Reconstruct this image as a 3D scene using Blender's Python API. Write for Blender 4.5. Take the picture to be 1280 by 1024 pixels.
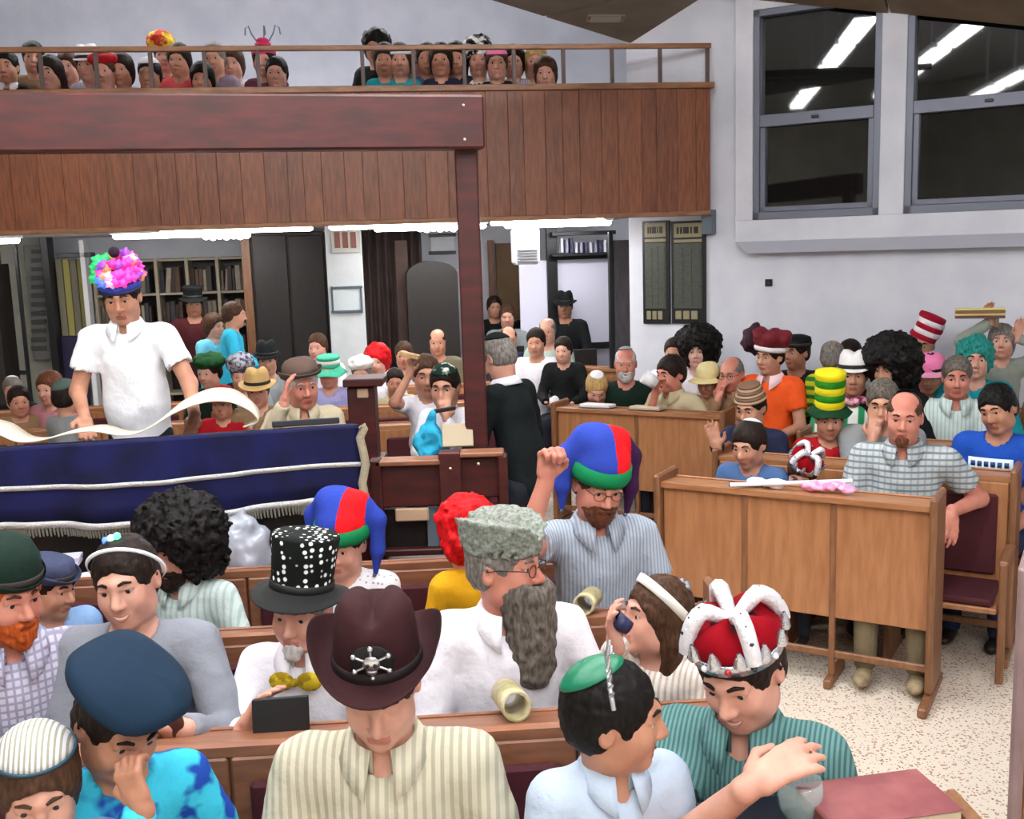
import bpy, bmesh, math, random
import numpy as np
from mathutils import Vector, Matrix

for _o in list(bpy.data.objects):
    bpy.data.objects.remove(_o)
scene = bpy.context.scene
COL = scene.collection
random.seed(7)
RNG = np.random.RandomState(11)

# ------------------------------------------------------------------ camera
FPX = 1300.0
CAM = np.array([0.0, 0.0, 2.3])
ROLL = 0.032
PITCH = math.atan((512 - 310) / FPX)
_F = np.array([0, math.cos(PITCH), -math.sin(PITCH)])
_U0 = np.array([0, math.sin(PITCH), math.cos(PITCH)])
_R0 = np.array([1.0, 0, 0])
_R = _R0 * math.cos(ROLL) - _U0 * math.sin(ROLL)
_U = _U0 * math.cos(ROLL) + _R0 * math.sin(ROLL)
cam_data = bpy.data.cameras.new('camera')
cam_data.sensor_width = 36.0
cam_data.sensor_fit = 'HORIZONTAL'
cam_data.lens = FPX / 1280 * 36.0
cam_data.clip_start = 0.05
cam = bpy.data.objects.new('camera', cam_data)
COL.objects.link(cam)
_m = Matrix(((_R[0], _U[0], -_F[0], CAM[0]), (_R[1], _U[1], -_F[1], CAM[1]), (_R[2], _U[2], -_F[2], CAM[2]), (0, 0, 0, 1)))
cam.matrix_world = _m
scene.camera = cam


def ray(x, y):
    return _F + _R * (x - 640) / FPX + _U * (512 - y) / FPX


def at_depth(x, y, Y):
    d = ray(x, y)
    return CAM + d * (Y / d[1])


def at_height(x, y, z):
    d = ray(x, y)
    return CAM + d * ((z - CAM[2]) / d[2])


def at_plane(x, y, p0, n):
    d = ray(x, y)
    p0 = np.array(p0, float)
    n = np.array(n, float)
    return CAM + d * (np.dot(p0 - CAM, n) / np.dot(d, n))


# ------------------------------------------------------------------ world, exposure
world = bpy.data.worlds.new('world')
scene.world = world
world.use_nodes = True
world.node_tree.nodes['Background'].inputs[0].default_value = (0.60, 0.64, 0.75, 1)
world.node_tree.nodes['Background'].inputs[1].default_value = 0.10
scene.view_settings.view_transform = 'Standard'
scene.view_settings.look = 'None'
scene.view_settings.gamma = 1.0
scene.view_settings.exposure = 0.12
scene.view_settings.use_curve_mapping = False
TUBE_POWER = 30.0      # emission of the hall's fluorescent diffusers
LOW_POWER = 32.0       # emission of the lamps under the balcony

# ------------------------------------------------------------------ materials
def C(r, g, b):
    def l(v):
        v /= 255.0
        return v / 12.92 if v <= 0.04045 else ((v + 0.055) / 1.055) ** 2.4
    return (l(r), l(g), l(b), 1.0)


_MATS = {}


def _new(name):
    m = bpy.data.materials.new(name)
    m.use_nodes = True
    nt = m.node_tree
    return m, nt, nt.nodes['Principled BSDF']


def _bump(nt, b, scale, strength, detail=3, coord='Object', dist=0.01):
    tc = nt.nodes.new('ShaderNodeTexCoord')
    n = nt.nodes.new('ShaderNodeTexNoise')
    n.inputs['Scale'].default_value = scale
    n.inputs['Detail'].default_value = detail
    nt.links.new(tc.outputs[coord], n.inputs['Vector'])
    bp = nt.nodes.new('ShaderNodeBump')
    bp.inputs['Strength'].default_value = strength
    bp.inputs['Distance'].default_value = dist
    nt.links.new(n.outputs['Fac'], bp.inputs['Height'])
    nt.links.new(bp.outputs['Normal'], b.inputs['Normal'])
    return tc


def plain(name, col, rough=0.55, metal=0.0, emit=0.0, alpha=1.0, bump=None, trans=0.0, spec=0.5, sheen=0.0, coat=0.0):
    if name in _MATS:
        return _MATS[name]
    m, nt, b = _new(name)
    b.inputs['Base Color'].default_value = col
    b.inputs['Roughness'].default_value = rough
    b.inputs['Metallic'].default_value = metal
    b.inputs['Specular IOR Level'].default_value = spec
    b.inputs['Alpha'].default_value = alpha
    b.inputs['Transmission Weight'].default_value = trans
    b.inputs['Sheen Weight'].default_value = sheen
    b.inputs['Coat Weight'].default_value = coat
    if emit > 0:
        b.inputs['Emission Color'].default_value = col
        b.inputs['Emission Strength'].default_value = emit
    if bump:
        _bump(nt, b, bump[0], bump[1])
    _MATS[name] = m
    return m


def mottled(name, c1, c2, scale, rough=0.6, stretch=(1, 1, 1), detail=4, rand=0.0, spec=0.5, bump=0.15, lo=0.35, hi=0.65):
    """noise between two colours; 'rand' shifts the mix from object to object"""
    if name in _MATS:
        return _MATS[name]
    m, nt, b = _new(name)
    tc = nt.nodes.new('ShaderNodeTexCoord')
    mp = nt.nodes.new('ShaderNodeMapping')
    mp.inputs['Scale'].default_value = stretch
    nt.links.new(tc.outputs['Object'], mp.inputs['Vector'])
    vec = mp.outputs['Vector']
    oi = nt.nodes.new('ShaderNodeObjectInfo')
    if rand:
        ad = nt.nodes.new('ShaderNodeVectorMath')
        ad.operation = 'ADD'
        cm = nt.nodes.new('ShaderNodeCombineXYZ')
        ml = nt.nodes.new('ShaderNodeMath')
        ml.operation = 'MULTIPLY'
        ml.inputs[1].default_value = 37.0
        nt.links.new(oi.outputs['Random'], ml.inputs[0])
        for i in range(3):
            nt.links.new(ml.outputs[0], cm.inputs[i])
        nt.links.new(vec, ad.inputs[0])
        nt.links.new(cm.outputs[0], ad.inputs[1])
        vec = ad.outputs[0]
    n = nt.nodes.new('ShaderNodeTexNoise')
    n.inputs['Scale'].default_value = scale
    n.inputs['Detail'].default_value = detail
    nt.links.new(vec, n.inputs['Vector'])
    fac = n.outputs['Fac']
    mr = nt.nodes.new('ShaderNodeMapRange')
    mr.inputs['From Min'].default_value = lo
    mr.inputs['From Max'].default_value = hi
    nt.links.new(fac, mr.inputs['Value'])
    fac = mr.outputs[0]
    if rand:
        a = nt.nodes.new('ShaderNodeMath')
        a.operation = 'MULTIPLY_ADD'
        a.inputs[1].default_value = rand
        nt.links.new(oi.outputs['Random'], a.inputs[0])
        s2 = nt.nodes.new('ShaderNodeMath')
        s2.operation = 'MULTIPLY'
        s2.inputs[1].default_value = 1 - rand
        nt.links.new(fac, s2.inputs[0])
        nt.links.new(s2.outputs[0], a.inputs[2])
        fac = a.outputs[0]
    mx = nt.nodes.new('ShaderNodeMix')
    mx.data_type = 'RGBA'
    mx.inputs['A'].default_value = c1
    mx.inputs['B'].default_value = c2
    nt.links.new(fac, mx.inputs['Factor'])
    nt.links.new(mx.outputs['Result'], b.inputs['Base Color'])
    b.inputs['Roughness'].default_value = rough
    b.inputs['Specular IOR Level'].default_value = spec
    if bump:
        bp = nt.nodes.new('ShaderNodeBump')
        bp.inputs['Strength'].default_value = bump
        bp.inputs['Distance'].default_value = 0.004
        nt.links.new(n.outputs['Fac'], bp.inputs['Height'])
        nt.links.new(bp.outputs['Normal'], b.inputs['Normal'])
    _MATS[name] = m
    return m


def cloth(name, col, kind=None, c2=None, scale=30.0, width=0.5, c3=None, rough=0.85, wrinkle=0.35):
    """woven cloth: plain, vertical stripes, horizontal stripes, plaid, dots or blotches; object space"""
    if name in _MATS:
        return _MATS[name]
    m, nt, b = _new(name)
    b.inputs['Roughness'].default_value = rough
    b.inputs['Specular IOR Level'].default_value = 0.2
    tc = _bump(nt, b, 11.0, min(wrinkle * 1.5, 1), 4, dist=0.03)

    def band(axis, sc, w):
        wv = nt.nodes.new('ShaderNodeTexWave')
        wv.bands_direction = axis
        wv.inputs['Scale'].default_value = sc / 6.2832 * 2
        wv.inputs['Distortion'].default_value = 1.0
        wv.inputs['Detail Scale'].default_value = 0.4
        nt.links.new(tc.outputs['Object'], wv.inputs['Vector'])
        r = nt.nodes.new('ShaderNodeMapRange')
        r.inputs['From Min'].default_value = 1 - w - 0.12
        r.inputs['From Max'].default_value = 1 - w + 0.12
        nt.links.new(wv.outputs['Fac'], r.inputs['Value'])
        return r.outputs[0]

    def mix(fac, a, bb):
        mx = nt.nodes.new('ShaderNodeMix')
        mx.data_type = 'RGBA'
        nt.links.new(fac, mx.inputs['Factor'])
        for s, v in (('A', a), ('B', bb)):
            if isinstance(v, tuple):
                mx.inputs[s].default_value = v
            else:
                nt.links.new(v, mx.inputs[s])
        return mx.outputs['Result']
    out = None
    if kind == 'v':
        out = mix(band('X', scale, width), col, c2)
    elif kind == 'h':
        out = mix(band('Z', scale, width), col, c2)
    elif kind == 'plaid':
        o1 = mix(band('X', scale, width), col, c2)
        out = mix(band('Z', scale, width), o1, c3 or c2)
    elif kind in ('dots', 'blotch'):
        v = nt.nodes.new('ShaderNodeTexVoronoi' if kind == 'dots' else 'ShaderNodeTexNoise')
        v.inputs['Scale'].default_value = scale
        nt.links.new(tc.outputs['Object'], v.inputs['Vector'])
        r = nt.nodes.new('ShaderNodeMapRange')
        if kind == 'dots':
            v.inputs['Randomness'].default_value = 0.45
            r.inputs['From Min'].default_value = width + 0.04
            r.inputs['From Max'].default_value = width - 0.04
            nt.links.new(v.outputs['Distance'], r.inputs['Value'])
        else:
            r.inputs['From Min'].default_value = width - 0.06
            r.inputs['From Max'].default_value = width + 0.06
            nt.links.new(v.outputs['Fac'], r.inputs['Value'])
        out = mix(r.outputs[0], col, c2)
    if out is not None:
        nt.links.new(out, b.inputs['Base Color'])
    else:
        b.inputs['Base Color'].default_value = col
    _MATS[name] = m
    return m


# ------------------------------------------------------------------ objects
def tag(o, label=None, cat=None, group=None, kind=None):
    if label:
        o['label'] = label
    if cat:
        o['category'] = cat
    if group:
        o['group'] = group
    if kind:
        o['kind'] = kind
    return o


def empty(name, loc=(0, 0, 0), rz=0.0, label=None, cat=None, group=None):
    o = bpy.data.objects.new(name, None)
    o.empty_display_size = 0.1
    o.location = loc
    o.rotation_euler = (0, 0, rz)
    COL.objects.link(o)
    return tag(o, label, cat, group)


def link(name, me, mats, parent=None, loc=None, rot=None):
    o = bpy.data.objects.new(name, me)
    if mats is not None:
        if not isinstance(mats, (list, tuple)):
            mats = [mats]
        if len(me.materials) == 0:
            for mm in mats:
                me.materials.append(mm)
    COL.objects.link(o)
    if parent is not None:
        o.parent = parent
    if loc is not None:
        o.location = loc
    if rot is not None:
        o.rotation_euler = rot
    return o


def npmesh(name, V, Fq, smooth=True, matidx=None):
    """mesh from numpy vertices and quads/triangles (one face size)"""
    me = bpy.data.meshes.new(name)
    V = np.asarray(V, np.float32)
    Fq = np.asarray(Fq, np.int32)
    n, k = Fq.shape
    me.vertices.add(len(V))
    me.vertices.foreach_set('co', V.ravel())
    me.loops.add(n * k)
    me.loops.foreach_set('vertex_index', Fq.ravel())
    me.polygons.add(n)
    me.polygons.foreach_set('loop_start', np.arange(0, n * k, k, dtype=np.int32))
    me.polygons.foreach_set('use_smooth', np.full(n, smooth, bool))
    if matidx is not None:
        me.polygons.foreach_set('material_index', np.asarray(matidx, np.int32))
    me.update(calc_edges=True)
    return me


def pymesh(name, V, Fs, smooth=False):
    me = bpy.data.meshes.new(name)
    me.from_pydata([tuple(map(float, v)) for v in V], [], [tuple(int(i) for i in f) for f in Fs])
    if smooth:
        me.polygons.foreach_set('use_smooth', np.full(len(me.polygons), True, bool))
    me.update()
    return me


def boxmesh(name, boxes, bev=0.004):
    """boxes: list of (x0,x1,y0,y1,z0,z1); bevelled edges"""
    bm = bmesh.new()
    for (x0, x1, y0, y1, z0, z1) in boxes:
        r = bmesh.ops.create_cube(bm, size=1.0)
        for v in r['verts']:
            v.co = ((x0 + x1) / 2 + v.co.x * (x1 - x0), (y0 + y1) / 2 + v.co.y * (y1 - y0), (z0 + z1) / 2 + v.co.z * (z1 - z0))
        if bev:
            bmesh.ops.bevel(bm, geom=[e for e in bm.edges if all(v in r['verts'] for v in e.verts)], offset=min(bev, abs(x1 - x0) * .45, abs(y1 - y0) * .45, abs(z1 - z0) * .45), segments=1, affect='EDGES')
    me = bpy.data.meshes.new(name)
    bm.to_mesh(me)
    bm.free()
    return me


def box(name, b, m, parent=None, bev=0.004, loc=None, rot=None):
    return link(name, boxmesh(name, [b] if not isinstance(b[0], (tuple, list)) else b, bev), m, parent, loc, rot)


def prism(name, pts, z0, z1, m, parent=None):
    """vertical prism over a 2-D polygon"""
    n = len(pts)
    V = [(p[0], p[1], z0) for p in pts] + [(p[0], p[1], z1) for p in pts]
    Fs = [tuple(range(n - 1, -1, -1)), tuple(range(n, 2 * n))] + [(i, (i + 1) % n, n + (i + 1) % n, n + i) for i in range(n)]
    return link(name, pymesh(name, V, Fs), m, parent)


def lathe_arr(prof, n=28, ex=1.0, ey=1.0, a0=0.0, a1=2 * math.pi):
    prof = np.array(prof, float)
    full = abs(a1 - a0 - 2 * math.pi) < 1e-6
    th = np.linspace(a0, a1, n, endpoint=not full)
    k = len(prof)
    V = np.zeros((k, n, 3))
    V[:, :, 0] = prof[:, :1] * np.cos(th) * ex
    V[:, :, 1] = prof[:, :1] * np.sin(th) * ey
    V[:, :, 2] = prof[:, 1:2]
    idx = np.arange(k * n).reshape(k, n)
    if full:
        nx = np.roll(idx, -1, 1)
    else:
        nx = idx[:, 1:]
        idx = idx[:, :-1]
    Fq = np.stack([idx[:-1], nx[:-1], nx[1:], idx[1:]], -1).reshape(-1, 4)
    return V.reshape(-1, 3), Fq


def tube_arr(pts, rad, n=8, closed=False):
    pts = np.array(pts, float)
    m = len(pts)
    rad = np.broadcast_to(np.asarray(rad, float), (m,))
    if closed:
        T = np.roll(pts, -1, 0) - np.roll(pts, 1, 0)
    else:
        T = np.gradient(pts, axis=0)
    T /= np.linalg.norm(T, axis=1)[:, None] + 1e-9
    up = np.array([0, 0, 1.0])
    if abs(T[0] @ up) > .9:
        up = np.array([1.0, 0, 0])
    V = []
    for i in range(m):
        a = np.cross(T[i], up)
        if np.linalg.norm(a) < 1e-4:
            a = np.cross(T[i], [0, 1, 0])
        a /= np.linalg.norm(a)
        b = np.cross(a, T[i])
        up = b
        th = np.arange(n) * 2 * math.pi / n
        V.append(pts[i] + rad[i] * (np.cos(th)[:, None] * a + np.sin(th)[:, None] * b))
    V = np.concatenate(V)
    idx = np.arange(m * n).reshape(m, n)
    nx = np.roll(idx, -1, 1)
    if closed:
        Fq = np.stack([idx, nx, np.roll(nx, -1, 0), np.roll(idx, -1, 0)], -1).reshape(-1, 4)
    else:
        Fq = np.stack([idx[:-1], nx[:-1], nx[1:], idx[1:]], -1).reshape(-1, 4)
    return V, Fq


def ball_arr(c, r, n=10, k=7):
    prof = [(max(math.sin(t), 1e-3), -math.cos(t)) for t in np.linspace(0, math.pi, k)]
    V, Fq = lathe_arr(prof, n)
    return V * np.asarray(r) + np.asarray(c), Fq


def joinarr(parts):
    Vs, Fs, o = [], [], 0
    for V, Fq in parts:
        Vs.append(V)
        Fs.append(np.asarray(Fq) + o)
        o += len(V)
    return np.concatenate(Vs), np.concatenate(Fs)


def arr(name, VF, m, parent=None, smooth=True, xf=None, loc=None, rot=None):
    V, Fq = VF
    if xf is not None:
        V = xf(V)
    return link(name, npmesh(name, V, Fq, smooth), m, parent, loc, rot)


# ------------------------------------------------------------------ distance-field modelling (one continuous skin per body)
_LAT = np.random.RandomState(5).rand(32, 32, 32).astype(np.float32)


def vnoise(X, Y, Z, f, off=0.0):
    def fr(a):
        a = a * f + off
        i = np.floor(a)
        t = a - i
        return i.astype(np.int32) & 31, (i.astype(np.int32) + 1) & 31, t * t * (3 - 2 * t)
    x0, x1, tx = fr(X)
    y0, y1, ty = fr(Y)
    z0, z1, tz = fr(Z)
    L = _LAT
    c00 = L[x0, y0, z0] * (1 - tx) + L[x1, y0, z0] * tx
    c10 = L[x0, y1, z0] * (1 - tx) + L[x1, y1, z0] * tx
    c01 = L[x0, y0, z1] * (1 - tx) + L[x1, y0, z1] * tx
    c11 = L[x0, y1, z1] * (1 - tx) + L[x1, y1, z1] * tx
    return ((c00 * (1 - ty) + c10 * ty) * (1 - tz) + (c01 * (1 - ty) + c11 * ty) * tz) * 2 - 1


def axis(lo, hi, base, bands=()):
    out = [lo]
    x = lo
    while x < hi:
        st = base
        for (a, b, r) in bands:
            if a - st * .5 <= x < b:
                st = min(st, r)
        for (a, b, r) in bands:
            if x < a < x + st:
                st = max(a - x, r)
        x += st
        out.append(x)
    return np.array(out, np.float32)


class Field:
    def __init__(s, xs, ys, zs):
        s.ax = (xs, ys, zs)
        s.D = np.full((len(xs), len(ys), len(zs)), 0.5, np.float32)

    def _win(s, lo, hi, m):
        sl = []
        for i in range(3):
            a = max(int(np.searchsorted(s.ax[i], lo[i] - m)) - 1, 0)
            b = min(int(np.searchsorted(s.ax[i], hi[i] + m)) + 1, len(s.ax[i]))
            if b <= a:
                return None
            sl.append(slice(a, b))
        X = s.ax[0][sl[0]][:, None, None]
        Y = s.ax[1][sl[1]][None, :, None]
        Z = s.ax[2][sl[2]][None, None, :]
        return tuple(sl), X, Y, Z

    def _mix(s, sl, d, k, op):
        A = s.D[sl]
        if op == 'u':
            h = np.maximum(k - np.abs(A - d), 0) / k
            s.D[sl] = np.minimum(A, d) - h * h * k * .25
        else:
            d = -d
            h = np.maximum(k - np.abs(A - d), 0) / k
            s.D[sl] = np.maximum(A, d) + h * h * k * .25

    def cap(s, a, b, ra, rb, k=.02, op='u', ysc=1.0, noise=None):
        a = np.asarray(a, float)
        b = np.asarray(b, float)
        R = max(ra, rb)
        w = s._win(np.minimum(a, b) - R, np.maximum(a, b) + R, k + .05)
        if w is None:
            return
        sl, X, Y, Z = w
        px, py, pz = X - a[0], (Y - a[1]) / ysc, Z - a[2]
        bx, by, bz = b[0] - a[0], (b[1] - a[1]) / ysc, b[2] - a[2]
        bb = bx * bx + by * by + bz * bz + 1e-9
        t = np.clip((px * bx + py * by + pz * bz) / bb, 0, 1)
        d = np.sqrt((px - t * bx) ** 2 + (py - t * by) ** 2 + (pz - t * bz) ** 2) - (ra + (rb - ra) * t)
        if ysc != 1.0:
            d = d * (.5 + .5 * ysc)
        if noise:
            d = d + noise[1] * vnoise(X + 0 * d, Y + 0 * d, Z + 0 * d, noise[0])
        s._mix(sl, d.astype(np.float32), k, op)

    def ell(s, c, r, k=.02, op='u', R=None, noise=None):
        c = np.asarray(c, float)
        r = np.asarray(r, float)
        m = r if R is None else np.sqrt(((R * r) ** 2).sum(1))
        w = s._win(c - m, c + m, k + .05)
        if w is None:
            return
        sl, X, Y, Z = w
        x, y, z = X - c[0], Y - c[1], Z - c[2]
        if R is not None:
            x, y, z = (R[0, 0] * x + R[1, 0] * y + R[2, 0] * z, R[0, 1] * x + R[1, 1] * y + R[2, 1] * z, R[0, 2] * x + R[1, 2] * y + R[2, 2] * z)
        k0 = np.sqrt((x / r[0]) ** 2 + (y / r[1]) ** 2 + (z / r[2]) ** 2)
        k1 = np.sqrt((x / r[0] ** 2) ** 2 + (y / r[1] ** 2) ** 2 + (z / r[2] ** 2) ** 2) + 1e-6
        d = k0 * (k0 - 1) / k1
        if noise:
            d = d + noise[1] * vnoise(X + 0 * d, Y + 0 * d, Z + 0 * d, noise[0])
            if len(noise) > 2:
                d = d + noise[3] * vnoise(X + 0 * d, Y + 0 * d, Z + 0 * d, noise[2], 5.3)
        s._mix(sl, d.astype(np.float32), k, op)

    def cut(s, p, n):
        """keep the side the normal n points away from"""
        X, Y, Z = s.ax[0][:, None, None], s.ax[1][None, :, None], s.ax[2][None, None, :]
        d = (X - p[0]) * n[0] + (Y - p[1]) * n[1] + (Z - p[2]) * n[2]
        s.D = np.maximum(s.D, d.astype(np.float32))

    def mesh(s):
        D = s.D
        S = D < 0
        cnt = np.zeros(tuple(np.array(D.shape) - 1), np.uint8)
        for a in (0, 1):
            for b in (0, 1):
                for c in (0, 1):
                    cnt += S[a:a + cnt.shape[0], b:b + cnt.shape[1], c:c + cnt.shape[2]]
        I = np.argwhere((cnt > 0) & (cnt < 8))
        if len(I) == 0:
            return np.zeros((0, 3)), np.zeros((0, 4), int)
        mp = np.full(cnt.shape, -1, np.int32)
        mp[I[:, 0], I[:, 1], I[:, 2]] = np.arange(len(I))
        acc = np.zeros((len(I), 3))
        num = np.zeros(len(I))
        for ax in range(3):
            o = [x for x in range(3) if x != ax]
            for u in (0, 1):
                for v in (0, 1):
                    ca = np.zeros(3, int)
                    ca[o[0]] = u
                    ca[o[1]] = v
                    cb = ca.copy()
                    cb[ax] = 1
                    da = D[I[:, 0] + ca[0], I[:, 1] + ca[1], I[:, 2] + ca[2]]
                    db = D[I[:, 0] + cb[0], I[:, 1] + cb[1], I[:, 2] + cb[2]]
                    m = (da < 0) != (db < 0)
                    t = np.where(m, da / np.where(m, da - db, 1), 0)
                    p = np.tile(ca.astype(float), (len(I), 1))
                    p[:, ax] = t
                    acc += p * m[:, None]
                    num += m
        p = acc / num[:, None]
        V = np.zeros((len(I), 3))
        for i in range(3):
            g = s.ax[i]
            V[:, i] = g[I[:, i]] + p[:, i] * (g[I[:, i] + 1] - g[I[:, i]])
        Q = []
        for ax in range(3):
            o1, o2 = (ax + 1) % 3, (ax + 2) % 3
            n = D.shape
            sl0 = [slice(None)] * 3
            sl1 = [slice(None)] * 3
            sl0[ax] = slice(0, n[ax] - 1)
            sl1[ax] = slice(1, n[ax])
            for q in (o1, o2):
                sl0[q] = slice(1, n[q] - 1)
                sl1[q] = slice(1, n[q] - 1)
            A = S[tuple(sl0)]
            B = S[tuple(sl1)]
            for flag in (True, False):
                E = np.argwhere((A != B) & (A == flag))
                if len(E) == 0:
                    continue
                e = E.copy()
                e[:, o1] += 1
                e[:, o2] += 1
                quad = []
                for (u, v) in ((-1, -1), (0, -1), (0, 0), (-1, 0)):
                    f = e.copy()
                    f[:, o1] += u
                    f[:, o2] += v
                    quad.append(mp[f[:, 0], f[:, 1], f[:, 2]])
                quad = np.stack(quad, 1)
                Q.append(quad if flag else quad[:, ::-1])
        Q = np.concatenate(Q)
        return V, Q[(Q >= 0).all(1)]
# ================================================================== THE SETTING
M_WALL = mottled('wall_paint', C(220, 222, 232), C(206, 209, 220), 2.5, 0.8, bump=0.05)
M_WALLB = mottled('wall_cream', C(196, 192, 180), C(176, 172, 160), 2.0, 0.8, bump=0.05)
M_CEIL = plain('ceiling_paint', C(205, 205, 210), 0.9)
M_SOFFIT = mottled('soffit_board', C(120, 116, 106), C(104, 99, 90), 3, 0.8)
M_BROWNCEIL = mottled('brown_board', C(112, 96, 78), C(95, 80, 62), 3, 0.7)
M_PLANK = mottled('balcony_plank', C(94, 48, 26), C(142, 82, 48), 9, 0.42, (6, 6, .7), 5, rand=0.35)
M_OAK = mottled('oak', C(178, 124, 84), C(150, 98, 62), 5, 0.38, (6, 6, .8), 5, rand=0.3)
M_OAKTOP = mottled('oak_top', C(176, 124, 86), C(148, 98, 64), 5, 0.35, (.9, 6, 6), 5, rand=0.2)
M_OAKEDGE = mottled('oak_edge', C(140, 96, 64), C(116, 76, 48), 6, 0.45, (6, 6, 1), 4, rand=0.2)
M_WALNUT = mottled('walnut', C(150, 98, 70), C(118, 74, 50), 6, 0.4, (1, 6, 6), 4, rand=0.2)
M_REDWOOD = mottled('red_mahogany', C(76, 19, 15), C(52, 11, 9), 4, 0.5, (1, 5, 5), 4, bump=0.05)
M_RAIL = mottled('rail_wood', C(150, 104, 70), C(120, 78, 50), 6, 0.45, (1, 5, 5))
M_ALU = plain('grey_aluminium', C(112, 116, 130), 0.45, 0.35)
M_GLASS = plain('night_glass', C(14, 18, 18), 0.03, 0.0, spec=0.9)
M_DARKWOOD = mottled('dark_wood', C(30, 22, 18), C(20, 14, 12), 5, 0.5, (5, 5, 1))
M_BLACKFRAME = plain('black_frame', C(18, 20, 24), 0.4)
M_WHITE = plain('white_enamel', C(228, 230, 236), 0.4)
M_TUBE = plain('tube_diffuser', (1.0, 1.0, 1.0, 1), 0.5, emit=TUBE_POWER)
M_LOWTUBE = plain('low_tube', (1.0, 0.99, 0.97, 1), 0.5, emit=LOW_POWER)

# terrazzo floor
m, nt, b = _new('terrazzo')
tc = nt.nodes.new('ShaderNodeTexCoord')
cols = None
prev = C(226, 214, 198)
for sc, col, th in ((55, C(120, 84, 66), .24), (80, C(84, 76, 74), .22), (38, C(176, 140, 112), .26)):
    v = nt.nodes.new('ShaderNodeTexVoronoi')
    v.inputs['Scale'].default_value = sc
    nt.links.new(tc.outputs['Object'], v.inputs['Vector'])
    r = nt.nodes.new('ShaderNodeMapRange')
    r.inputs['From Min'].default_value = th + .06
    r.inputs['From Max'].default_value = th
    nt.links.new(v.outputs['Distance'], r.inputs['Value'])
    g = nt.nodes.new('ShaderNodeSeparateColor')
    nt.links.new(v.outputs['Color'], g.inputs[0])
    q = nt.nodes.new('ShaderNodeMath')
    q.operation = 'GREATER_THAN'
    q.inputs[1].default_value = .45
    nt.links.new(g.outputs[0], q.inputs[0])
    ml = nt.nodes.new('ShaderNodeMath')
    ml.operation = 'MULTIPLY'
    nt.links.new(r.outputs[0], ml.inputs[0])
    nt.links.new(q.outputs[0], ml.inputs[1])
    mx = nt.nodes.new('ShaderNodeMix')
    mx.data_type = 'RGBA'
    if isinstance(prev, tuple):
        mx.inputs['A'].default_value = prev
    else:
        nt.links.new(prev, mx.inputs['A'])
    mx.inputs['B'].default_value = col
    nt.links.new(ml.outputs[0], mx.inputs['Factor'])
    prev = mx.outputs['Result']
nt.links.new(prev, b.inputs['Base Color'])
b.inputs['Roughness'].default_value = 0.35
M_FLOOR = m

tag(box('floor', (-8, 9, -4, 16, -.1, 0), M_FLOOR, bev=0), kind='structure')
tag(box('ceiling', (-8, 9, -4, 16, 5.6, 5.7), M_CEIL, bev=0), kind='structure')

# main axes of the hall
ANG = math.radians(7.7)
UB = np.array([math.cos(ANG), math.sin(ANG), 0])
NB = np.array([-math.sin(ANG), math.cos(ANG), 0])
BP = np.array([-4.1, 8.6, 0])          # a point on the balcony front line
BACK = 5.0


def bal(u, n, z=0.0):
    return BP + UB * u + NB * n + np.array([0, 0, z])


def on_bal(x, y, n):
    """pixel -> (u, z) on the plane parallel to the balcony front, n metres behind it"""
    p = at_plane(x, y, bal(0, n), NB)
    return float((p - BP) @ UB), float(p[2])


def frame_bal(name, **k):
    return empty(name, tuple(BP), ANG, **k)


o = box('wall_back', (-5, 12, BACK, BACK + .15, 0, 5.6), M_WALL, bev=0, loc=tuple(BP), rot=(0, 0, ANG))
tag(o, kind='structure')
tag(box('wall_left', (-7.4, -7.25, -4, 14.5, 0, 5.6), M_WALLB, bev=0), kind='structure')
tag(box('wall_front', (-8, 9, -4.1, -4, 0, 5.6), M_WALLB, bev=0), kind='structure')

# right wall, at an angle
WO = np.array([1.89, 9.49, 0.0])
WA = math.radians(-31)
WE = np.array([math.cos(WA), math.sin(WA), 0])
WN = np.array([math.sin(WA), -math.cos(WA), 0])      # towards the room
o = box('wall_right', (-.86, 5.4, 0, .15, 0, 5.6), M_WALL, bev=0, loc=tuple(WO), rot=(0, 0, WA))
tag(o, kind='structure')
e5 = WO + WE * 5.4
tag(prism('wall_side', [(e5[0], e5[1]), (e5[0] + .15, e5[1] + .1), (e5[0] + .15, -4), (e5[0], -4)], 0, 5.6, M_WALL), kind='structure')


def on_wall(x, y, off=0.0):
    p = at_plane(x, y, WO + WN * off, WN)
    return float((p - WO) @ WE), float(p[2])


def wbox(name, t0, t1, z0, z1, d0, d1, mat_, parent=None, bev=.004):
    """box on the right wall: t along it, d towards the room"""
    if parent is None:
        return box(name, (t0, t1, -d1, -d0, z0, z1), mat_, None, bev, tuple(WO), (0, 0, WA))
    return box(name, (t0, t1, -d1, -d0, z0, z1), mat_, parent, bev)


# window surround (projecting plaster frame) and the two sash windows
t_l, z_s = on_wall(918, 303, .16)
SUR = .14
w1a, zb1 = on_wall(942, 277, .1)
w1b, _ = on_wall(1099, 270, .1)
w2a, zb2 = on_wall(1130, 266, .1)
w2b = w2a + (w1b - w1a) * 1.15
zb = (zb1 + zb2) / 2
_, zm = on_wall(950, 155, .1)
_, zm2 = on_wall(1280, 119, .1)
zm = (zm + zm2) / 2
zt = zb + (zm - zb) * 2.1
sw = empty('trim_1', tuple(WO), WA)
sw['kind'] = 'structure'
wbox('surround_panel', t_l, 4.6, z_s, zb, 0, SUR, M_WALL, sw)
wbox('surround_panel', t_l, w1a, zb, 5.2, 0, SUR, M_WALL, sw)
wbox('surround_panel', w1b, w2a, zb, 5.2, 0, SUR, M_WALL, sw)
wbox('surround_panel', w2b, 4.6, zb, 5.2, 0, SUR, M_WALL, sw)
wbox('surround_panel', w1a, w2b, zt, 5.2, 0, SUR, M_WALL, sw)
V = []
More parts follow.
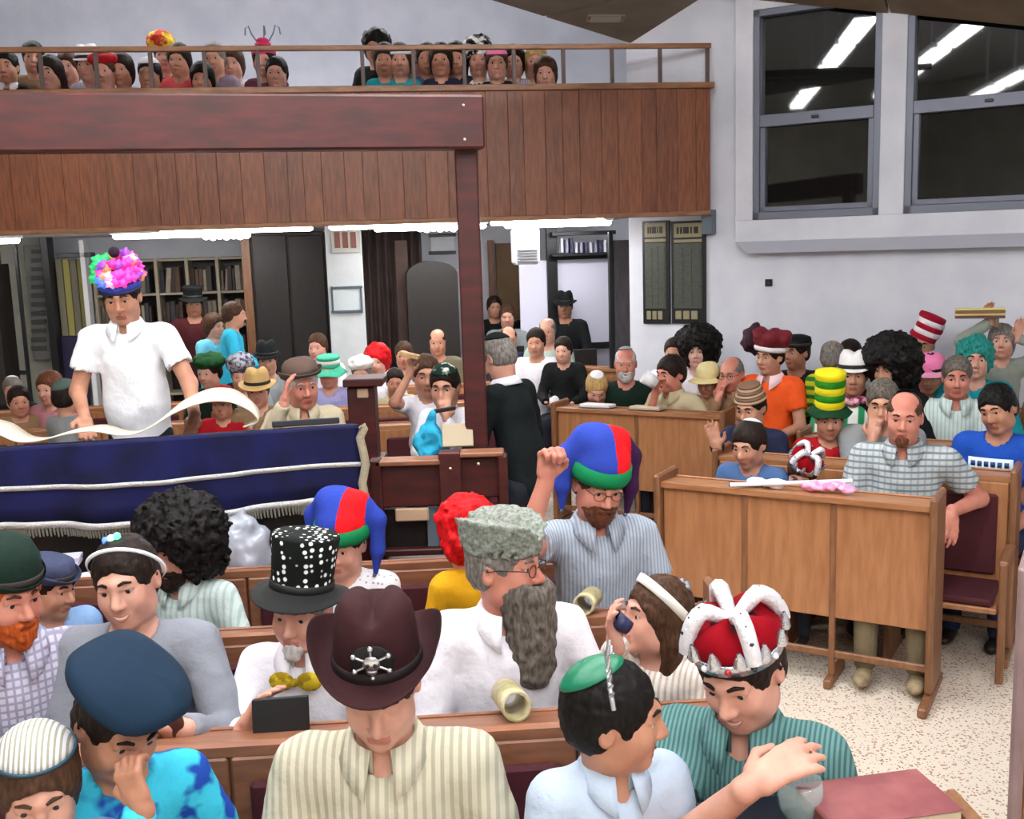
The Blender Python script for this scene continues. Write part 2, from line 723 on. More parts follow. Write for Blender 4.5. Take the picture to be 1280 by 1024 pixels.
sl_ = pymesh('sill', [(t_l, -SUR, z_s), (4.6, -SUR, z_s), (4.6, 0, z_s), (t_l, 0, z_s), (t_l + .1, -SUR + .02, z_s - .1), (4.6, -SUR + .02, z_s - .1), (4.6, 0, z_s - .1), (t_l + .1, 0, z_s - .1)],
             [(3, 2, 1, 0), (4, 5, 6, 7), (0, 1, 5, 4), (1, 2, 6, 5), (2, 3, 7, 6), (3, 0, 4, 7)])
link('sill', sl_, plain('sill_grey', C(176, 178, 192), .7), sw)


def sash_window(n, a, b_, z0, zmid, z1):
    w = empty('window_%d' % n, tuple(WO), WA)
    w['kind'] = 'structure'
    t = .055
    for (p, q, r, s_) in ((a, a + t, z0, z1), (b_ - t, b_, z0, z1), (a, b_, z0, z0 + t * 1.2), (a, b_, z1 - t, z1)):
        wbox('frame_bar', p, q, r, s_, .03, .125, M_ALU, w)
    fr = wbox('meeting_rail', a + t, b_ - t, zmid - .05, zmid + .05, .06, .13, M_ALU, w)
    wbox('latch', (a + b_) / 2 - .03, (a + b_) / 2 + .03, zmid - .012, zmid + .012, .13, .145, M_BLACKFRAME, fr)
    s2 = .045
    for (p, q, r, s_) in ((a + t, a + t + s2, z0 + t, zmid - .05), (b_ - t - s2, b_ - t, z0 + t, zmid - .05), (a + t, b_ - t, z0 + t * 1.2, z0 + t * 1.2 + s2)):
        wbox('sash_bar', p, q, r, s_, .04, .105, M_ALU, w)
    wbox('pane', a + t, b_ - t, z0 + t, zmid, .045, .06, M_GLASS, w, 0)
    wbox('pane', a + t, b_ - t, zmid, z1 - t, .03, .045, M_GLASS, w, 0)
    return w


sash_window(1, w1a, w1b, zb, zm, zt)
sash_window(2, w2a, w2b, zb, zm, zt)

# sloping ceiling over the windows, folded soffit over the balcony
a_t, a_z = on_wall(930, -2, .15)
b_t, b_z = on_wall(1280, 33, .15)
sl = (b_z - a_z) / (b_t - a_t)
pA = WO + WE * (a_t - .3) + WN * .15 + np.array([0, 0, a_z - .3 * sl])
pM = WO + WE * (a_t + (b_t - a_t) * .55) + WN * .15 + np.array([0, 0, a_z + (b_t - a_t) * .55 * sl])
pB = WO + WE * 5 + WN * .15 + np.array([0, 0, a_z + (5 - a_t) * sl])
up = np.array([0, 0, .06])


def slab(name, quad, m_, th=.06, parent=None):
    q = [np.array(p) for p in quad]
    n = len(q)
    V = q + [p + np.array([0, 0, th]) for p in q]
    return link(name, pymesh(name, V, [tuple(range(n)), tuple(range(2 * n - 1, n - 1, -1))] + [(i, n + i, n + (i + 1) % n, (i + 1) % n) for i in range(n)]), m_, parent)


rise = WN * 2.6 + np.array([0, 0, 1.2])
sc_ = empty('trim_2', (0, 0, 0))
sc_['kind'] = 'structure'
slab('ceiling_panel', [pA, pM - WE * .012, pM - WE * .012 + rise, pA + rise], M_BROWNCEIL, parent=sc_)
slab('ceiling_panel', [pM + WE * .012, pB, pB + rise, pM + WE * .012 + rise], M_BROWNCEIL, parent=sc_)
T = at_depth(788, 54, 8.6)
L1 = at_depth(608, -2, 7.4)
R1 = at_depth(876, -2, 7.4)
mid = at_depth(676, 24, 8.0)
L2 = T + (L1 - T) * 1.8
R2 = T + (R1 - T) * 1.8
mid2 = T + (L1 - T) * .62
mid3 = T + (R1 - T) * 1.25
so = empty('trim_3', (0, 0, 0))
so['kind'] = 'structure'
slab('soffit_panel', [T, mid2, mid3 + (L1 - T) * .1, T + (R1 - T) * .98], M_SOFFIT, parent=so)
slab('soffit_panel', [mid2 + (L1 - T) * .02, L2, R2, mid3 + (L1 - T) * .12], M_SOFFIT, parent=so)
gp = at_plane(757, 22, T, np.cross(L1 - T, R1 - T))
gx = (R1 - L1) / np.linalg.norm(R1 - L1)
gy = np.cross(np.cross(L1 - T, R1 - T), gx)
gy /= np.linalg.norm(gy)
gz = np.cross(gx, gy)
if gz[2] > 0:
    gz = -gz
grille = empty('ceiling_vent', tuple(gp), 0, 'pale rectangular vent set in the grey folded soffit above the balcony', 'vent')
for q in range(4):
    c0 = gx * -.11 + gy * (-.045 + .03 * q) + gz * .012
    c1 = gx * .11 + gy * (-.045 + .03 * q) + gz * .012
    arr('slat', tube_arr([c0, c1], .011, 6), plain('vent_grey', C(150, 148, 140), .6), grille)
arr('frame', tube_arr([gx * -.13 + gy * -.07, gx * .13 + gy * -.07, gx * .13 + gy * .07, gx * -.13 + gy * .07], .012, 6, True), plain('vent_grey', C(150, 148, 140), .6), grille)

# balcony
bp_ = frame_bal('balcony', label=None)
bp_['kind'] = 'structure'
ZB, ZP, ZR = 2.56, 3.62, 3.99
u0, u1 = -3.0, 5.97
box('balcony_floor', (u0, u1, .06, BACK, ZB + .04, ZB + .3), M_CEIL, bp_, 0)
u = u0
pl_meshes = [boxmesh('plank', [(0, w - .001, -.02, .03, ZB, ZP)], .0025) for w in (.13, .165, .19, .15, .21)]
pl_w = (.13, .165, .19, .15, .21)
k = 0
while u < u1 - .22:
    i = random.randrange(5)
    link('plank', pl_meshes[i], M_PLANK, bp_, (u, random.uniform(-.004, .004), 0))
    u += pl_w[i]
    k += 1
box('plank', (u, u1, -.02, .03, ZB, ZP), M_PLANK, bp_, .006)
box('fascia_strip', (u0, u1, -.03, .05, ZB - .03, ZB + .012), M_RAIL, bp_)
box('ledge', (u0, u1 + .03, -.05, .12, ZP, ZP + .05), M_RAIL, bp_)
box('top_rail', (u0, u1 + .01, -.02, .03, ZR - .03, ZR + .01), M_RAIL, bp_)
pm = boxmesh('rail_post', [(-.016, .016, -.012, .02, ZP + .05, ZR - .03)], .003)
uu = 5.95
while uu > u0:
    if not (2.55 < uu < 2.75):
        link('rail_post', pm, M_RAIL if uu < 5 else plain('dark_post', C(84, 66, 62), .5), bp_, (uu, 0, 0))
    uu -= .425
for ua, ub_ in ((1.2, 2.5), (2.6, 3.9), (4.0, 5.05)):
    lt = frame_bal('strip_light', label={-1.9: 'leftmost white strip light under the balcony front edge', 1.2: 'white strip light under the balcony left of the mahogany post', 2.6: 'white strip light under the balcony behind the mahogany post', 4.0: 'rightmost white strip light under the balcony edge'}[ua], cat='lamp', group='strip lights under the balcony edge')
    box('housing', (ua, ub_, .10, .22, ZB - .02, ZB + .04), M_WHITE, lt)
    box('tube', (ua + .02, ub_ - .02, .07, .20, ZB - .06, ZB - .02), M_LOWTUBE, lt, .015)
for i, (px, py) in enumerate(((283, 294), (550, 284))):
    lp = at_depth(px, py, 11.2)
    lt = empty('ceiling_lamp', tuple(lp), ANG, ('clustered white lamp glowing above the bookcase under the balcony', 'clustered white lamp glowing left of the mahogany post')[i], 'lamp', 'clustered lamps under the balcony')
    for q in range(7):
        dx = (q - 3) * .07
        arr('bulb', ball_arr((dx, 0, -.01 * (q % 2)), .042), M_LOWTUBE, lt)
    box('bar', (-.28, .28, -.03, .03, .04, ZB + .04 - lp[2]), M_WHITE, lt)
for i, (uu, nn) in enumerate(((1.0, 2.0), (3.6, 1.9), (5.0, 2.2), (-1.2, 2.4))):  # all but the leftmost are added to light the back of the hall
    lt = empty('ceiling_lamp', tuple(bal(uu, nn, 0)), ANG, ('white box lamp added on the ceiling above the dark cupboard', 'white box lamp added on the ceiling above the whiteboard', 'white box lamp added on the ceiling near the memorial boards', 'white box lamp on the ceiling above the left doorway')[i], 'lamp', 'box lamps under the balcony')
    box('housing', (-.6, .6, -.1, .1, ZB + .0, ZB + .04), M_WHITE, lt)
    box('tube', (-.58, .58, -.08, .08, ZB - .05, ZB), M_LOWTUBE, lt, .02)

# fluorescent rows of the hall (the window panes mirror all but the near rows)
TD = np.array([.79, .613, 0])
TA = math.atan2(TD[1], TD[0])
hm = boxmesh('housing', [(-.62, .62, -.13, .13, 0, .07)], .01)
tm = boxmesh('diffuser', [(-.6, .6, -.11, .11, -.05, 0)], .02)
rows = [((1.36, 7.08), 5, 'behind'), ((1.57, 5.72), 4, 'middle'), ((1.9, 3.9), 4, 'front'), ((2.6, 1.9), 4, 'near'), ((3.4, .4), 4, 'near'), ((3.6, -1.4), 3, 'near')]  # near rows lie out of view; the last two are added as front fill
for ri, (st, n, nm) in enumerate(rows):
    for q in range(n):
        c = np.array([st[0], st[1], 4.5]) - TD * (.62 + q * 1.45)
        lt = empty('fluorescent_light', tuple(c), TA, 'long white fluorescent ceiling light mirrored in the window panes' if ri < 3 else 'long white unseen fluorescent light added over the front seats', 'lamp', 'fluorescent lights of the hall' if ri < 3 else 'added fluorescent lights over the front seats')
        link('housing', hm, M_WHITE, lt)
        link('diffuser', tm, M_TUBE, lt)
        box('rod', (-.01, .01, -.01, .01, .07, 1.1), M_WHITE, lt)

# unseen lights added over the balcony to brighten it and the upper wall
for q in range(5):
    lt = empty('fluorescent_light', tuple(bal(-.8 + 1.5 * q, 1.9, 5.3)), ANG, 'long white unseen fluorescent light added over the balcony seats', 'lamp', 'added fluorescent lights over the balcony')
    link('housing', hm, M_WHITE, lt)
    link('diffuser', tm, M_TUBE, lt)
    box('rod', (-.01, .01, -.01, .01, .07, .3), M_WHITE, lt)
# ================================================================== BACK OF THE HALL
def bbox(name, x0, x1, y0, y1, n, d, m_, parent=None, bev=.004, grow=0.0):
    """box filling the pixel rectangle on the plane n metres behind the balcony front, d deep"""
    ua, za = on_bal(x0, (y0 + y1) / 2, n)
    ub_, _ = on_bal(x1, (y0 + y1) / 2, n)
    xm = (x0 + x1) / 2
    zt_ = on_bal(xm, y0, n)[1]
    zb_ = max(on_bal(xm, y1, n)[1], 0.0) - grow
    b_ = (ua, ub_, n, n + d, max(zb_, 0), zt_)
    if parent is None:
        return box(name, b_, m_, None, bev, tuple(BP), (0, 0, ANG))
    return box(name, b_, m_, parent, bev)


# white column with notices
col = frame_bal('column')
col['kind'] = 'structure'
ua, _ = on_bal(411, 380, 2.6)
ub_, _ = on_bal(456, 380, 2.6)
box('shaft', (ua, ub_, 2.6, 3.0, 0, ZB + .04), mottled('column_paint', C(205, 208, 210), C(190, 194, 196), 3, .8), col)
nt_ = frame_bal('notice', label='small framed print high on the white column', cat='picture')
bbox('sheet', 414, 450, 284, 316, 2.57, .02, plain('print_grey', C(170, 168, 160), .6), nt_)
for q in range(3):
    bbox('printed_block', 418 + q * 10, 425 + q * 10, 290, 310, 2.562, .008, plain('print_red', C(120, 70, 62), .6), nt_)
nf = frame_bal('framed_notice', label='empty thin framed notice halfway up the white column', cat='notice')
for (a, b_, c, d) in ((414, 453, 358, 361), (414, 453, 388, 391), (414, 416.5, 358, 391), (450.5, 453, 358, 391)):
    bbox('frame_bar', a, b_, c, d, 2.565, .03, plain('bluegrey', C(70, 86, 96), .5), nf, .002)
bbox('sheet', 416, 451, 360, 389, 2.585, .01, plain('pale_sheet', C(196, 204, 206), .7), nf, 0)

# tall dark cupboard / door between tan jamb and column
cup = frame_bal('cupboard', label='tall black-brown cupboard standing left of the white column', cat='cupboard')
bbox('body', 320, 412, 290, 560, 3.6, .5, M_DARKWOOD, cup, .01)
for xa, xb in ((322, 365), (367, 410)):
    d = bbox('door', xa, xb, 294, 540, 3.57, .03, M_DARKWOOD, cup, .008)
tag(bbox('trim_4', 309, 320, 288, 560, 3.55, .3, M_OAKEDGE), kind='structure')
# brown curtain wall and arch-topped chest right of the column
cw = frame_bal('curtain', label='dark brown pleated curtain hanging right of the white column', cat='curtain')
uA, _ = on_bal(456, 380, 3.55)
uB, _ = on_bal(530, 380, 3.55)
pts = np.linspace(uA, uB, 60)
V = np.array([[u_, 3.55 + .035 * math.sin((u_ - uA) * 62), z_] for z_ in (0.05, 1.3, ZB + .03) for u_ in pts])
idx = np.arange(180).reshape(3, 60)
Fq = np.stack([idx[:-1, :-1], idx[:-1, 1:], idx[1:, 1:], idx[1:, :-1]], -1).reshape(-1, 4)
o = arr('drape', (V, Fq), mottled('brown_drape', C(56, 40, 36), C(40, 28, 25), 4, .8), cw)
so_ = o.modifiers.new('thick', 'SOLIDIFY')
so_.thickness = .012
bbox('light_fold', 496, 512, 300, 440, 3.48, .02, mottled('fold_brown', C(94, 74, 68), C(80, 62, 56), 4, .8), cw, .01)
ch = frame_bal('arched_cabinet', label='black cabinet with an arched top beside the brown curtain', cat='cabinet')
uA, zA = on_bal(508, 345, 3.0)
uB, _ = on_bal(572, 345, 3.0)
pts = [(uA, 0), (uB, 0), (uB, zA)] + [(uA + (uB - uA) * (.5 + .5 * math.cos(t)), zA + .16 * math.sin(t)) for t in np.linspace(0.15, math.pi - .15, 10)] + [(uA, zA)]
n = len(pts)
V = [(p[0], 3.0, p[1]) for p in pts] + [(p[0], 3.35, p[1]) for p in pts]
link('body', pymesh('body', V, [tuple(range(n)), tuple(range(2 * n - 1, n - 1, -1))] + [(i, n + i, n + (i + 1) % n, (i + 1) % n) for i in range(n)]), M_DARKWOOD, ch)
box('plinth', (uA - .03, uB + .03, 2.96, 3.38, 0, .1), M_DARKWOOD, ch)
fb = frame_bal('framed_picture', label='white framed sheet on the rear wall just left of the mahogany post', cat='picture')
bbox('sheet', 538, 568, 296, 314, BACK - .05, .04, M_WHITE, fb)
bbox('frame_bar', 536, 570, 314, 318, BACK - .06, .05, M_BLACKFRAME, fb)
bbox('frame_bar', 536, 570, 292, 296, BACK - .06, .05, M_BLACKFRAME, fb)

# bookcase with books
bk = frame_bal('bookcase', label='tall pale bookcase full of brown books against the rear wall', cat='bookcase')
uA, zT = on_bal(116, 326, 4.45)
uB, _ = on_bal(309, 326, 4.45)
box('back_board', (uA, uB, 4.8, 4.84, 0, zT), M_DARKWOOD, bk)
nb = 5
M_SHELF = plain('pale_shelf', C(168, 158, 140), .6)
for q in range(nb + 1):
    u_ = uA + (uB - uA) * q / nb
    box('upright', (u_ - .02, u_ + .02, 4.42, 4.8, 0, zT), M_SHELF, bk)
zs_ = [zT - .02 - .42 * q for q in range(5)]
for z_ in zs_:
    box('shelf', (uA, uB, 4.45, 4.8, z_ - .015, z_ + .015), M_SHELF, bk)
bkm = [mottled('book_%d' % i, c, tuple(v * .7 for v in c[:3]) + (1,), 8, .6) for i, c in enumerate((C(92, 70, 54), C(70, 62, 58), C(110, 96, 80), C(64, 44, 36), C(128, 118, 104), C(54, 54, 62), C(160, 150, 132)))]
cn = ['brown', 'grey-brown', 'tan', 'dark brown', 'beige', 'slate', 'cream']
bmesh_ = [boxmesh('cover', [(0, w, 0, .22, 0, h)], .004) for w, h in ((.035, .27), (.05, .3), (.028, .25), (.06, .31), (.045, .28))]
bw = (.035, .05, .028, .06, .045)
for si, z_ in enumerate(zs_[1:4]):
    for q in range(nb):
        u_ = uA + (uB - uA) * q / nb + .03
        ue = uA + (uB - uA) * (q + 1) / nb - .1
        while u_ < ue:
            i = random.randrange(5)
            j = random.randrange(7)
            if random.random() < .1:
                u_ += .07
                continue
            o = link('book', bmesh_[i].copy(), bkm[j], None, tuple(bal(u_, 4.5, z_ + .018)), (0, random.choice((0, 0, 0, .12)) if u_ < ue - .1 else 0, ANG))
            tag(o, '%s upright book on the %s shelf of the pale rear bookcase' % (cn[j], ('upper', 'middle', 'lower')[si]), 'book', '%s books on the %s shelf' % (cn[j], ('upper', 'middle', 'lower')[si]))
            u_ += bw[i] + .004

# left edge: grey wall strip, striped notice board, doorway with curtain
nbd = frame_bal('notice_board', label='tall narrow grey board with rows of dark lines on the left wall', cat='notice board')
bbox('panel', 36, 60, 306, 450, 4.2, .05, plain('board_grey', C(96, 98, 96), .6), nbd)
for q in range(12):
    bbox('row', 39, 57, 312 + q * 11, 317 + q * 11, 4.18, .03, plain('board_line', C(58, 60, 60), .6), nbd, .002)
tag(bbox('trim_5', -10, 62, 296, 560, 4.28, .2, mottled('grey_wall', C(140, 140, 132), C(124, 124, 118), 3, .8)), kind='structure')
tag(bbox('trim_6', 62, 71, 296, 560, 4.1, .25, M_BLACKFRAME), kind='structure')
dw = frame_bal('door_1')
dw['kind'] = 'structure'
bbox('lintel', 71, 114, 316, 322, 4.2, .2, M_BLACKFRAME, dw)
bbox('jamb', 110, 116, 300, 560, 4.2, .2, M_WHITE, dw)
for q, (c, nm) in enumerate(((C(120, 116, 96), 'a'), (C(150, 142, 80), 'b'), (C(110, 104, 90), 'c'), (C(140, 132, 76), 'd'))):
    bbox('door_strip', 73 + q * 9, 81 + q * 9, 324, 420, 4.3, .04, plain('strip_' + nm, c, .7), dw)
bbox('door_panel', 73, 110, 420, 560, 4.3, .06, plain('navy_panel', C(36, 30, 66), .7), dw)
rack = frame_bal('coat_stand', label='thin dark metal stand at the far left edge', cat='stand')
for xx in (6, 28):
    bbox('upright', xx, xx + 4, 306, 540, 3.6, .05, M_BLACKFRAME, rack, .003)
bbox('crossbar', 6, 34, 464, 469, 3.6, .05, M_BLACKFRAME, rack, .003)
tag(bbox('wardrobe', -14, 4, 330, 560, 3.2, .5, M_DARKWOOD), 'dark wardrobe cut off by the left picture edge', 'wardrobe')

# right of the post: panels, air conditioner, whiteboards, black frame
tag(bbox('wall_panel', 621, 652, 304, 400, BACK - .08, .06, mottled('brown_panel', C(128, 98, 64), C(110, 82, 54), 3, .6)), 'brown wooden wall panel right of the mahogany post', 'panel')
tag(bbox('trim_7', 612, 619, 300, 420, BACK - .12, .1, M_OAKEDGE), kind='structure')
ac = frame_bal('air_conditioner', label='white air conditioner unit hanging under the balcony ceiling', cat='air conditioner')
bbox('body', 643, 675, 284, 331, 2.2, .3, M_WHITE, ac, .03)
bbox('bracket', 654, 664, 262, 286, 2.3, .1, M_ALU, ac)
for q in range(5):
    bbox('louvre', 646, 672, 312 + q * 3.4, 314 + q * 3.4, 2.17, .03, plain('louvre_grey', C(170, 172, 178), .5), ac, .002)
wb = frame_bal('whiteboard', label='large blank whiteboard in a black frame under the balcony', cat='whiteboard')
bbox('board', 650, 688, 326, 420, 3.2, .03, plain('board_white', C(226, 226, 246), .3), wb)
bbox('board', 697, 766, 322, 432, 3.2, .03, plain('board_white', C(226, 226, 246), .3), wb)
bbox('post', 685, 698, 276, 470, 3.15, .08, M_BLACKFRAME, wb)
bbox('frame_bar', 690, 770, 318, 324, 3.15, .08, M_BLACKFRAME, wb)
bbox('frame_bar', 640, 770, 430, 438, 3.15, .08, M_BLACKFRAME, wb)
bbox('frame_bar', 764, 770, 318, 438, 3.15, .08, M_BLACKFRAME, wb)
bbox('lower_board', 700, 766, 438, 500, 3.2, .03, plain('board_lower', C(170, 168, 186), .5), wb)
hs_ = frame_bal('hanging_shelf', label='black shelf above the whiteboard with upright white folders', cat='shelf')
bbox('board', 690, 770, 289, 294, 3.0, .25, M_BLACKFRAME, hs_)
bbox('board', 690, 770, 316, 320, 3.0, .25, M_BLACKFRAME, hs_)
for q in range(11):
    ua, zz = on_bal(702 + q * 6, 316, 3.02)
    h = random.choice((.12, .15, .17))
    o = box('folder', (0, .03, 0, .15, 0, h), plain('folder_%d' % (q % 3), (C(214, 214, 226), C(150, 150, 176), C(60, 60, 96))[q % 3], .5), None, .003, tuple(bal(ua, 3.05, zz)), (0, 0, ANG))
    tag(o, '%s folder upright on the black shelf above the whiteboard' % ('white', 'grey-blue', 'navy')[q % 3], 'folder', '%s folders on the black shelf' % ('white', 'grey-blue', 'navy')[q % 3])
dp = frame_bal('door_2')
dp['kind'] = 'structure'
bbox('leaf', 768, 794, 300, 520, 1.5, .05, mottled('slate_door', C(84, 80, 84), C(66, 62, 66), 4, .5, (6, 6, 1)), dp)
bbox('jamb', 763, 768, 290, 520, 1.48, .08, M_BLACKFRAME, dp)
bbox('jamb', 792, 797, 290, 520, 1.48, .08, M_BLACKFRAME, dp)

# memorial boards on the angled wall under the balcony
M_BRONZE = mottled('memorial_plate', C(74, 80, 72), C(60, 64, 58), 26, .45, (1, 1, 3))
M_GOLD = plain('gold_letter', C(26, 24, 18), .5)
M_HEAD = plain('memorial_head', C(140, 132, 104), .5)
for i, (xa, xb) in enumerate(((802, 836), (838, 881))):
    a, _ = on_wall(xa, 340, .05)
    b_, _ = on_wall(xb, 340, .05)
    xm = (xa + xb) / 2
    z1 = on_wall(xm, 276, .05)[1]
    z0 = on_wall(xm, 405, .05)[1]
    mb = empty('memorial_board', tuple(WO), WA, ('left dark memorial board of small name plates under the balcony', 'right dark memorial board of small name plates beside the white wall')[i], 'plaque', 'memorial boards')
    wbox('frame', a, b_, z0, z1, 0, .03, M_BLACKFRAME, mb, .006)
    wbox('plate_field', a + .03, b_ - .03, z0 + .14, z1 - .2, .03, .04, M_BRONZE, mb)
    wbox('head_plate', a + .03, b_ - .03, z1 - .15, z1 - .02, .03, .042, M_HEAD, mb)
    wbox('line_plate', a + .03, b_ - .03, z1 - .195, z1 - .165, .03, .042, M_HEAD, mb)
    w = b_ - a - .12
    for q, (f0, f1) in enumerate(((0, .1), (.16, .26), (.3, .56), (.62, .7), (.78, .98))):
        wbox('letter', a + .06 + w * f0, a + .06 + w * f1, z1 - .115, z1 - .055, .042, .046, M_GOLD, mb, .002)
    for q in range(3):
        wbox('base_plate', a + .04 + q * (w + .02) / 3, a + .04 + (q + .8) * (w + .02) / 3, z0 + .04, z0 + .12, .03, .04, M_HEAD, mb)
    # rows of name plates
    nx = 3
    for r_ in range(9):
        for q in range(nx):
            x0 = a + .04 + q * (b_ - a - .08) / nx
            zz = z0 + .17 + r_ * (z1 - z0 - .4) / 9
            wbox('name_plate', x0 + .004, x0 + (b_ - a - .08) / nx - .004, zz, zz + (z1 - z0 - .4) / 9 - .012, .04, .045, M_BRONZE, mb, 0)
t0, z0 = on_wall(879, 293, .05)
t1, z1 = on_wall(893, 262, .05)
o = wbox('junction_box', t0, t1, z0, z1, 0, .1, plain('box_bluegrey', C(96, 110, 122), .5), None, .006)
tag(o, 'small blue-grey metal box at the right end of the balcony', 'box')
t0, z0 = on_wall(956, 358, .02)
t1, z1 = on_wall(965, 349, .02)
o = empty('wall_socket', tuple(WO), WA, 'tiny black socket on the white wall below the window sill', 'socket')
wbox('plate', t0, t1, z0, z1, 0, .02, M_BLACKFRAME, o)
wbox('screw', (t0 + t1) / 2 - .004, (t0 + t1) / 2 + .004, (z0 + z1) / 2 - .004, (z0 + z1) / 2 + .004, .02, .024, M_ALU, o, 0)

# ================================================================== BIMAH (reading platform)
PA = math.radians(12)
M_BOLT = plain('brass_bolt', C(220, 200, 170), .3, .6)


def bim(name, lab=None, cat=None):
    return empty(name, (0, 0, 0), 0, lab, cat)


PU = np.array([math.cos(PA), math.sin(PA), 0])
PN = np.array([-math.sin(PA), math.cos(PA), 0])
TB0 = at_height(440, 531, 1.5)          # right front corner of the table top
plat0 = TB0 + PU * .75 + PN * -.0
plat = empty('platform', (plat0[0], plat0[1], 0), PA, 'dark red wooden platform under the reading table', 'platform')
box('deck', (-4.2, 0, 0, 2.4, .42, .5), M_REDWOOD, plat)
for q in range(7):
    box('riser_panel', (-4.2 + q * .6, -4.2 + q * .6 + .592, .02, .05, 0, .42), M_REDWOOD, plat)
box('side_panel', (-.05, -.02, .05, 2.4, 0, .42), M_REDWOOD, plat)
box('step', (0, .35, .9, 1.9, 0, .25), M_REDWOOD, plat)

# canopy: post and big beam
cano = empty('canopy', (0, 0, 0), 0, 'dark red mahogany canopy beam carried by a square post', 'canopy')
pt = at_depth(582, 184, 5.6)
pb = at_depth(594, 566, 5.6)
box('post', (pt[0] - .06, pt[0] + .06, 5.6, 5.72, .5, pt[2] + .02), M_REDWOOD, cano, .008)
e1 = at_depth(606, 152, 5.52)
e0 = at_depth(0, 168, 4.95)
ba = math.atan2(e1[1] - e0[1], e1[0] - e0[0])
L = math.hypot(e1[1] - e0[1], e1[0] - e0[0]) + 1.2
bm_ = box('beam', (-L, 0, 0, .12, -.135, .135), M_REDWOOD, cano, .012, (e1[0], e1[1], e1[2]), (0, 0, ba))
for dz in (-.09, .08):
    arr('bolt', ball_arr((-.11, -.004, dz), .008, 8, 5), M_BOLT, bm_)

# balustrade at the right of the table
bl = empty('balustrade', (0, 0, 0), 0, 'dark red mahogany balustrade beside the blue-draped reading table', 'balustrade')


def pxbox(name, x0, x1, y0, y1, Y, d, m_, parent, bev=.006):
    a = at_depth(x0, (y0 + y1) / 2, Y)
    b_ = at_depth(x1, (y0 + y1) / 2, Y)
    t = at_depth((x0 + x1) / 2, y0, Y)
    c = at_depth((x0 + x1) / 2, y1, Y)
    return box(name, (a[0], b_[0], Y, Y + d, c[2], t[2]), m_, parent, bev)


pxbox('panel', 470, 552, 582, 634, 5.05, .04, M_REDWOOD, bl)
pxbox('panel', 576, 628, 572, 622, 5.05, .04, M_REDWOOD, bl)
pxbox('post', 550, 578, 566, 692, 5.0, .09, M_REDWOOD, bl)
pxbox('post', 464, 478, 576, 692, 5.0, .09, M_REDWOOD, bl)
pxbox('cap_rail', 468, 552, 576, 583, 5.0, .12, M_WALNUT, bl)
pxbox('cap_rail', 574, 630, 566, 572, 5.0, .12, M_WALNUT, bl)
pxbox('post', 624, 636, 570, 692, 5.0, .09, M_REDWOOD, bl)
pxbox('bottom_rail', 468, 636, 686, 694, 5.02, .06, M_REDWOOD, bl)
pxbox('lower_board', 476, 628, 634, 692, 5.14, .02, M_DARKWOOD, bl)
for (x, y) in ((563, 586), (564, 622), (598, 580)):
    p = at_depth(x, y, 4.99)
    arr('bolt', ball_arr(p, .008, 8, 5), M_BOLT, bl)
o = pxbox('sign', 494, 536, 636, 652, 5.03, .02, plain('tan_sign', C(188, 156, 128), .6), None)
tag(o, 'blank tan board fixed below the mahogany panel', 'board')
o = pxbox('sign_strip', 534, 549, 634, 690, 5.09, .02, plain('slate_strip', C(104, 120, 132), .6), None)
tag(o, 'narrow slate-blue board beside the mahogany post', 'board')

# small mahogany lectern right of the table
lc = empty('lectern', (0, 0, 0), 0, 'narrow dark red lectern column between table cloth and desks', 'lectern')
pxbox('top', 428, 478, 474, 484, 5.9, .25, M_REDWOOD, lc)
pxbox('column', 436, 470, 484, 580, 5.95, .15, M_REDWOOD, lc)
pxbox('front_plate', 446, 460, 486, 498, 5.94, .02, plain('tan_sign', C(188, 156, 128), .6), lc)
a = at_depth(453, 580, 5.95)
box('foot', (a[0] - .12, a[0] + .12, 5.9, 6.2, .5, a[2] + .02), M_REDWOOD, lc)

# reading table under a blue velvet cloth with silver bands
tb = empty('reading_table', (TB0[0], TB0[1], .5), PA, 'wooden reading table mostly hidden by a blue velvet cloth', 'table')
TW, TDp, DROP = 2.1, .5, .075
slope = math.atan2(DROP, TDp)
box('table_top', (-TW, -.02, .02, TDp, -.035, -.01), M_REDWOOD, tb, .004, (0, 0, .99), (-slope, 0, 0))
box('shade_board', (-TW + .05, -.08, .1, .13, 0, .9), M_DARKWOOD, tb)  # dark board standing in for the shade under the table
for xx in (-TW + .05, -.15):
    for yy in (.08, TDp - .12):
        box('leg', (xx, xx + .08, yy, yy + .08, 0, .88), M_REDWOOD, tb)
box('shelf', (-TW + .1, -.1, .14, TDp - .1, .35, .38), M_REDWOOD, tb)
M_VELVET = mottled('blue_velvet', C(16, 20, 78), C(9, 11, 48), 6, .75, bump=.1, spec=.3)
M_SILVER = plain('silver_braid', C(190, 190, 188), .45, .3, bump=(120, .6))
cl = empty('table_cloth', (TB0[0], TB0[1], .5), PA, 'dark blue velvet cloth with silver bands draped over the reading table', 'cloth')


def drape(z_of, off=0.0):
    """points round the table edge: left, front, right sides"""
    path = []
    for t in np.linspace(0, 1, 14):
        path.append((-TW - .03, TDp * (1 - t)))
    for t in np.linspace(0, 1, 60)[1:]:
        path.append((-TW - .03 + (TW + .06) * t, -.03))
    for t in np.linspace(0, 1, 14)[1:]:
        path.append((.03, -.03 + TDp * t))
    return np.array(path)


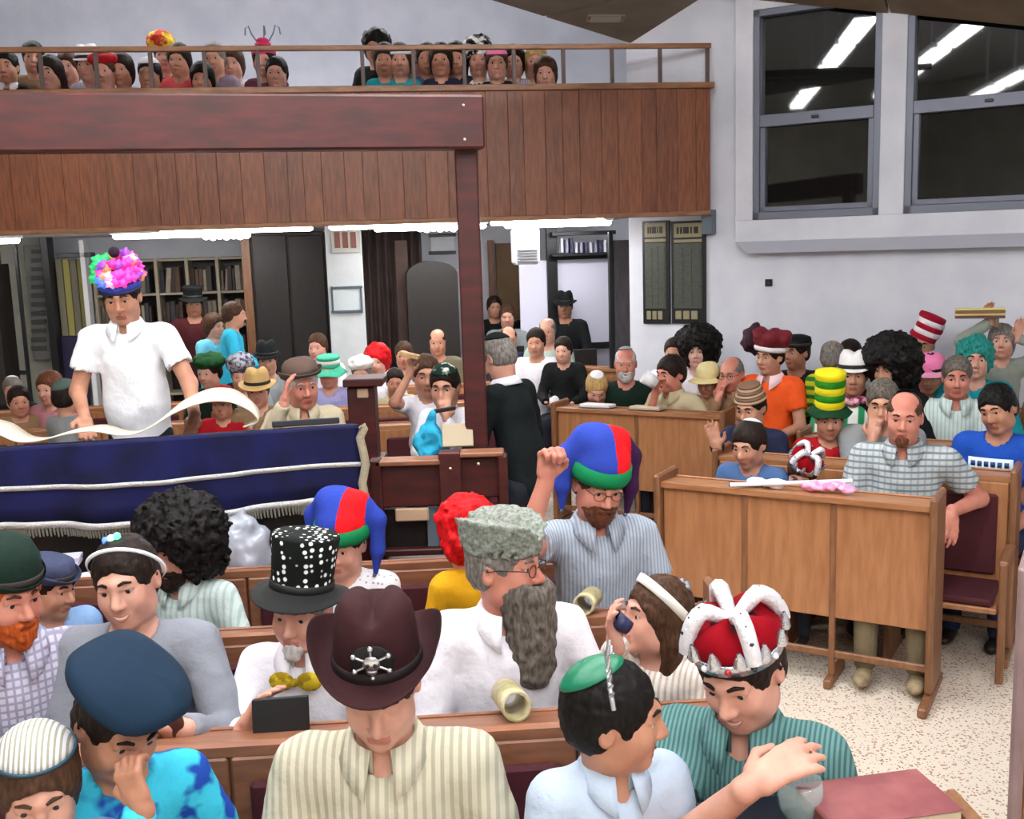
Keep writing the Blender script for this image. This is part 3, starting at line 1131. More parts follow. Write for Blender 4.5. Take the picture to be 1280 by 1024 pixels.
pth = drape(0)
cen = np.array([-TW / 2, TDp / 2])
rowsz = [1.0, .985, .94, .88, .81, .72, .635]
G = []
for i, z_ in enumerate(rowsz):
    f = max(0, (1.0 - z_)) / .365
    out = 1 + 0.0 * f
    w = .018 * f * np.sin(np.arange(len(pth)) * .83) + .012 * f * np.sin(np.arange(len(pth)) * .31 + 1)
    d = pth - cen
    d = d / np.linalg.norm(d, axis=1)[:, None]
    yy_ = np.clip(pth[:, 1], 0, TDp)
    sag = -yy_ / TDp * DROP * (1 - f) - .02 * f * np.sin(np.arange(len(pth)) * .17)
    G.append(np.c_[pth + d * (w[:, None] + .012 * f), np.full(len(pth), z_) + sag])
G = np.array(G)
k_, n_ = G.shape[:2]
idx = np.arange(k_ * n_).reshape(k_, n_)
Fq = np.stack([idx[:-1, :-1], idx[1:, :-1], idx[1:, 1:], idx[:-1, 1:]], -1).reshape(-1, 4)
o = arr('skirt', (G.reshape(-1, 3), Fq), M_VELVET, cl)
md = o.modifiers.new('thick', 'SOLIDIFY')
md.thickness = .006
box('top', (-TW - .03, .03, -.03, TDp, -.008, .004), M_VELVET, cl, .004, (0, 0, .996), (-slope, 0, 0))


def braid(row, wdt, name, nudge=.006):
    g = G[row]
    d = np.c_[g[:, :2] - cen, np.zeros(len(g))]
    d /= np.linalg.norm(d, axis=1)[:, None]
    a = g + d * nudge + np.array([0, 0, wdt / 2])
    b_ = g + d * nudge - np.array([0, 0, wdt / 2])
    V = np.concatenate([a, b_])
    n = len(g)
    i = np.arange(n - 1)
    o = arr(name, (V, np.stack([i, i + n, i + n + 1, i + 1], -1)), M_SILVER, cl)
    md = o.modifiers.new('thick', 'SOLIDIFY')
    md.thickness = .004
    return o


braid(4, .022, 'silver_band', .012)
braid(6, .03, 'silver_band', .012)
# fringe: one strand of braid loops along the hem, and the upright braid at the right corner
g = G[6]
fr_parts = []
for i in range(0, len(g) - 1):
    for t in (0, .33, .66):
        p = g[i] + (g[i + 1] - g[i]) * t
        fr_parts.append(tube_arr([p + [0, 0, -.01], p + [.004, 0, -.05 - .01 * random.random()]], (.008, .004), 4))
o = arr('fringe', joinarr(fr_parts), plain('fringe_grey', C(120, 118, 106), .8), cl)
o['kind'] = 'stuff'
kk = 14 + 59
pts = [G[r][kk - 1] + np.array([.012, -.012, 0]) for r in range(7)]
arr('corner_braid', tube_arr([p + np.array([.012 * math.sin(i * 2.1), 0, 0]) for i, p in enumerate(pts)], .02, 8), plain('braid_gold', C(170, 160, 136), .6, bump=(90, .8)), cl)


def tbl(u, n, z):
    return TB0 + PU * u + PN * n + np.array([0, 0, z - DROP / TDp * n])


# parchment scroll lying in loops across the table
M_PARCH = mottled('parchment', C(226, 216, 200), C(206, 192, 172), 8, .7)
prof = [(-2.0, .02), (-1.95, .05), (-1.82, .10), (-1.7, .12), (-1.58, .09), (-1.5, .02), (-1.4, .015), (-1.28, .05), (-1.15, .06), (-1.05, .02), (-.98, .02), (-.9, .06), (-.8, .14), (-.66, .19), (-.54, .18), (-.44, .1), (-.42, .04), (-.5, .015)]
pp = np.array(prof)
tt = np.linspace(0, len(pp) - 1, 90)
cu = np.interp(tt, range(len(pp)), pp[:, 0])
cz = np.interp(tt, range(len(pp)), pp[:, 1])
for _ in range(4):
    cu[1:-1] = (cu[:-2] + cu[1:-1] * 2 + cu[2:]) / 4
    cz[1:-1] = (cz[:-2] + cz[1:-1] * 2 + cz[2:]) / 4
V = np.array([tbl(u_, n_ + .03 * math.sin(u_ * 7), z_ * zf_ + zo_) for n_, zf_, zo_ in ((.06, .8, .006), (.2, 1.0, .008), (.40, 1.15, .012)) for u_, z_ in zip(cu, cz)])
n = len(cu)
i = np.arange(n - 1)
o = arr('parchment_scroll', (V, np.concatenate([np.stack([i, i + 1, i + 1 + n, i + n], -1) + q * n for q in (0, 1)])), M_PARCH)
md = o.modifiers.new('thick', 'SOLIDIFY')
md.thickness = .006
tag(o, 'long parchment scroll lying in loops across the blue table cloth', 'scroll')
# dark book and small cups near the bowler-hatted man
o = box('book', (-.32, .0, .16, .38, 0, .03), plain('black_cover', C(16, 16, 30), .5), None, .004, tuple(tbl(-.05, 0, .008)), (-slope, 0, PA))
tag(o, 'flat black book at the right end of the blue table cloth', 'book')
# crumpled prayer shawl at the left end of the table
fs = Field(axis(-.2, .2, .012), axis(-.16, .16, .012), axis(-.02, .16, .012))
for q in range(9):
    fs.ell((random.uniform(-.12, .12), random.uniform(-.08, .08), .03), (.09, .05, .045 + .02 * random.random()), .02, noise=(22, .012))
fs.cut((0, 0, 0), (0, 0, -1))
o = arr('folded_cloth', fs.mesh(), cloth('white_wool', C(214, 210, 214), 'v', C(120, 112, 120), 40, .2))
o.location = tbl(-1.86, .25, .006)
o.scale = (1.3, 1.2, 1.6)
o.rotation_euler = (0, 0, PA)
tag(o, 'crumpled white and grey cloth at the left end of the blue table', 'cloth')

# things under the table
fs = Field(axis(-.2, .2, .012), axis(-.15, .15, .012), axis(-.02, .4, .012))
fs.ell((0, 0, .15), (.15, .1, .17), .03, noise=(16, .025, 40, .008))
fs.cap((0, 0, .3), (.03, 0, .36), .03, .012, .04)
fs.cut((0, 0, 0), (0, 0, -1))
pbp = at_depth(300, 690, 4.62)
o = arr('plastic_bag', fs.mesh(), plain('clear_plastic', C(176, 182, 196), .18, alpha=.75, spec=.8))
o.location = (pbp[0], pbp[1], pbp[2] - .16)
tag(o, 'knotted translucent plastic bag below the blue cloth', 'bag')

# ================================================================== PEWS
M_PAD = plain('maroon_velvet', C(70, 14, 26), .8, bump=(60, .2))


def pew(label, A, B, z=1.0, seats=3, front='panel', seat=True, back_seat=False, ends=(1, 1), group=None, depth=.24, m_body=None, m_top=None, name='pew', slope_=.07):
    """desk whose viewer-side edge runs from A to B; 'front' = 'panel' or 'pads' (backrests of the seats before it)"""
    A = np.array(A, float)
    B = np.array(B, float)
    L = float(np.linalg.norm(B - A))
    an = math.atan2(B[1] - A[1], B[0] - A[0])
    mb = m_body or M_OAK
    mt = m_top or M_OAKTOP
    p = empty(name, (A[0], A[1], 0), an, label, 'pew', group)
    w = L / seats
    dr = depth * slope_        # the top slopes down towards the people sitting at it
    V = [(x, y, zz) for x in (0, L) for (y, zz) in ((0, z), (.03, z + .002), (depth, z - dr), (depth, z - dr - .026), (0, z - .028))]
    link('desk_top', pymesh('desk_top', V, [(0, 1, 2, 3, 4), (9, 8, 7, 6, 5)] + [(i, 5 + i, 5 + (i + 1) % 5, (i + 1) % 5) for i in range(5)]), mt, p)
    box('desk_lip', (0, L, depth - .012, depth, z - dr, z - dr + .012), mb, p)
    for q in range(seats):
        x0, x1 = q * w + .004, (q + 1) * w - .004
        box('panel', (x0, x1, .03, .05, .36 if front == 'panel' else .3, z - .03), mb, p, .003)
        if front == 'pads':
            o = box('frame_panel', (x0, x1, -.005, .03, .38, z - .03), mb, p, .006)
            box('back_pad', (x0 + .05, x1 - .05, -.035, -.006, .46, z - .09), M_PAD, p, .02)
        if seat:
            s_ = box('seat', (x0, x1, -.45, -.05, .38, .41), mb, p, .006)
            box('seat_cushion', (x0 + .02, x1 - .02, -.44, -.06, .41, .45), M_PAD, s_, .012)
    for q in range(seats + 1):
        x = min(max(q * w, .015), L - .015)
        if 0 < q < seats:
            box('leg', (x - .015, x + .015, .02, .06, .05, z - .03), M_OAKEDGE, p, .004)
            box('leg_foot', (x - .02, x + .02, -.06, .26, 0, .05), M_OAKEDGE, p, .006)
            if seat:
                box('seat_leg', (x - .015, x + .015, -.42, -.05, .0, .39), M_OAKEDGE, p, .004)
    for e, x in ((ends[0], -.018), (ends[1], L + .018)):
        if e:
            box('end_panel', (x - .018, x + .018, -.03, depth + .03, .05, z + .045), M_OAKEDGE, p, .012)
            box('end_foot', (x - .022, x + .022, -.2, depth + .08, 0, .05), M_OAKEDGE, p, .008)
            if seat:
                box('armrest', (x - .025, x + .025, -.4, -.03, .62, .65), M_OAKEDGE, p, .01)
                box('arm_post', (x - .018, x + .018, -.42, -.36, 0, .64), M_OAKEDGE, p, .006)
    box('stretcher', (0, L, .03, .055, .14, .18), M_OAKEDGE, p, .006)
    return p


# centre rows (their desks face the camera side)
CA = math.radians(3.5)
CU = np.array([math.cos(CA), math.sin(CA)])


def crow(y0, x0, x1):
    return np.array([x0, y0 + x0 * math.tan(CA)]), np.array([x1, y0 + x1 * math.tan(CA)])


a, b_ = crow(2.67, -2.2, .62)
PC1 = pew('walnut-topped pew right behind the man in the brown cowboy hat', a, b_, 1.0, 6, 'pads', True, ends=(0, 1), m_body=M_WALNUT, m_top=M_WALNUT, slope_=.26)
a, b_ = crow(3.5, -2.4, .72)
PC2 = pew('walnut-topped pew behind the man in the white shirt and grey fur hat', a, b_, 1.0, 6, 'pads', True, ends=(0, 1), m_body=M_WALNUT, m_top=M_WALNUT, slope_=.26)
a, b_ = crow(4.33, -2.6, .3)
PC3 = pew('walnut-topped pew nearest the reading platform', a, b_, .98, 6, 'pads', True, ends=(0, 1), m_body=M_WALNUT, m_top=M_WALNUT, slope_=.26)
# right block, turned towards the reading platform
RA = math.radians(-27.5)
RE = np.array([math.cos(RA), math.sin(RA)])
RN = np.array([-math.sin(RA), math.cos(RA)])
A0 = at_height(826, 603, 1.0)[:2]
B0 = at_height(1163, 634, 1.0)[:2]
RE = (B0 - A0) / np.linalg.norm(B0 - A0)
RN = np.array([-RE[1], RE[0]])
LA = float(np.linalg.norm(B0 - A0))
PRA = pew('oak pew desk with three wide front panels facing the aisle', A0, B0, 1.0, 3, 'panel', False, ends=(1, 1))
RP = .80
rb = A0 + RN * RP
PRB = pew('second oak pew of the right block, behind the man in the striped plaid shirt', rb + RE * .05, rb + RE * (LA + .28), 1.0, 3, 'pads', True, ends=(1, 1))
PRC = pew('oak pew in the right block behind the boy in the yellow and green hat', A0 + RN * RP * 2 + RE * .35, A0 + RN * RP * 2 + RE * (LA + .9), 1.0, 4, 'pads', True, ends=(1, 1))
D0 = at_height(700, 508, 1.0)[:2]
D1 = at_height(905, 518, 1.0)[:2]
De_ = (D1 - D0) / np.linalg.norm(D1 - D0)
D0 = D0 + np.array([De_[1], -De_[0]]) * .08
D1 = D1 + np.array([De_[1], -De_[0]]) * .08
PRD = pew('oak pew desk before the drinking man and the white-bearded man', D0, D1, 1.0, 2, 'panel', False, ends=(1, 1))
de = (D1 - D0) / np.linalg.norm(D1 - D0)
dn = np.array([-de[1], de[0]])
PRE = pew('rearmost oak pew of the right block below the memorial boards', D0 + dn * .82 + de * .1, D1 + dn * .82 + de * 2.0, 1.0, 6, 'pads', True)
# rows behind the platform and under the balcony
PBS = []
for i, (n, ua, ub_, lab) in enumerate(((-1.15, 2.0, 3.9, 'oak pew just behind the mahogany lectern and post'), (-.15, 1.6, 4.2, 'oak pew behind the boy with the blue bag'), (1.1, 1.2, 4.3, 'oak pew at the line of the balcony front'), (-.5, -1.2, 1.4, 'oak pew behind the reader in the white polo shirt'), (.7, -1.0, 1.2, 'oak pew before the pale bookcase'))):
    a = bal(ua, n)[:2]
    b_ = bal(ub_, n)[:2]
    PBS.append(pew(lab, a, b_, .98, 4, 'pads', True))
a = at_height(692, 458, 1.02)[:2]
b_ = at_height(772, 462, 1.02)[:2]
pew('short oak pew standing by itself before the whiteboard', a, b_, 1.02, 2, 'panel', False)
bn_ = empty('dark_bench', (*at_depth(700, 430, 11.6)[:2], 0), ANG, 'dark brown high-backed bench before the whiteboard', 'bench')
box('back', (-.5, .42, 0, .05, .3, 1.15), M_DARKWOOD, bn_)
box('seat', (-.5, .42, -.4, 0, .4, .45), M_DARKWOOD, bn_)
for xx in (-.48, .4):
    box('leg', (xx, xx + .04, -.38, .04, 0, .4), M_DARKWOOD, bn_)
# balcony benches, two rows
bi = 0
for (ua, ub_, w_) in ((-1.2, 1.5, 'above the reader'), (1.55, 2.6, 'above the mahogany beam'), (2.7, 4.9, 'right of the beam end')):
    for (n_, r_) in ((.98, 'front'), (1.5, 'rear')):
        bb = empty('bench', tuple(bal(ua, n_, ZB + .3)), ANG, '%s brown balcony bench %s' % (r_, w_), 'bench')
        box('seat', (0, ub_ - ua, -.36, 0, .40, .44), M_WALNUT, bb)
        for xx in (.03, ub_ - ua - .07):
            box('leg', (xx, xx + .04, -.34, -.02, 0, .40), M_WALNUT, bb)
for i, (y_, xa, xb) in enumerate(((10.15, .1, .75), (11.0, -.25, .65), (12.55, -.35, .85))):
    bb = empty('bench', (xa, y_, 0), .05, 'dark bench under the balcony, %s of three before the whiteboard' % ('nearest', 'middle', 'rearmost')[i], 'bench')
    box('seat', (0, xb - xa, -.2, .25, .40, .44), M_DARKWOOD, bb)
    for xx in (.03, xb - xa - .07):
        box('leg', (xx, xx + .04, -.18, .22, 0, .40), M_DARKWOOD, bb)
# nearest desk corner with books, and the pew end cut by the right picture edge
c0 = at_height(1182, 1000, .98)
nd = empty('pew_desk', (c0[0], c0[1], 0), math.radians(3), 'oak desk corner under the red book at the bottom edge', 'desk')
box('desk_top', (-.75, 0, -.34, 0, .95, .975), M_OAKTOP, nd, .006)
box('panel', (-.73, -.03, -.30, -.28, .3, .95), M_OAK, nd)
box('end_panel', (0, .035, -.36, .02, .05, 1.0), M_OAKEDGE, nd, .01)
box('end_foot', (-.005, .04, -.42, .08, 0, .05), M_OAKEDGE, nd)
box('end_panel', (-.77, -.75, -.36, 0, .0, .98), M_OAKEDGE, nd, .01)
pe = at_depth(1282, 708, 3.1)
ep = empty('pew_end', (pe[0], pe[1], 0), math.radians(-30), 'grey-brown pew end cut off by the right picture edge', 'pew')
box('end_panel', (-.02, .02, -.02, .32, .05, pe[2]), mottled('pew_end_grey', C(150, 126, 126), C(130, 106, 104), 5, .5), ep, .012)
box('end_foot', (-.025, .025, -.1, .4, 0, .05), M_OAKEDGE, ep)
box('desk_top', (.02, .6, 0, .3, pe[2] - .07, pe[2] - .045), M_OAKTOP, ep)
box('panel', (.02, .6, .03, .05, .3, pe[2] - .07), M_OAK, ep)

# seats on the platform
for (px_, py_, Y_, w_, lab) in ((548, 560, 6.0, .8, 'dark red bench on the platform under the two boys'), (378, 540, 5.8, .5, 'dark red stool on the platform under the man in the bowler hat')):
    p_ = at_depth(px_, py_, Y_)
    be = empty('bench', (p_[0], Y_ + .02, .5), 0, lab, 'seat')
    box('seat', (-w_ / 2, w_ / 2, -.2, .3, .39, .43), M_REDWOOD, be)
    for xx in (-w_ / 2 + .02, w_ / 2 - .06):
        for yy in (-.18, .24):
            box('leg', (xx, xx + .04, yy, yy + .04, 0, .39), M_REDWOOD, be)
# ================================================================== PEOPLE
def rot(yaw=0, pitch=0, roll=0):
    y, p, r = map(math.radians, (yaw, pitch, roll))
    return np.array(Matrix.Rotation(y, 3, 'Z') @ Matrix.Rotation(p, 3, 'X') @ Matrix.Rotation(r, 3, 'Y'))


def unit(v):
    v = np.asarray(v, float)
    return v / (np.linalg.norm(v) + 1e-9)


LOD = {0: dict(h=.0055, b=.016, c=.014, f=.0065, r=.0065), 1: dict(h=.009, b=.022, c=.019, f=.009, r=.010), 2: dict(h=.0135, b=.03, c=.026, f=.012, r=.014)}
SKINS = {'fair': (C(214, 164, 144), C(188, 128, 110)), 'tan': (C(204, 152, 126), C(174, 116, 94)), 'olive': (C(190, 138, 112), C(158, 104, 82)), 'pale': (C(222, 182, 166), C(200, 146, 132)), 'red': (C(206, 140, 120), C(182, 106, 90))}
HAIRC = {'black': (C(26, 22, 22), C(12, 10, 10)), 'dark': (C(44, 32, 27), C(24, 17, 14)), 'brown': (C(84, 58, 42), C(54, 36, 26)), 'grey': (C(140, 134, 128), C(92, 88, 84)), 'white': (C(206, 204, 202), C(164, 160, 158)), 'auburn': (C(112, 66, 44), C(74, 42, 30)), 'orange': (C(196, 96, 40), C(150, 62, 24)), 'red': (C(222, 20, 26), C(160, 8, 16)), 'blond': (C(196, 164, 108), C(150, 118, 70)), 'teal': (C(44, 150, 140), C(24, 100, 96)), 'saltpepper': (C(118, 110, 102), C(72, 66, 60))}


def skin_mat(k):
    a, b_ = SKINS[k]
    return mottled('skin_' + k, a, b_, 9, .5, detail=3, bump=.05, spec=.4, lo=.3, hi=.8)


def hair_mat(k):
    a, b_ = HAIRC[k]
    return mottled('hair_' + k, a, b_, 60, .55, (1.5, 1.5, .5), 4, bump=.6, spec=.15)


def lip_mat(k):
    a = SKINS[k][1]
    return plain('lips_' + k, (a[0] * .92, a[1] * .74, a[2] * .78, 1), .4)


M_EYEW = plain('eye_white', C(188, 176, 168), .3)
M_IRIS = plain('eye_iris', C(34, 24, 20), .2)
M_TROU = {'dark': cloth('trousers_dark', C(34, 36, 46)), 'khaki': cloth('trousers_khaki', C(120, 108, 84)), 'grey': cloth('trousers_grey', C(84, 86, 90)), 'blue': cloth('trousers_blue', C(44, 56, 88))}
M_SHOE = plain('shoe_dark', C(30, 26, 24), .5)
M_SHOEB = mottled('shoe_tan', C(168, 150, 116), C(120, 104, 80), 12, .7)


def ik(S, W, l1, l2, pole):
    S, W = np.array(S, float), np.array(W, float)
    d = W - S
    D = np.linalg.norm(d)
    mx = (l1 + l2) * .985
    if D > mx:
        W = S + d * mx / D
        d = W - S
        D = mx
    D = max(D, abs(l1 - l2) + .02)
    u_ = unit(d)
    a = (l1 * l1 - l2 * l2 + D * D) / (2 * D)
    h = math.sqrt(max(l1 * l1 - a * a, 0))
    p = np.asarray(pole, float) - S
    p = unit(p - u_ * (p @ u_))
    return S + u_ * a + p * h, W


def hand_prims(W, fd, pn, thumb, sc, curl, spread=1.0):
    """palm + five unequal, bent fingers.  fd finger direction, pn palm side, thumb +-1 along side = fd x pn"""
    fd = unit(fd)
    pn = unit(np.asarray(pn, float) - fd * (np.asarray(pn, float) @ fd))
    sd = np.cross(fd, pn)
    out = []
    W = np.asarray(W, float)
    out.append((W - fd * .01 * sc, W + fd * .03 * sc, .027 * sc, .026 * sc))
    for o_ in (-.026, -.009, .009, .026):
        out.append((W + fd * .028 * sc + sd * o_ * .8 * sc, W + fd * .088 * sc + sd * o_ * sc, .0145 * sc, .0115 * sc))
    for o_, l in zip((-.03, -.01, .01, .029), ((.06, .078, .072, .056) if thumb < 0 else (.056, .072, .078, .06))):
        b0 = W + fd * .088 * sc + sd * o_ * sc
        dirv = fd + sd * o_ * 3 * spread
        for q, fr in enumerate((.45, .32, .25)):
            ang = curl * (.5 + .6 * q)
            dv = unit(unit(dirv) * math.cos(ang) + pn * math.sin(ang))
            b1 = b0 + dv * l * fr * 1.15 * sc
            out.append((b0, b1, (.0098 - .0009 * q) * sc, (.0092 - .0012 * q) * sc))
            b0 = b1
    t0 = W + fd * .022 * sc + sd * thumb * .028 * sc
    t1 = t0 + unit(fd * .75 + sd * thumb * .7 + pn * .35) * .045 * sc
    t2 = t1 + unit(fd * .95 + sd * thumb * (.25 - .4 * curl) + pn * (.25 + .4 * curl)) * .036 * sc
    out.append((t0, t1, .0135 * sc, .011 * sc))
    out.append((t1, t2, .0108 * sc, .0088 * sc))
    return out


NP = [0]


def person(label, px, py, Y, yaw=0, zf=0.0, stand=False, s=None, hs=None, head=(0, 0, 0), lean=(0.05, 0), girth=1.0, sw=1.0,
           skin='fair', hair=('short', 'dark'), hat=None, beard=None, glasses=False, shirt=None, sleeve='long', neck='crew', under=None,
           trousers='dark', shoes=None, arms=None, lod=1, eyes=True, group=None, smile=False, seat_z=.45, extra=None, legs=True, collar_mat=None, row=None):
    if row is not None:
        # slide along the line of sight until the hips are 'row[1]' metres behind the desk line of pew row[0]
        pw, want = row
        a_ = pw.rotation_euler.z
        for _ in range(12):
            q_ = at_depth(px, py, Y)
            y0_ = math.radians(yaw)
            q_ = q_ + np.array([-math.sin(y0_), math.cos(y0_), 0]) * lean[0]
            v_ = -(q_[0] - pw.location.x) * math.sin(a_) + (q_[1] - pw.location.y) * math.cos(a_)
            Y += (want - v_) * .8
    NP[0] += 1
    R = LOD[lod]
    Hw = at_depth(px, py, Y)
    hz = float(Hw[2]) - zf
    if stand:
        s = s or hz / 1.62
        hipz = .90 * s
        if s * 1.62 != hz:
            hipz = hz - .72 * s
    else:
        s = s or min(max((hz - seat_z) / .77, .62), 1.12)
        hipz = hz - .77 * s + .09 * s
    hs = 1.08 * (hs or (.42 + .58 * min(s, 1.05)))
    yr = math.radians(yaw)
    cy, sy = math.cos(yr), math.sin(yr)
    H = np.array([lean[1] * s, -lean[0] * s, hz])
    root = empty('person', (Hw[0] - (cy * H[0] - sy * H[1]), Hw[1] - (sy * H[0] + cy * H[1]), zf), yr, label, 'person', group)
    inv = np.array([[cy, sy, 0], [-sy, cy, 0], [0, 0, 1]])
    base = np.array([Hw[0] - (cy * H[0] - sy * H[1]), Hw[1] - (sy * H[0] + cy * H[1]), zf])

    def loc(P):
        return inv @ (np.asarray(P, float) - base)
    HR = rot(*head)

    def hp(v):
        return H + HR @ (np.asarray(v, float) * hs)
    skm = skin_mat(skin)
    P = np.array([0, .03 * s, hipz])
    N = H + np.array([-.02 * math.sin(math.radians(head[2])), .025 * s + .06 * hs * math.sin(math.radians(max(head[1], 0))), -.168 * s])
    N[2] = min(N[2], H[2] - .15 * hs)
    Cc = P + (N - P) * .70
    Bb = P + (N - P) * .30
    # shoulders and arms
    shw = .168 * s * sw
    S = {k: N + np.array([q * shw, .012 * s, -.038 * s]) for k, q in (('l', -1), ('r', 1))}
    A = {}
    for k, q in (('l', -1), ('r', 1)):
        a = (arms or {}).get(k)
        if a is None:
            a = dict(to='desk')
        a = dict(a)
        to = a.get('to')
        if to == 'desk':
            W = S[k] + np.array([-q * .03, -.30, -.31]) * s
            a.setdefault('fd', (-q * .6, -.7, -.15))
            a.setdefault('pn', (0, -.1, -1))
        elif to == 'lap':
            W = S[k] + np.array([-q * .05, -.24, -.40]) * s
            a.setdefault('fd', (-q * .5, -.8, -.3))
            a.setdefault('pn', (0, 0, -1))
        elif to == 'side':
            W = S[k] + np.array([q * .06, -.04, -.53]) * s
            a.setdefault('fd', (0, -.15, -1))
            a.setdefault('pn', (-q, 0, 0))
        elif to == 'face':
            W = hp((q * .035, -.17, -.14))
            a.setdefault('fd', (-q * .1, .35, .9))
            a.setdefault('pn', (-q * .3, 1, 0))
        elif to == 'rel':
            W = N + np.array(a['p']) * s
        else:
            W = loc(at_depth(*a['px']))
            if 'wfd' in a:
                a['fd'] = inv @ np.array(a['wfd'], float)
            if 'wpn' in a:
                a['pn'] = inv @ np.array(a['wpn'], float)
        a.setdefault('fd', (0, -1, 0))
        a.setdefault('pn', (0, 0, -1))
        pole = S[k] + (np.array([q * .25, .12, -.5]) if 'pole' not in a else np.array(a['pole'], float))
        E_, W = ik(S[k], W, .285 * s, .255 * s, pole)
        a.update(E=E_, W=W, q=q)
        A[k] = a
    vis = [k for k in 'lr' if A[k].get('show')]
    # ---------------- body: one continuous skin
    allp = [H, N, P] + [A[k][x] for k in 'lr' for x in 'EW']
    lo = np.min(allp, 0) - .2 * s
    hi = np.max(allp, 0) + .2 * s
    lo[:2] = np.minimum(lo[:2], [-.26 * s * sw * girth, -.2])
    hi[:2] = np.maximum(hi[:2], [.26 * s * sw * girth, .2])
    zlow = 0.0 if stand else hipz - .2 * s
    lo[2] = zlow
    leg = []
    if legs:
        for q in (-1, 1):
            if stand:
                leg.append((P + [q * .085 * s, 0, -.02], np.array([q * .095 * s, -.01, .48 * s]), np.array([q * .1 * s, .03, .08 * s])))
            else:
                kz = min(hipz - .02, .48 * s + .02)
                leg.append((P + [q * .085 * s, 0, -.02], np.array([q * .11 * s, -.40 * s, hipz - .03]), np.array([q * .115 * s, -.40 * s, max(hipz - .03 - .40 * s, .085)])))
    hb = .135 * hs
    bx = [(H[0] - .1 * hs, H[0] + .1 * hs, R['h'])]
    by = [(H[1] - .13 * hs, H[1] + .12 * hs, R['h'])]
    bz = [(H[2] - .13 * hs, H[2] + .03 * hs, R['h']), (H[2] + .03 * hs, H[2] + .13 * hs, R['h'] * 2)]
    for k in vis:
        c = A[k]['W'] + unit(A[k]['fd']) * .09 * s
        for i_, bb_ in enumerate((bx, by, bz)):
            bb_.append((c[i_] - .11 * s, c[i_] + .11 * s, R['f']))
    F = Field(axis(lo[0], hi[0], R['b'], bx), axis(lo[1], hi[1], R['b'], by), axis(lo[2], H[2] + .17 * hs, R['b'], bz) if hi[2] < H[2] + .2 else axis(lo[2], hi[2], R['b'], bz))
    g = girth
    F.cap(P, Bb, .135 * s * g, .132 * s * g, .05, ysc=.76)
    F.cap(Bb, Cc, .132 * s * g, .138 * s * (.5 + .5 * g), .05, ysc=.74)
    F.cap(S['l'] * .86 + S['r'] * .14, S['r'] * .86 + S['l'] * .14, .058 * s, .058 * s, .06)
    F.cap(N + [0, .005, .03 * s], N + [0, .01, -.06 * s], .05 * s, .085 * s, .05)
    for k in 'lr':
        a = A[k]
        F.cap(S[k], a['E'], .05 * s, .041 * s, .035)
        F.cap(a['E'], a['W'], .041 * s, .027 * s, .02)
        if k in vis or lod < 2:
            for (p0, p1, r0, r1) in hand_prims(a['W'], a['fd'], a['pn'], a.get('thumb', -a['q']), s * 1.04, a.get('curl', .45), a.get('spread', 1.0)):
                F.cap(p0, p1, max(r0, R['f'] * .75 if k in vis else R['b'] * .6), max(r1, R['f'] * .7 if k in vis else R['b'] * .55), .008)
    # head
    sc = hs

    def E(c, r, k=.02, op='u'):
        F.ell(hp(c), np.array(r) * sc, k * sc, op, HR)

    def K(a, b_, ra, rb, k=.012, op='u'):
        F.cap(hp(a), hp(b_), ra * sc, rb * sc, k * sc, op)
    F.cap(hp((0, .03, -.05)), N + [0, .005, .0], .052 * sc, .056 * s, .03)
    E((0, .015, .032), (.075, .095, .086), .02)
    E((0, -.022, -.035), (.058, .066, .078), .05)
    E((0, -.066, -.094), (.024, .02, .018), .03)
    for q in (-1, 1):
        E((q * .036, -.058, -.03), (.024, .024, .026), .03)
        E((q * .046, -.01, -.07), (.016, .03, .022), .04)
    K((-.036, -.074, .03), (0, -.086, .028), .011, .011, .018)
    K((.036, -.074, .03), (0, -.086, .028), .011, .011, .018)
    for q in (-1, 1):
        if eyes == 'closed':
            E((q * .032, -.092, .008), (.015, .012, .010), .012, 's')
            E((q * .032, -.074, .006), (.015, .013, .012), .006)
        else:
            E((q * .032, -.095, .007), (.017, .0165, .010), .012, 's')
            if lod == 0:
                K((q * .018, -.0875, .0155), (q * .046, -.080, .0145), .0052, .005, .006)
                K((q * .020, -.084, .001), (q * .044, -.077, .0), .0035, .0035, .006)
    K((0, -.088, .014), (0, -.110, -.026), .0085, .0125, .014)
    for q in (-1, 1):
        E((q * .0115, -.099, -.032), (.0085, .010, .008), .008)
    if smile:
        E((0, -.078, -.066), (.024, .012, .014), .02)
    else:
        K((-.022, -.082, -.064), (0, -.090, -.061), .005, .006, .008)
        K((.022, -.082, -.064), (0, -.090, -.061), .005, .006, .008)
        K((-.018, -.084, -.073), (.018, -.084, -.073), .0062, .0062, .008)
        if lod == 0:
            K((-.024, -.092, -.067), (.024, -.092, -.067), .0024, .0024, .004, 's')
    if lod < 2:
        for q in (-1, 1):
            E((q * .079, .018, -.006), (.010, .019, .031), .012)
            E((q * .086, .012, -.004), (.006, .010, .018), .006, 's')
    if stand or not legs:
        pass
    V, Q = F.mesh()
    fc = V[Q].mean(1)
    h_ = ((fc - H) @ HR) / hs
    idx = np.zeros(len(Q), int)
    lipz = (h_[:, 2] < -.057) & (h_[:, 2] > -.080) & (np.abs(h_[:, 0]) < .024) & (h_[:, 1] < -.074)
    idx[lipz] = 1
    if smile:
        idx[:] = 0
    body = link('body', npmesh('body', V, Q, True, idx), [skm, lip_mat(skin), plain('teeth', C(226, 220, 208), .3)], root)
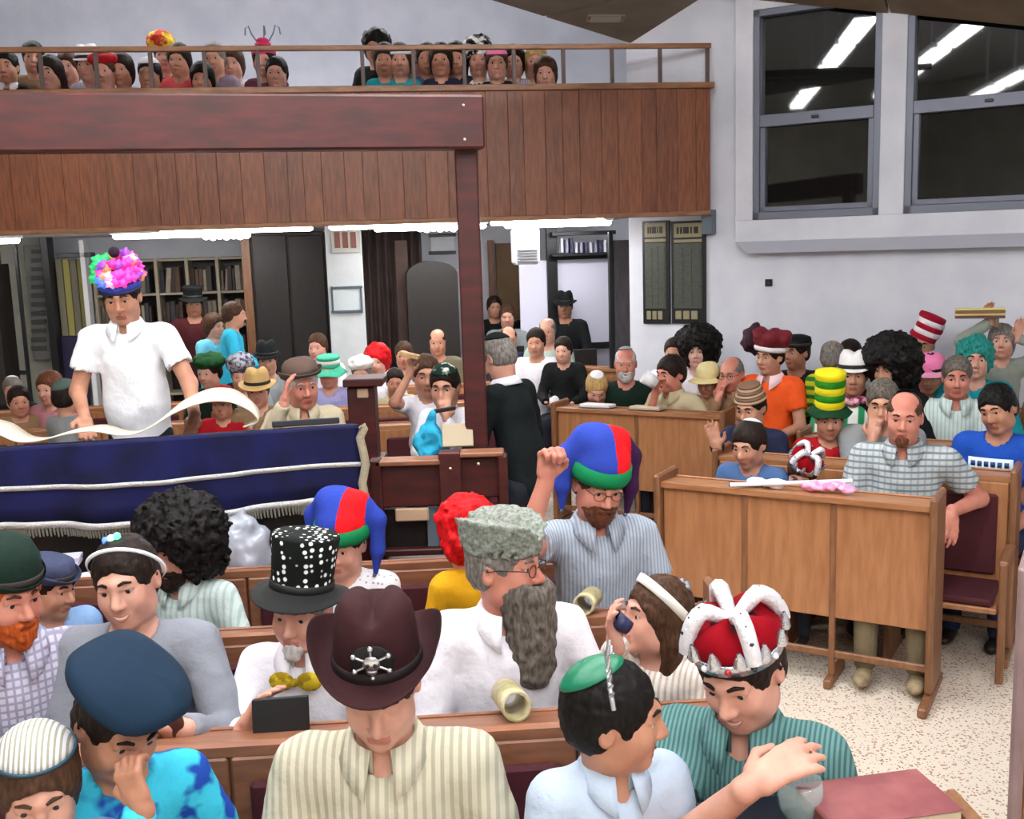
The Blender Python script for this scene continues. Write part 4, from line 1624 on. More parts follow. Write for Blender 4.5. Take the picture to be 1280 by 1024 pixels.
    if smile:
        xs = np.linspace(-.026, .026, 13)
        zu = -.0615 + 11 * xs ** 2

        def crescent(za, zb_, off):
            ya = -.0935 + 13 * xs ** 2 - off
            V_ = np.array([hp((x, y, z)) for zz in (za, zb_) for x, y, z in zip(xs, ya, zz)])
            i = np.arange(12)
            return V_, np.stack([i, i + 1, i + 14, i + 13], -1)
        taper = 1 - (xs / .026) ** 2
        arr('mouth', crescent(zu, zu - .013 * taper, .0), plain('mouth_dark', C(92, 34, 32), .5), root)
        arr('teeth', crescent(zu - .0008, zu - .0085 * taper, .0012), plain('teeth', C(222, 214, 202), .3), root)
        for zz, r_ in ((zu + .001, .0030), (zu - .0135 * taper, .0038)):
            arr('lip', tube_arr([hp((x, -.0935 + 13 * x * x, z)) for x, z in zip(xs, zz)], r_ * hs * (.35 + .65 * taper), 6), lip_mat(skin), root)
    hm_ = hair_mat(hair[1] if hair else 'dark')
    if eyes is True:
        for q in (-1, 1):
            th = np.linspace(0, math.pi, 8)
            th[1] = .62
            pr = [(max(math.sin(t), 1e-3), -math.cos(t)) for t in th]
            Ve, Fe = lathe_arr(pr, 10)
            Ve = np.c_[Ve[:, 0], Ve[:, 2], -Ve[:, 1]] * .0118
            Ve = (Ve + np.array([q * .032, -.0755, .006])) * hs @ HR.T + H
            mi = np.zeros(len(Fe), int)
            mi[:10] = 1
            me = npmesh('eye', Ve, Fe, True, mi)
            link('eye', me, [M_EYEW, M_IRIS], root)
    if eyes and lod < 2:
        bm2 = hair_mat('dark' if hair is None or hair[1] not in ('grey', 'white', 'brown', 'blond', 'orange') else hair[1] if hair[1] != 'orange' else 'auburn')
        for q in (-1, 1):
            pts = [hp((q * .014, -.0965, .030)), hp((q * .030, -.092, .036)), hp((q * .046, -.081, .030))]
            arr('eyebrow', tube_arr(pts, np.array([.0042, .0048, .003]) * hs, 6), bm2, root)
    # ---------------- hair
    if hair and hair[0] != 'bald':
        kind = hair[0]
        w = {'afro': .31, 'wig': .19, 'long': .2}.get(kind, .13) * hs
        c = H + HR @ np.array([0, .02, .03]) * hs
        ext = np.array([w, w, w])
        lo_, hi_ = c - ext - .02, c + ext + .02
        if kind == 'long':
            lo_ = lo_ - [0.0, 0, .16 * hs]
        r_ = R['r'] * (1.1 if kind in ('afro', 'wig') else 1.0)
        G_ = Field(axis(lo_[0], hi_[0], r_), axis(lo_[1], hi_[1], r_), axis(lo_[2], hi_[2], r_))

        def HE(c_, rr, k=.015, op='u', noise=None):
            G_.ell(hp(c_), np.array(rr) * hs, k * hs, op, HR, noise)
        if kind in ('short', 'thin', 'kid', 'bob', 'long'):
            t = {'short': .011, 'thin': .005, 'kid': .014, 'bob': .018, 'long': .018}[kind]
            HE((0, .017, .034), (.075 + t, .095 + t, .086 + t * 1.2), noise=(70, .004, 140, .002))
            HE((0, .045, -.02), (.07 + t * .7, .06 + t * .7, .06), .03, noise=(70, .004))
            if kind in ('bob', 'long'):
                HE((0, .03, -.05), (.082, .068, .085), .03, noise=(60, .006))
            if kind == 'long':
                G_.cap(hp((-.05, .05, -.06)), hp((-.05, .06, -.2)), .045 * hs, .03 * hs, .03)
                G_.cap(hp((.05, .05, -.06)), hp((.05, .06, -.2)), .045 * hs, .03 * hs, .03)
            # clear the face and the ears
            fr = {'thin': .0, 'short': .0, 'kid': -.012, 'bob': -.01, 'long': -.01}[kind]
            HE((0, -.125, -.03), (.092, .092, .105 + fr), .012, 's', noise=(60, .006))
            HE((0, -.03, -.12), (.072, .075, .08), .01, 's')
            if kind in ('short', 'thin', 'kid'):
                for q in (-1, 1):
                    HE((q * .088, -.005, -.03), (.02, .03, .045), .008, 's')
                pz = hp((0, .06, -.085))
                G_.cut(pz, HR @ np.array([0, 0, -1.0]))
            if kind == 'thin':
                HE((0, -.03, .1), (.06, .08, .06), .02, 's', noise=(30, .006))
        elif kind == 'afro':
            HE((0, .035, .072), (.182, .168, .158), .02, noise=(38, .018, 95, .014))
            HE((0, .05, -.03), (.165, .13, .11), .03, noise=(38, .018, 95, .014))
            HE((0, -.135, -.045), (.072, .1, .105), .01, 's', noise=(40, .008))
            HE((0, -.04, -.14), (.075, .09, .085), .01, 's')
        elif kind == 'wig':
            HE((0, .03, .05), (.115, .125, .11), .02, noise=(34, .016, 75, .008))
            HE((0, .05, -.02), (.11, .09, .09), .03, noise=(34, .016, 75, .008))
            HE((0, -.13, -.04), (.075, .1, .1), .01, 's')
            HE((0, -.04, -.13), (.075, .09, .08), .01, 's')
        V, Q = G_.mesh()
        if len(Q):
            link('hair' if kind not in ('afro', 'wig') else 'wig', npmesh('hair', V, Q), hm_, root)
    # ---------------- beard
    if beard:
        kind, bc = beard
        bmx = hair_mat(bc)
        c = hp((0, -.07, -.11))
        dn_ = .3 if kind == 'long' else .12
        r_ = R['r']
        G_ = Field(axis(c[0] - .16 * hs, c[0] + .16 * hs, r_), axis(c[1] - .16 * hs, c[1] + .16 * hs, r_), axis(c[2] - dn_ * hs, c[2] + .11 * hs, r_))

        def HE(c_, rr, k=.015, op='u', noise=None):
            G_.ell(hp(c_), np.array(rr) * hs, k * hs, op, HR, noise)
        nz = (70, .006, 130, .003)
        if kind in ('full', 'long'):
            HE((0, -.03, -.055), (.066, .070, .070), .02, noise=nz)
            HE((0, -.072, -.10), (.034, .03, .034), .03, noise=nz)
        if kind == 'long':
            # falls straight down from the chin, widening then thinning
            c0 = hp((0, -.07, -.095))
            for dx, dy, l, w_ in ((0, -.01, .23, .055), (.05, .01, .2, .05), (-.05, .01, .19, .05), (.0, -.035, .21, .04), (.03, -.02, .22, .045), (-.03, -.02, .21, .045)):
                G_.cap(c0 + np.array([dx * .6, dy, .02]) * hs, c0 + np.array([dx, dy - .015, -l]) * hs, w_ * hs, .022 * hs, .03, ysc=.75, noise=(60, .006))
        if kind == 'goatee':
            HE((0, -.080, -.096), (.030, .022, .032), .015, noise=nz)
        if kind == 'full' or kind == 'long':
            HE((0, -.092, -.052), (.032, .010, .009), .015, noise=nz)
            HE((0, -.104, -.0665), (.022, .02, .0055), .006, 's')
            HE((0, -.10, .01), (.06, .07, .055), .01, 's')
            G_.cut(hp((0, 0, -.015)), HR @ np.array([0, .35, 1.0]))
        V, Q = G_.mesh()
        if len(Q):
            link('beard', npmesh('beard', V, Q), bmx, root)
    # ---------------- glasses
    if glasses:
        gm = plain('spectacle_frame', C(60, 52, 46), .3, .6)
        gl = empty('glasses', (0, 0, 0))
        gl.parent = root
        parts = []
        for q in (-1, 1):
            ring = [hp((q * .033 + .023 * math.cos(t), -.104 + .004 * abs(math.cos(t)), .006 + .017 * math.sin(t))) for t in np.linspace(0, 2 * math.pi, 16, endpoint=False)]
            parts.append(tube_arr(ring, .0016 * hs, 5, True))
            parts.append(tube_arr([hp((q * .056, -.1, .010)), hp((q * .08, -.02, .012)), hp((q * .083, .02, .004))], .0016 * hs, 5))
        parts.append(tube_arr([hp((-.011, -.106, .01)), hp((.011, -.106, .01))], .0016 * hs, 5))
        COL.objects.unlink(gl)
        bpy.data.objects.remove(gl)
        arr('glasses', joinarr(parts), gm, root)
    # ---------------- shirt
    inf = .013 * s
    lo = np.min([P, N, S['l'], S['r']] + [A[k]['E'] for k in 'lr'] + ([A[k]['W'] for k in 'lr'] if sleeve == 'long' else []), 0) - .2 * s
    hi = np.max([P, N, S['l'], S['r']] + [A[k]['E'] for k in 'lr'] + ([A[k]['W'] for k in 'lr'] if sleeve == 'long' else []), 0) + .2 * s
    lo[:2] = np.minimum(lo[:2], [-.28 * s * sw * girth, -.25 * girth])
    hi[:2] = np.maximum(hi[:2], [.28 * s * sw * girth, .22 * girth])
    F = Field(axis(lo[0], hi[0], R['c']), axis(lo[1], hi[1], R['c']), axis(hipz - .2, hi[2], R['c']))
    nz = (13, .009)
    F.cap(P, Bb, .135 * s * g + inf, .134 * s * g + inf, .05, ysc=.78, noise=nz)
    F.cap(Bb, Cc, .134 * s * g + inf, .14 * s * (.5 + .5 * g) + inf, .05, ysc=.76, noise=nz)
    F.cap(S['l'] * .88 + S['r'] * .12, S['r'] * .88 + S['l'] * .12, .058 * s + inf, .058 * s + inf, .06, noise=(16, .004))
    F.cap(N + [0, .012, -.005 * s], N + [0, .01, -.07 * s], .058 * s, .088 * s + inf, .06)
    for k in 'lr':
        a = A[k]
        lf = .02 if sleeve == 'short' else 0
        F.cap(S[k], a['E'], .052 * s + inf, .045 * s + inf + lf * .6, .035, noise=(20, .006))
        if sleeve == 'long':
            F.cap(a['E'], a['E'] + (a['W'] - a['E']) * .96, .045 * s + inf, .032 * s + inf * .8, .02, noise=(24, .006))
    # neck opening
    nk = {'crew': .062, 'collar': .058, 'open': .066, 'v': .062}[neck]
    F.cap(N + [0, -.005, -.02], H + [0, 0, -.03], nk * s, nk * s, .01, 's')
    if neck in ('open', 'v', 'collar'):
        dpt = {'open': .15, 'v': .10, 'collar': .055}[neck]
        F.cap(N + [0, -.09 * s, .04 * s], N + [0, -.155 * s, -dpt * s], .045 * s, .008 * s, .008, 's')
    if sleeve == 'short':
        for k in 'lr':
            a = A[k]
            d = unit(a['E'] - S[k])
            c = S[k] + (a['E'] - S[k]) * .82
            F.cap(c + d * .02, c + d * .16, .10 * s, .10 * s, .004, 's')
    elif sleeve == 'long':
        for k in 'lr':
            a = A[k]
            d = unit(a['W'] - a['E'])
            F.cap(a['W'] + d * .035, a['W'] + d * .12, .05 * s, .05 * s, .004, 's')
    F.cut((0, 0, hipz - .13 * s), (0, 0, -1.0))
    V, Q = F.mesh()
    top = link('shirt' if not under else 'jacket', npmesh('shirt', V, Q), shirt, root)
    if lod < 2 and neck in ('open', 'v', 'collar') and under:
        # undershirt patch follows the chest inside the opening
        F2 = Field(axis(-.12, .12, R['c']), axis(N[1] - .25, N[1] + .1, R['c']), axis(N[2] - .3, N[2] + .06, R['c']))
        F2.cap(Bb, Cc, .134 * s * g + inf * .5, .14 * s * (.5 + .5 * g) + inf * .5, .05, ysc=.75)
        F2.cap(N + [0, .012, -.01 * s], N + [0, .01, -.07 * s], .055 * s, .085 * s + inf * .5, .05)
        F2.cap(N + [0, 0, -.02], H, .06 * s, .06 * s, .01, 's')
        F2.cut((0, N[1] - .01, 0), (0, 1, 0))
        V, Q = F2.mesh()
        link('undershirt', npmesh('undershirt', V, Q), under, root)
    if lod < 2 and neck in ('collar', 'open'):
        cm_ = collar_mat or shirt
        n_ = 26
        th = np.linspace(-math.pi / 2 + .30, math.pi * 1.5 - .30, n_)
        rows_ = []
        cc = N + np.array([0, -.008 * s, .05 * s])
        for (r_, z_, pt) in ((.066, -.035, 0), (.068, .018, 0), (.074, .022, 0), (.100, -.022, 1)):
            row = []
            for t in th:
                fr = abs((t - math.pi / 2) / math.pi) * 1.0
                e = max(0, (fr - .62) / .3)
                x = math.cos(t) * r_ * s
                y = math.sin(t) * r_ * s * 1.02
                tilt = -.030 * s * (1 - math.sin(t)) * .5 * 1.2
                zz = z_ * s + tilt
                if pt:
                    y -= .022 * e * s
                    zz -= .05 * e * s
                    x *= 1 + .12 * e
                row.append(cc + np.array([x, y, zz]))
            rows_.append(row)
        rows_ = np.array(rows_)
        idx_ = np.arange(4 * n_).reshape(4, n_)
        Fq = np.stack([idx_[:-1, :-1], idx_[:-1, 1:], idx_[1:, 1:], idx_[1:, :-1]], -1).reshape(-1, 4)
        o = arr('collar', (rows_.reshape(-1, 3), Fq), cm_, root)
        md = o.modifiers.new('thick', 'SOLIDIFY')
        md.thickness = .003
    # ---------------- trousers and shoes
    if legs:
        tm_ = M_TROU[trousers]
        kx = max(abs(l[1][0]) for l in leg) + .12
        F = Field(axis(-.25 * s * girth, .25 * s * girth, R['b']), axis(-.55 * s, .22, R['b']), axis(0, hipz + .06, R['b']))
        F.cap(P, P + [0, 0, -.03], .135 * s * g, .135 * s * g, .05, ysc=.8)
        for (h0, k0, a0) in leg:
            F.cap(h0, k0, .082 * s, .062 * s, .03)
            F.cap(k0, a0, .062 * s, .05 * s, .03)
        F.cut((0, 0, max(leg[0][2][2] - .03, .03)), (0, 0, -1.0))
        V, Q = F.mesh()
        link('trousers', npmesh('trousers', V, Q), tm_, root)
        for (h0, k0, a0) in leg:
            F = Field(axis(a0[0] - .08, a0[0] + .08, .016), axis(a0[1] - .22, a0[1] + .1, .016), axis(a0[2] - .1, a0[2] + .08, .016))
            F.ell(a0 + [0, .01, -.035], (.036 * s, .05 * s, .045 * s), .02)
            F.ell(a0 + [0, -.08 * s, -.05], (.042 * s, .09 * s, .03 * s), .03)
            F.cut((0, 0, a0[2] - .078), (0, 0, -1.0))
            V, Q = F.mesh()
            if len(Q):
                link('shoe', npmesh('shoe', V, Q), shoes or M_SHOE, root)
    ctx = dict(ht={'thin': .005, 'kid': .014, 'bob': .018, 'long': .018}.get(hair[0] if hair else 'thin', .011), root=root, H=H, HR=HR, hs=hs, hp=hp, N=N, P=P, A=A, s=s, loc=loc, lod=lod, S=S)
    if hat:
        for h in (hat if isinstance(hat, list) else [hat]):
            kw = {}
            for x in h[1:]:
                if isinstance(x, dict):
                    kw.update(x)
            HATS[h[0]](ctx, *[x for x in h[1:] if not isinstance(x, dict)], **kw)
    if extra:
        extra(ctx)
    return ctx


# ------------------------------------------------------------------ hats; all built in head space and carried by the head
def hadd(ctx, name, VF, m_, tilt=(0, 0, 0), at=(0, .015, 0), smooth=True, parent=None):
    V, Fq = VF
    T = rot(*tilt)
    V = (np.asarray(V) @ T.T + np.asarray(at)) * ctx['hs'] @ ctx['HR'].T + ctx['H']
    return link(name, npmesh(name, V, Fq, smooth), m_, parent or ctx['root'])


def hfield(ctx, lo, hi, r):
    return Field(axis(lo[0], hi[0], r), axis(lo[1], hi[1], r), axis(lo[2], hi[2], r))


def kippah(ctx, m_, ang=44, back=24, side=0, trim=None):
    a = math.radians(ang)
    prof = [((1e-3 if t == 0 else math.sin(t * a)), math.cos(t * a)) for t in np.linspace(1, 0, 8)]
    V, Fq = lathe_arr(prof, 24)
    T = rot(0, -back, side)
    V = V @ T.T
    t_ = ctx.get('ht', .011) + .0045
    V = V * np.array([.075 + t_, .095 + t_, .086 + t_ * 1.15])
    o = hadd(ctx, 'kippah', (V, Fq), m_, at=(0, .017, .034))
    md = o.modifiers.new('thick', 'SOLIDIFY')
    md.thickness = .004
    if trim:
        ring = V[:24] + np.array([0, .0, 0])
        hadd(ctx, 'kippah_trim', tube_arr(ring, .004, 6, True), trim, at=(0, .017, .034), parent=o if False else None)


def brimmed(ctx, m_, crown, brim, band=None, tilt=(0, 0, 0), at=(0, .015, .06), curl=0.0, side=0.0, name='hat', ey=1.18, droop=0.0, n=40, pinch=0.0, bm_=None):
    """crown profile [(r,z)..] from rim up to the top, brim = outer radius"""
    V, Fq = lathe_arr(crown, n, 1.0, ey)
    if pinch:
        zt_ = max(p[1] for p in crown)
        f = np.clip((V[:, 2] - zt_ * .45) / (zt_ * .55), 0, 1)
        V[:, 0] *= 1 - .30 * f * (V[:, 1] < 0) * np.clip(-V[:, 1] / .08, 0, 1)
        V[:, 2] -= pinch * np.exp(-(V[:, 0] / .022) ** 2) * (f > .75)
        V[:, 2] += .012 * f * np.cos(V[:, 1] / .1)
    hadd(ctx, name + '_crown', (V, Fq), m_, tilt, at)
    r0 = crown[0][0] - .001
    pr = [(r0, .006), (r0 + (brim - r0) * .3, .0), (r0 + (brim - r0) * .65, .0), (brim - .003, .002), (brim, .0), (brim - .003, -.004), (r0 + (brim - r0) * .5, -.006), (r0, -.006)]
    V, Fq = lathe_arr(pr, n, 1.0, ey)
    rr = np.clip((np.hypot(V[:, 0], V[:, 1] / ey) - r0) / (brim - r0), 0, 1)
    cx = np.abs(V[:, 0]) / (brim + 1e-6)
    V[:, 2] += side * (rr ** 1.6) * cx ** 2 + curl * rr ** 2 - droop * rr
    if side:
        V[:, 0] *= 1 - .16 * rr * cx
    hadd(ctx, name + '_brim', (V, Fq), bm_ or m_, tilt, at)
    if band:
        hb_ = lathe_arr([(crown[0][0] + .002, .002), (crown[0][0] + .004, .004), (crown[1][0] + .004, .024), (crown[1][0] + .001, .026)], n, 1.0, ey)
        hadd(ctx, name + '_band', hb_, band, tilt, at)


def cowboy(ctx, m_, badge=True, tilt=(0, 0, 0)):
    cr = [(.092, 0), (.090, .03), (.086, .08), (.079, .115), (.064, .136), (.03, .140), (.001, .140)]
    brimmed(ctx, m_, cr, .165, plain('hat_band_dark', C(24, 12, 12), .7), tilt=tilt, at=(0, .014, .06), side=.085, pinch=.03, n=56, ey=1.06)
    if badge:
        Tm = rot(*tilt)

        def q(v):
            v = (v[0], v[1], v[2] + .022)
            return Tm @ np.asarray(v, float) + np.array([0, .014, .06])
        ms = plain('badge_silver', C(214, 216, 220), .25, .9)
        o = hadd(ctx, 'badge_backing', ball_arr((0, 0, 0), (.046, .005, .040), 16, 7), plain('badge_black', C(8, 8, 10), .6), at=q((0, -.096, .036)))
        parts = [ball_arr((0, -.007, 0), (.019, .008, .020), 12, 7), ball_arr((0, -.008, -.019), (.012, .006, .009), 10, 6)]
        for t in range(6):
            a = math.radians(90 + 60 * t)
            c_ = (.040 * math.cos(a), -.006, .038 * math.sin(a))
            parts.append(ball_arr(c_, .0062, 8, 6))
            parts.append(tube_arr([(0, -.006, 0), c_], .0032, 5))
        hadd(ctx, 'badge', joinarr(parts), ms, at=q((0, -.098, .036)))
        for sx in (-.0055, .0055):
            hadd(ctx, 'badge_eye', ball_arr((sx * 1.4, -.0145, .002), .0042, 8, 5), plain('badge_black', C(8, 8, 10), .6), at=q((0, -.098, .036)))


def tophat(ctx, m_, mb, h=.155, tilt=(0, 0, 0)):
    cr = [(.092, 0), (.091, .03), (.094, .08), (.1, h), (.096, h + .008), (.05, h + .008), (.001, h + .006)]
    brimmed(ctx, m_, cr, .165, plain('tophat_band', C(10, 12, 12), .6), tilt, at=(0, .014, .066), side=.02, droop=.03, ey=1.05, bm_=mb)


def bowler(ctx, m_, tilt=(0, 0, 0), h=.1, brim=.135):
    cr = [(.092, 0), (.095, .03), (.09, .065), (.07, h - .01), (.04, h), (.001, h + .004)]
    brimmed(ctx, m_, cr, brim, plain('bowler_band', C(50, 40, 38), .7), tilt, at=(0, .015, .05), side=.03, curl=.012)


def fedora(ctx, m_, tilt=(0, 0, 0), brim=.15, at=(0, .015, .05), band=None):
    cr = [(.092, 0), (.09, .03), (.083, .075), (.065, .1), (.03, .102), (.001, .098)]
    brimmed(ctx, m_, cr, brim, band or plain('hat_band_black', C(10, 10, 10), .7), tilt, at=at, side=.02, droop=.015, pinch=.02)


def beret(ctx, m_, tilt=(0, 0, 0)):
    band = lathe_arr([(.088, 0), (.090, .0), (.091, .02), (.088, .022)], 32, 1, 1.16)
    hadd(ctx, 'beret_band', band, plain('beret_band', C(12, 16, 22), .7), tilt, (0, .015, .068))
    pr = [(.088, .018), (.11, .016), (.132, .028), (.138, .044), (.125, .062), (.085, .076), (.03, .082), (.001, .083)]
    V, Fq = lathe_arr(pr, 40, 1, 1.08)
    V[:, 0] += .018 * (V[:, 2] / .08)
    V[:, 2] += .012 * np.sin(V[:, 0] * 30) * (np.hypot(V[:, 0], V[:, 1]) > .1)
    hadd(ctx, 'beret', (V, Fq), m_, tilt, (0, .015, .068))


def cap(ctx, m_, mv=None, tilt=(0, 0, 0), name='cap'):
    pr = [(.089, 0), (.091, .02), (.086, .055), (.066, .082), (.035, .095), (.001, .098)]
    hadd(ctx, name + '_crown', lathe_arr(pr, 28, 1, 1.17), m_, tilt, (0, .015, .042))
    V, Fq = lathe_arr([(.088, .0), (.15, -.006), (.152, -.010), (.088, -.006)], 18, 1, 1.17, math.pi * 1.17, math.pi * 1.83)
    V[:, 2] -= .35 * V[:, 0] ** 2 * 4 * .5
    hadd(ctx, name + '_visor', (V, Fq), mv or m_, tilt, (0, .015, .045))
    hadd(ctx, name + '_button', ball_arr((0, 0, .098), .008, 8, 5), m_, tilt, (0, .015, .042))


def furhat(ctx, m_, tilt=(0, 0, 0)):
    F = hfield(ctx, (-.15, -.17, -.03), (.15, .19, .17), .006)
    # flaring wedge: low in front, high behind, sunken top
    X, Y_, Z = F.ax[0][:, None, None], F.ax[1][None, :, None], F.ax[2][None, None, :]
    rad = np.sqrt((X / .98) ** 2 + (Y_ / 1.27) ** 2)
    R_ = .092 + .30 * np.clip(Z, 0, .2) * .55
    d = rad - R_
    topz = .092 - .028 * np.clip(1 - np.abs(Y_) / .09, -1, 1) * 0 + .10 * np.abs(X) * 0
    sunk = .045 * np.exp(-(X / .035) ** 2)
    d = np.maximum(d, Z - (topz + .012 * np.cos(Y_ * 12) - sunk + 0 * X))
    d = np.maximum(d, -Z)
    inner = np.maximum(rad - .086, Z - .05)
    d = np.maximum(d, -inner)
    d = d + .0035 * vnoise(X + 0 * d, Y_ + 0 * d, Z + 0 * d, 75) + .003 * vnoise(X + 0 * d, Y_ + 0 * d, Z + 0 * d, 130)
    F.D = d.astype(np.float32)
    hadd(ctx, 'fur_hat', F.mesh(), m_, tilt, (0, .015, .048))


def jester(ctx, mb, mr, mg, tilt=(0, 0, 0), dark=None, tails=True, band_h=.045):
    """cap of coloured panels over a green band, with drooping tails"""
    r = .0075 if ctx['lod'] == 0 else .010
    F = hfield(ctx, (-.20, -.15, -.28), (.20, .2, .22), r)
    F.ell((0, .0, .035), (.102, .12, .092), .02)
    F.ell((-.02, .02, .11), (.085, .08, .055), .04)
    if tails:
        for q, xo, zz in ((-1, -.10, -.14), (1, .105, -.16)):
            F.cap((q * .06, .03, .1), (q * .125, .03, .04), .05, .036, .03)
            F.cap((q * .125, .03, .04), (xo + q * .03, .0, zz * .45), .036, .026, .02)
            F.cap((xo + q * .03, .0, zz * .45), (xo + q * .025, -.02, zz), .026, .010, .02)
    F.ell((0, .0, -.02), (.083, .1, .1), .006, 's')
    V, Q = F.mesh()
    c = V[Q].mean(1)
    wob = .012
    sets = {'blue_panel': (c[:, 0] < wob), 'red_panel': (c[:, 0] >= wob) & (c[:, 0] < .098), 'tail_panel': (c[:, 0] >= .098)}
    for nm, mask in sets.items():
        q = Q[mask]
        if len(q) == 0:
            continue
        u_, iv = np.unique(q, return_inverse=True)
        hadd(ctx, nm, (V[u_], iv.reshape(q.shape)), {'blue_panel': mb, 'red_panel': mr, 'tail_panel': dark or mb}[nm], tilt, (0, .015, .052))
    V, Fq = lathe_arr([(.092, -.012), (.104, -.012), (.112, .01), (.108, band_h), (.1, band_h + .006)], 36, 1, 1.15)
    hadd(ctx, 'hat_band', (V, Fq), mg, tilt, (0, .015, .046))
    if tails:
        for q, z_ in ((-1, -.15), (1, -.17)):
            hadd(ctx, 'bell', ball_arr((q * .125, -.02, z_), .009, 8, 6), plain('bell_metal', C(120, 130, 150), .25, .9), tilt, (0, .015, .052))


def crown(ctx, mv, tilt=(0, 0, 0), rows=12, h=.05, big=1.0, band_col=None):
    """silver crown: jewelled band, points, hooped arches, velvet cap inside"""
    ms = plain('crown_silver', C(205, 208, 214), .18, .85, bump=(150, .25))
    at = (0, .015, .055)
    hadd(ctx, 'crown_band', lathe_arr([(.094 * big, 0), (.098 * big, .0), (.101 * big, .028), (.097 * big, .028), (.094 * big, 0)], 40, 1, 1.13), ms, tilt, at)
    for q in range(rows):
        t = 2 * math.pi * q / rows
        c_ = np.array([.1 * big * math.cos(t), .113 * big * math.sin(t), .028])
        hadd(ctx, 'crown_point', tube_arr([c_, c_ * [1.03, 1.03, 1] + [0, 0, .018], c_ * [1.05, 1.05, 1] + [0, 0, .036]], (.016, .011, .003), 6), ms, tilt, at)
    jw = [plain('jewel_red', C(170, 16, 36), .1, spec=.9), plain('jewel_dark', C(18, 20, 40), .1, spec=.9), plain('jewel_white', C(235, 235, 240), .1, spec=.9)]
    for q in range(rows):
        t = 2 * math.pi * (q + .5) / rows
        hadd(ctx, 'jewel', ball_arr((.1015 * big * math.cos(t), .1145 * big * math.sin(t), .015), .0075, 8, 6), jw[q % 3], tilt, at)
    V, Fq = lathe_arr([(.09 * big, .01), (.098 * big, .035), (.094 * big, .06), (.07 * big, .078), (.03, .076), (.001, .07)], 36, 1, 1.12)
    V[:, 2] += .012 * np.cos(np.arctan2(V[:, 1], V[:, 0]) * 4 + .6) * (V[:, 2] > .04)
    hadd(ctx, 'velvet_cap', (V, Fq), mv, tilt, at)
    mf = plain('crown_fur', C(226, 226, 232), .35, .25, bump=(90, .6))
    for q in range(4):
        a = math.pi * q / 2 + math.pi / 4
        pts = []
        for t in np.linspace(0, 1, 11):
            rr = (.108 - .1 * t ** 1.4) * big
            zz = .03 + .082 * big * math.sin(min(t * 1.5, 1.0) * math.pi / 2) - .04 * max(t - .62, 0) / .38
            pts.append((rr * math.cos(a), rr * math.sin(a) * 1.12, zz))
        hadd(ctx, 'arch', tube_arr(pts, (.0165, .0175, .018, .0185, .019, .019, .019, .018, .017, .015, .012), 8), mf, tilt, at)
        for t in (2, 4, 6):
            p_ = np.array(pts[t])
            hadd(ctx, 'arch_spot', ball_arr(p_ * [1.1, 1.1, 1] + [0, 0, .010], .006, 7, 5), jw[1], tilt, at)
    hadd(ctx, 'orb', ball_arr((0, 0, .075 * big), .012, 10, 7), ms, tilt, at)


def headband(ctx, m_, tilt=(0, 0, 0), w=.035, at=(0, .015, .045), r=.094, extra=None, name='headband'):
    hadd(ctx, name, lathe_arr([(r, 0), (r + .003, 0), (r + .007, w), (r + .004, w), (r, 0)], 36, 1, 1.17), m_, tilt, at)
    if extra:
        hadd(ctx, 'ornament', joinarr([ball_arr((.015 * q, 0, .115 + .008 * (q % 2)), .012, 8, 6) for q in (-2, -1, 0, 1, 2)]), extra, tilt, (0, .015, .02))


def tallhat(ctx, cols, brim_m, n=7, bh=.03, r=.092, tilt=(0, 0, 0), brim=.15, droop=.05, taper=.0, wob=.0, zo=.0):
    at = (0, .015, .048 + zo)
    z = 0.0
    for q in range(n):
        r0 = r - taper * q
        off = wob * math.sin(q * .8)
        pr = [(r0 * .98, z), (r0 * 1.03, z + bh * .3), (r0 * 1.03, z + bh * .7), ((r0 - taper) * .98, z + bh)]
        if q == n - 1:
            pr += [(r0 * .5, z + bh * 1.12), (.001, z + bh * 1.12)]
        V, Fq = lathe_arr(pr, 28, 1, 1.14)
        V[:, 0] += off
        hadd(ctx, 'hat_ring', (V, Fq), cols[q % len(cols)], tilt, at)
        z += bh
    if brim:
        V, Fq = lathe_arr([(r, .004), (brim * .8, .0), (brim, -.002), (brim, -.006), (r, -.006)], 36, 1, 1.1)
        rr = np.clip((np.hypot(V[:, 0], V[:, 1]) - r) / (brim - r), 0, 1)
        V[:, 2] -= droop * rr + .008 * np.sin(np.arctan2(V[:, 1], V[:, 0]) * 5) * rr
        hadd(ctx, 'hat_brim', (V, Fq), brim_m, tilt, at)


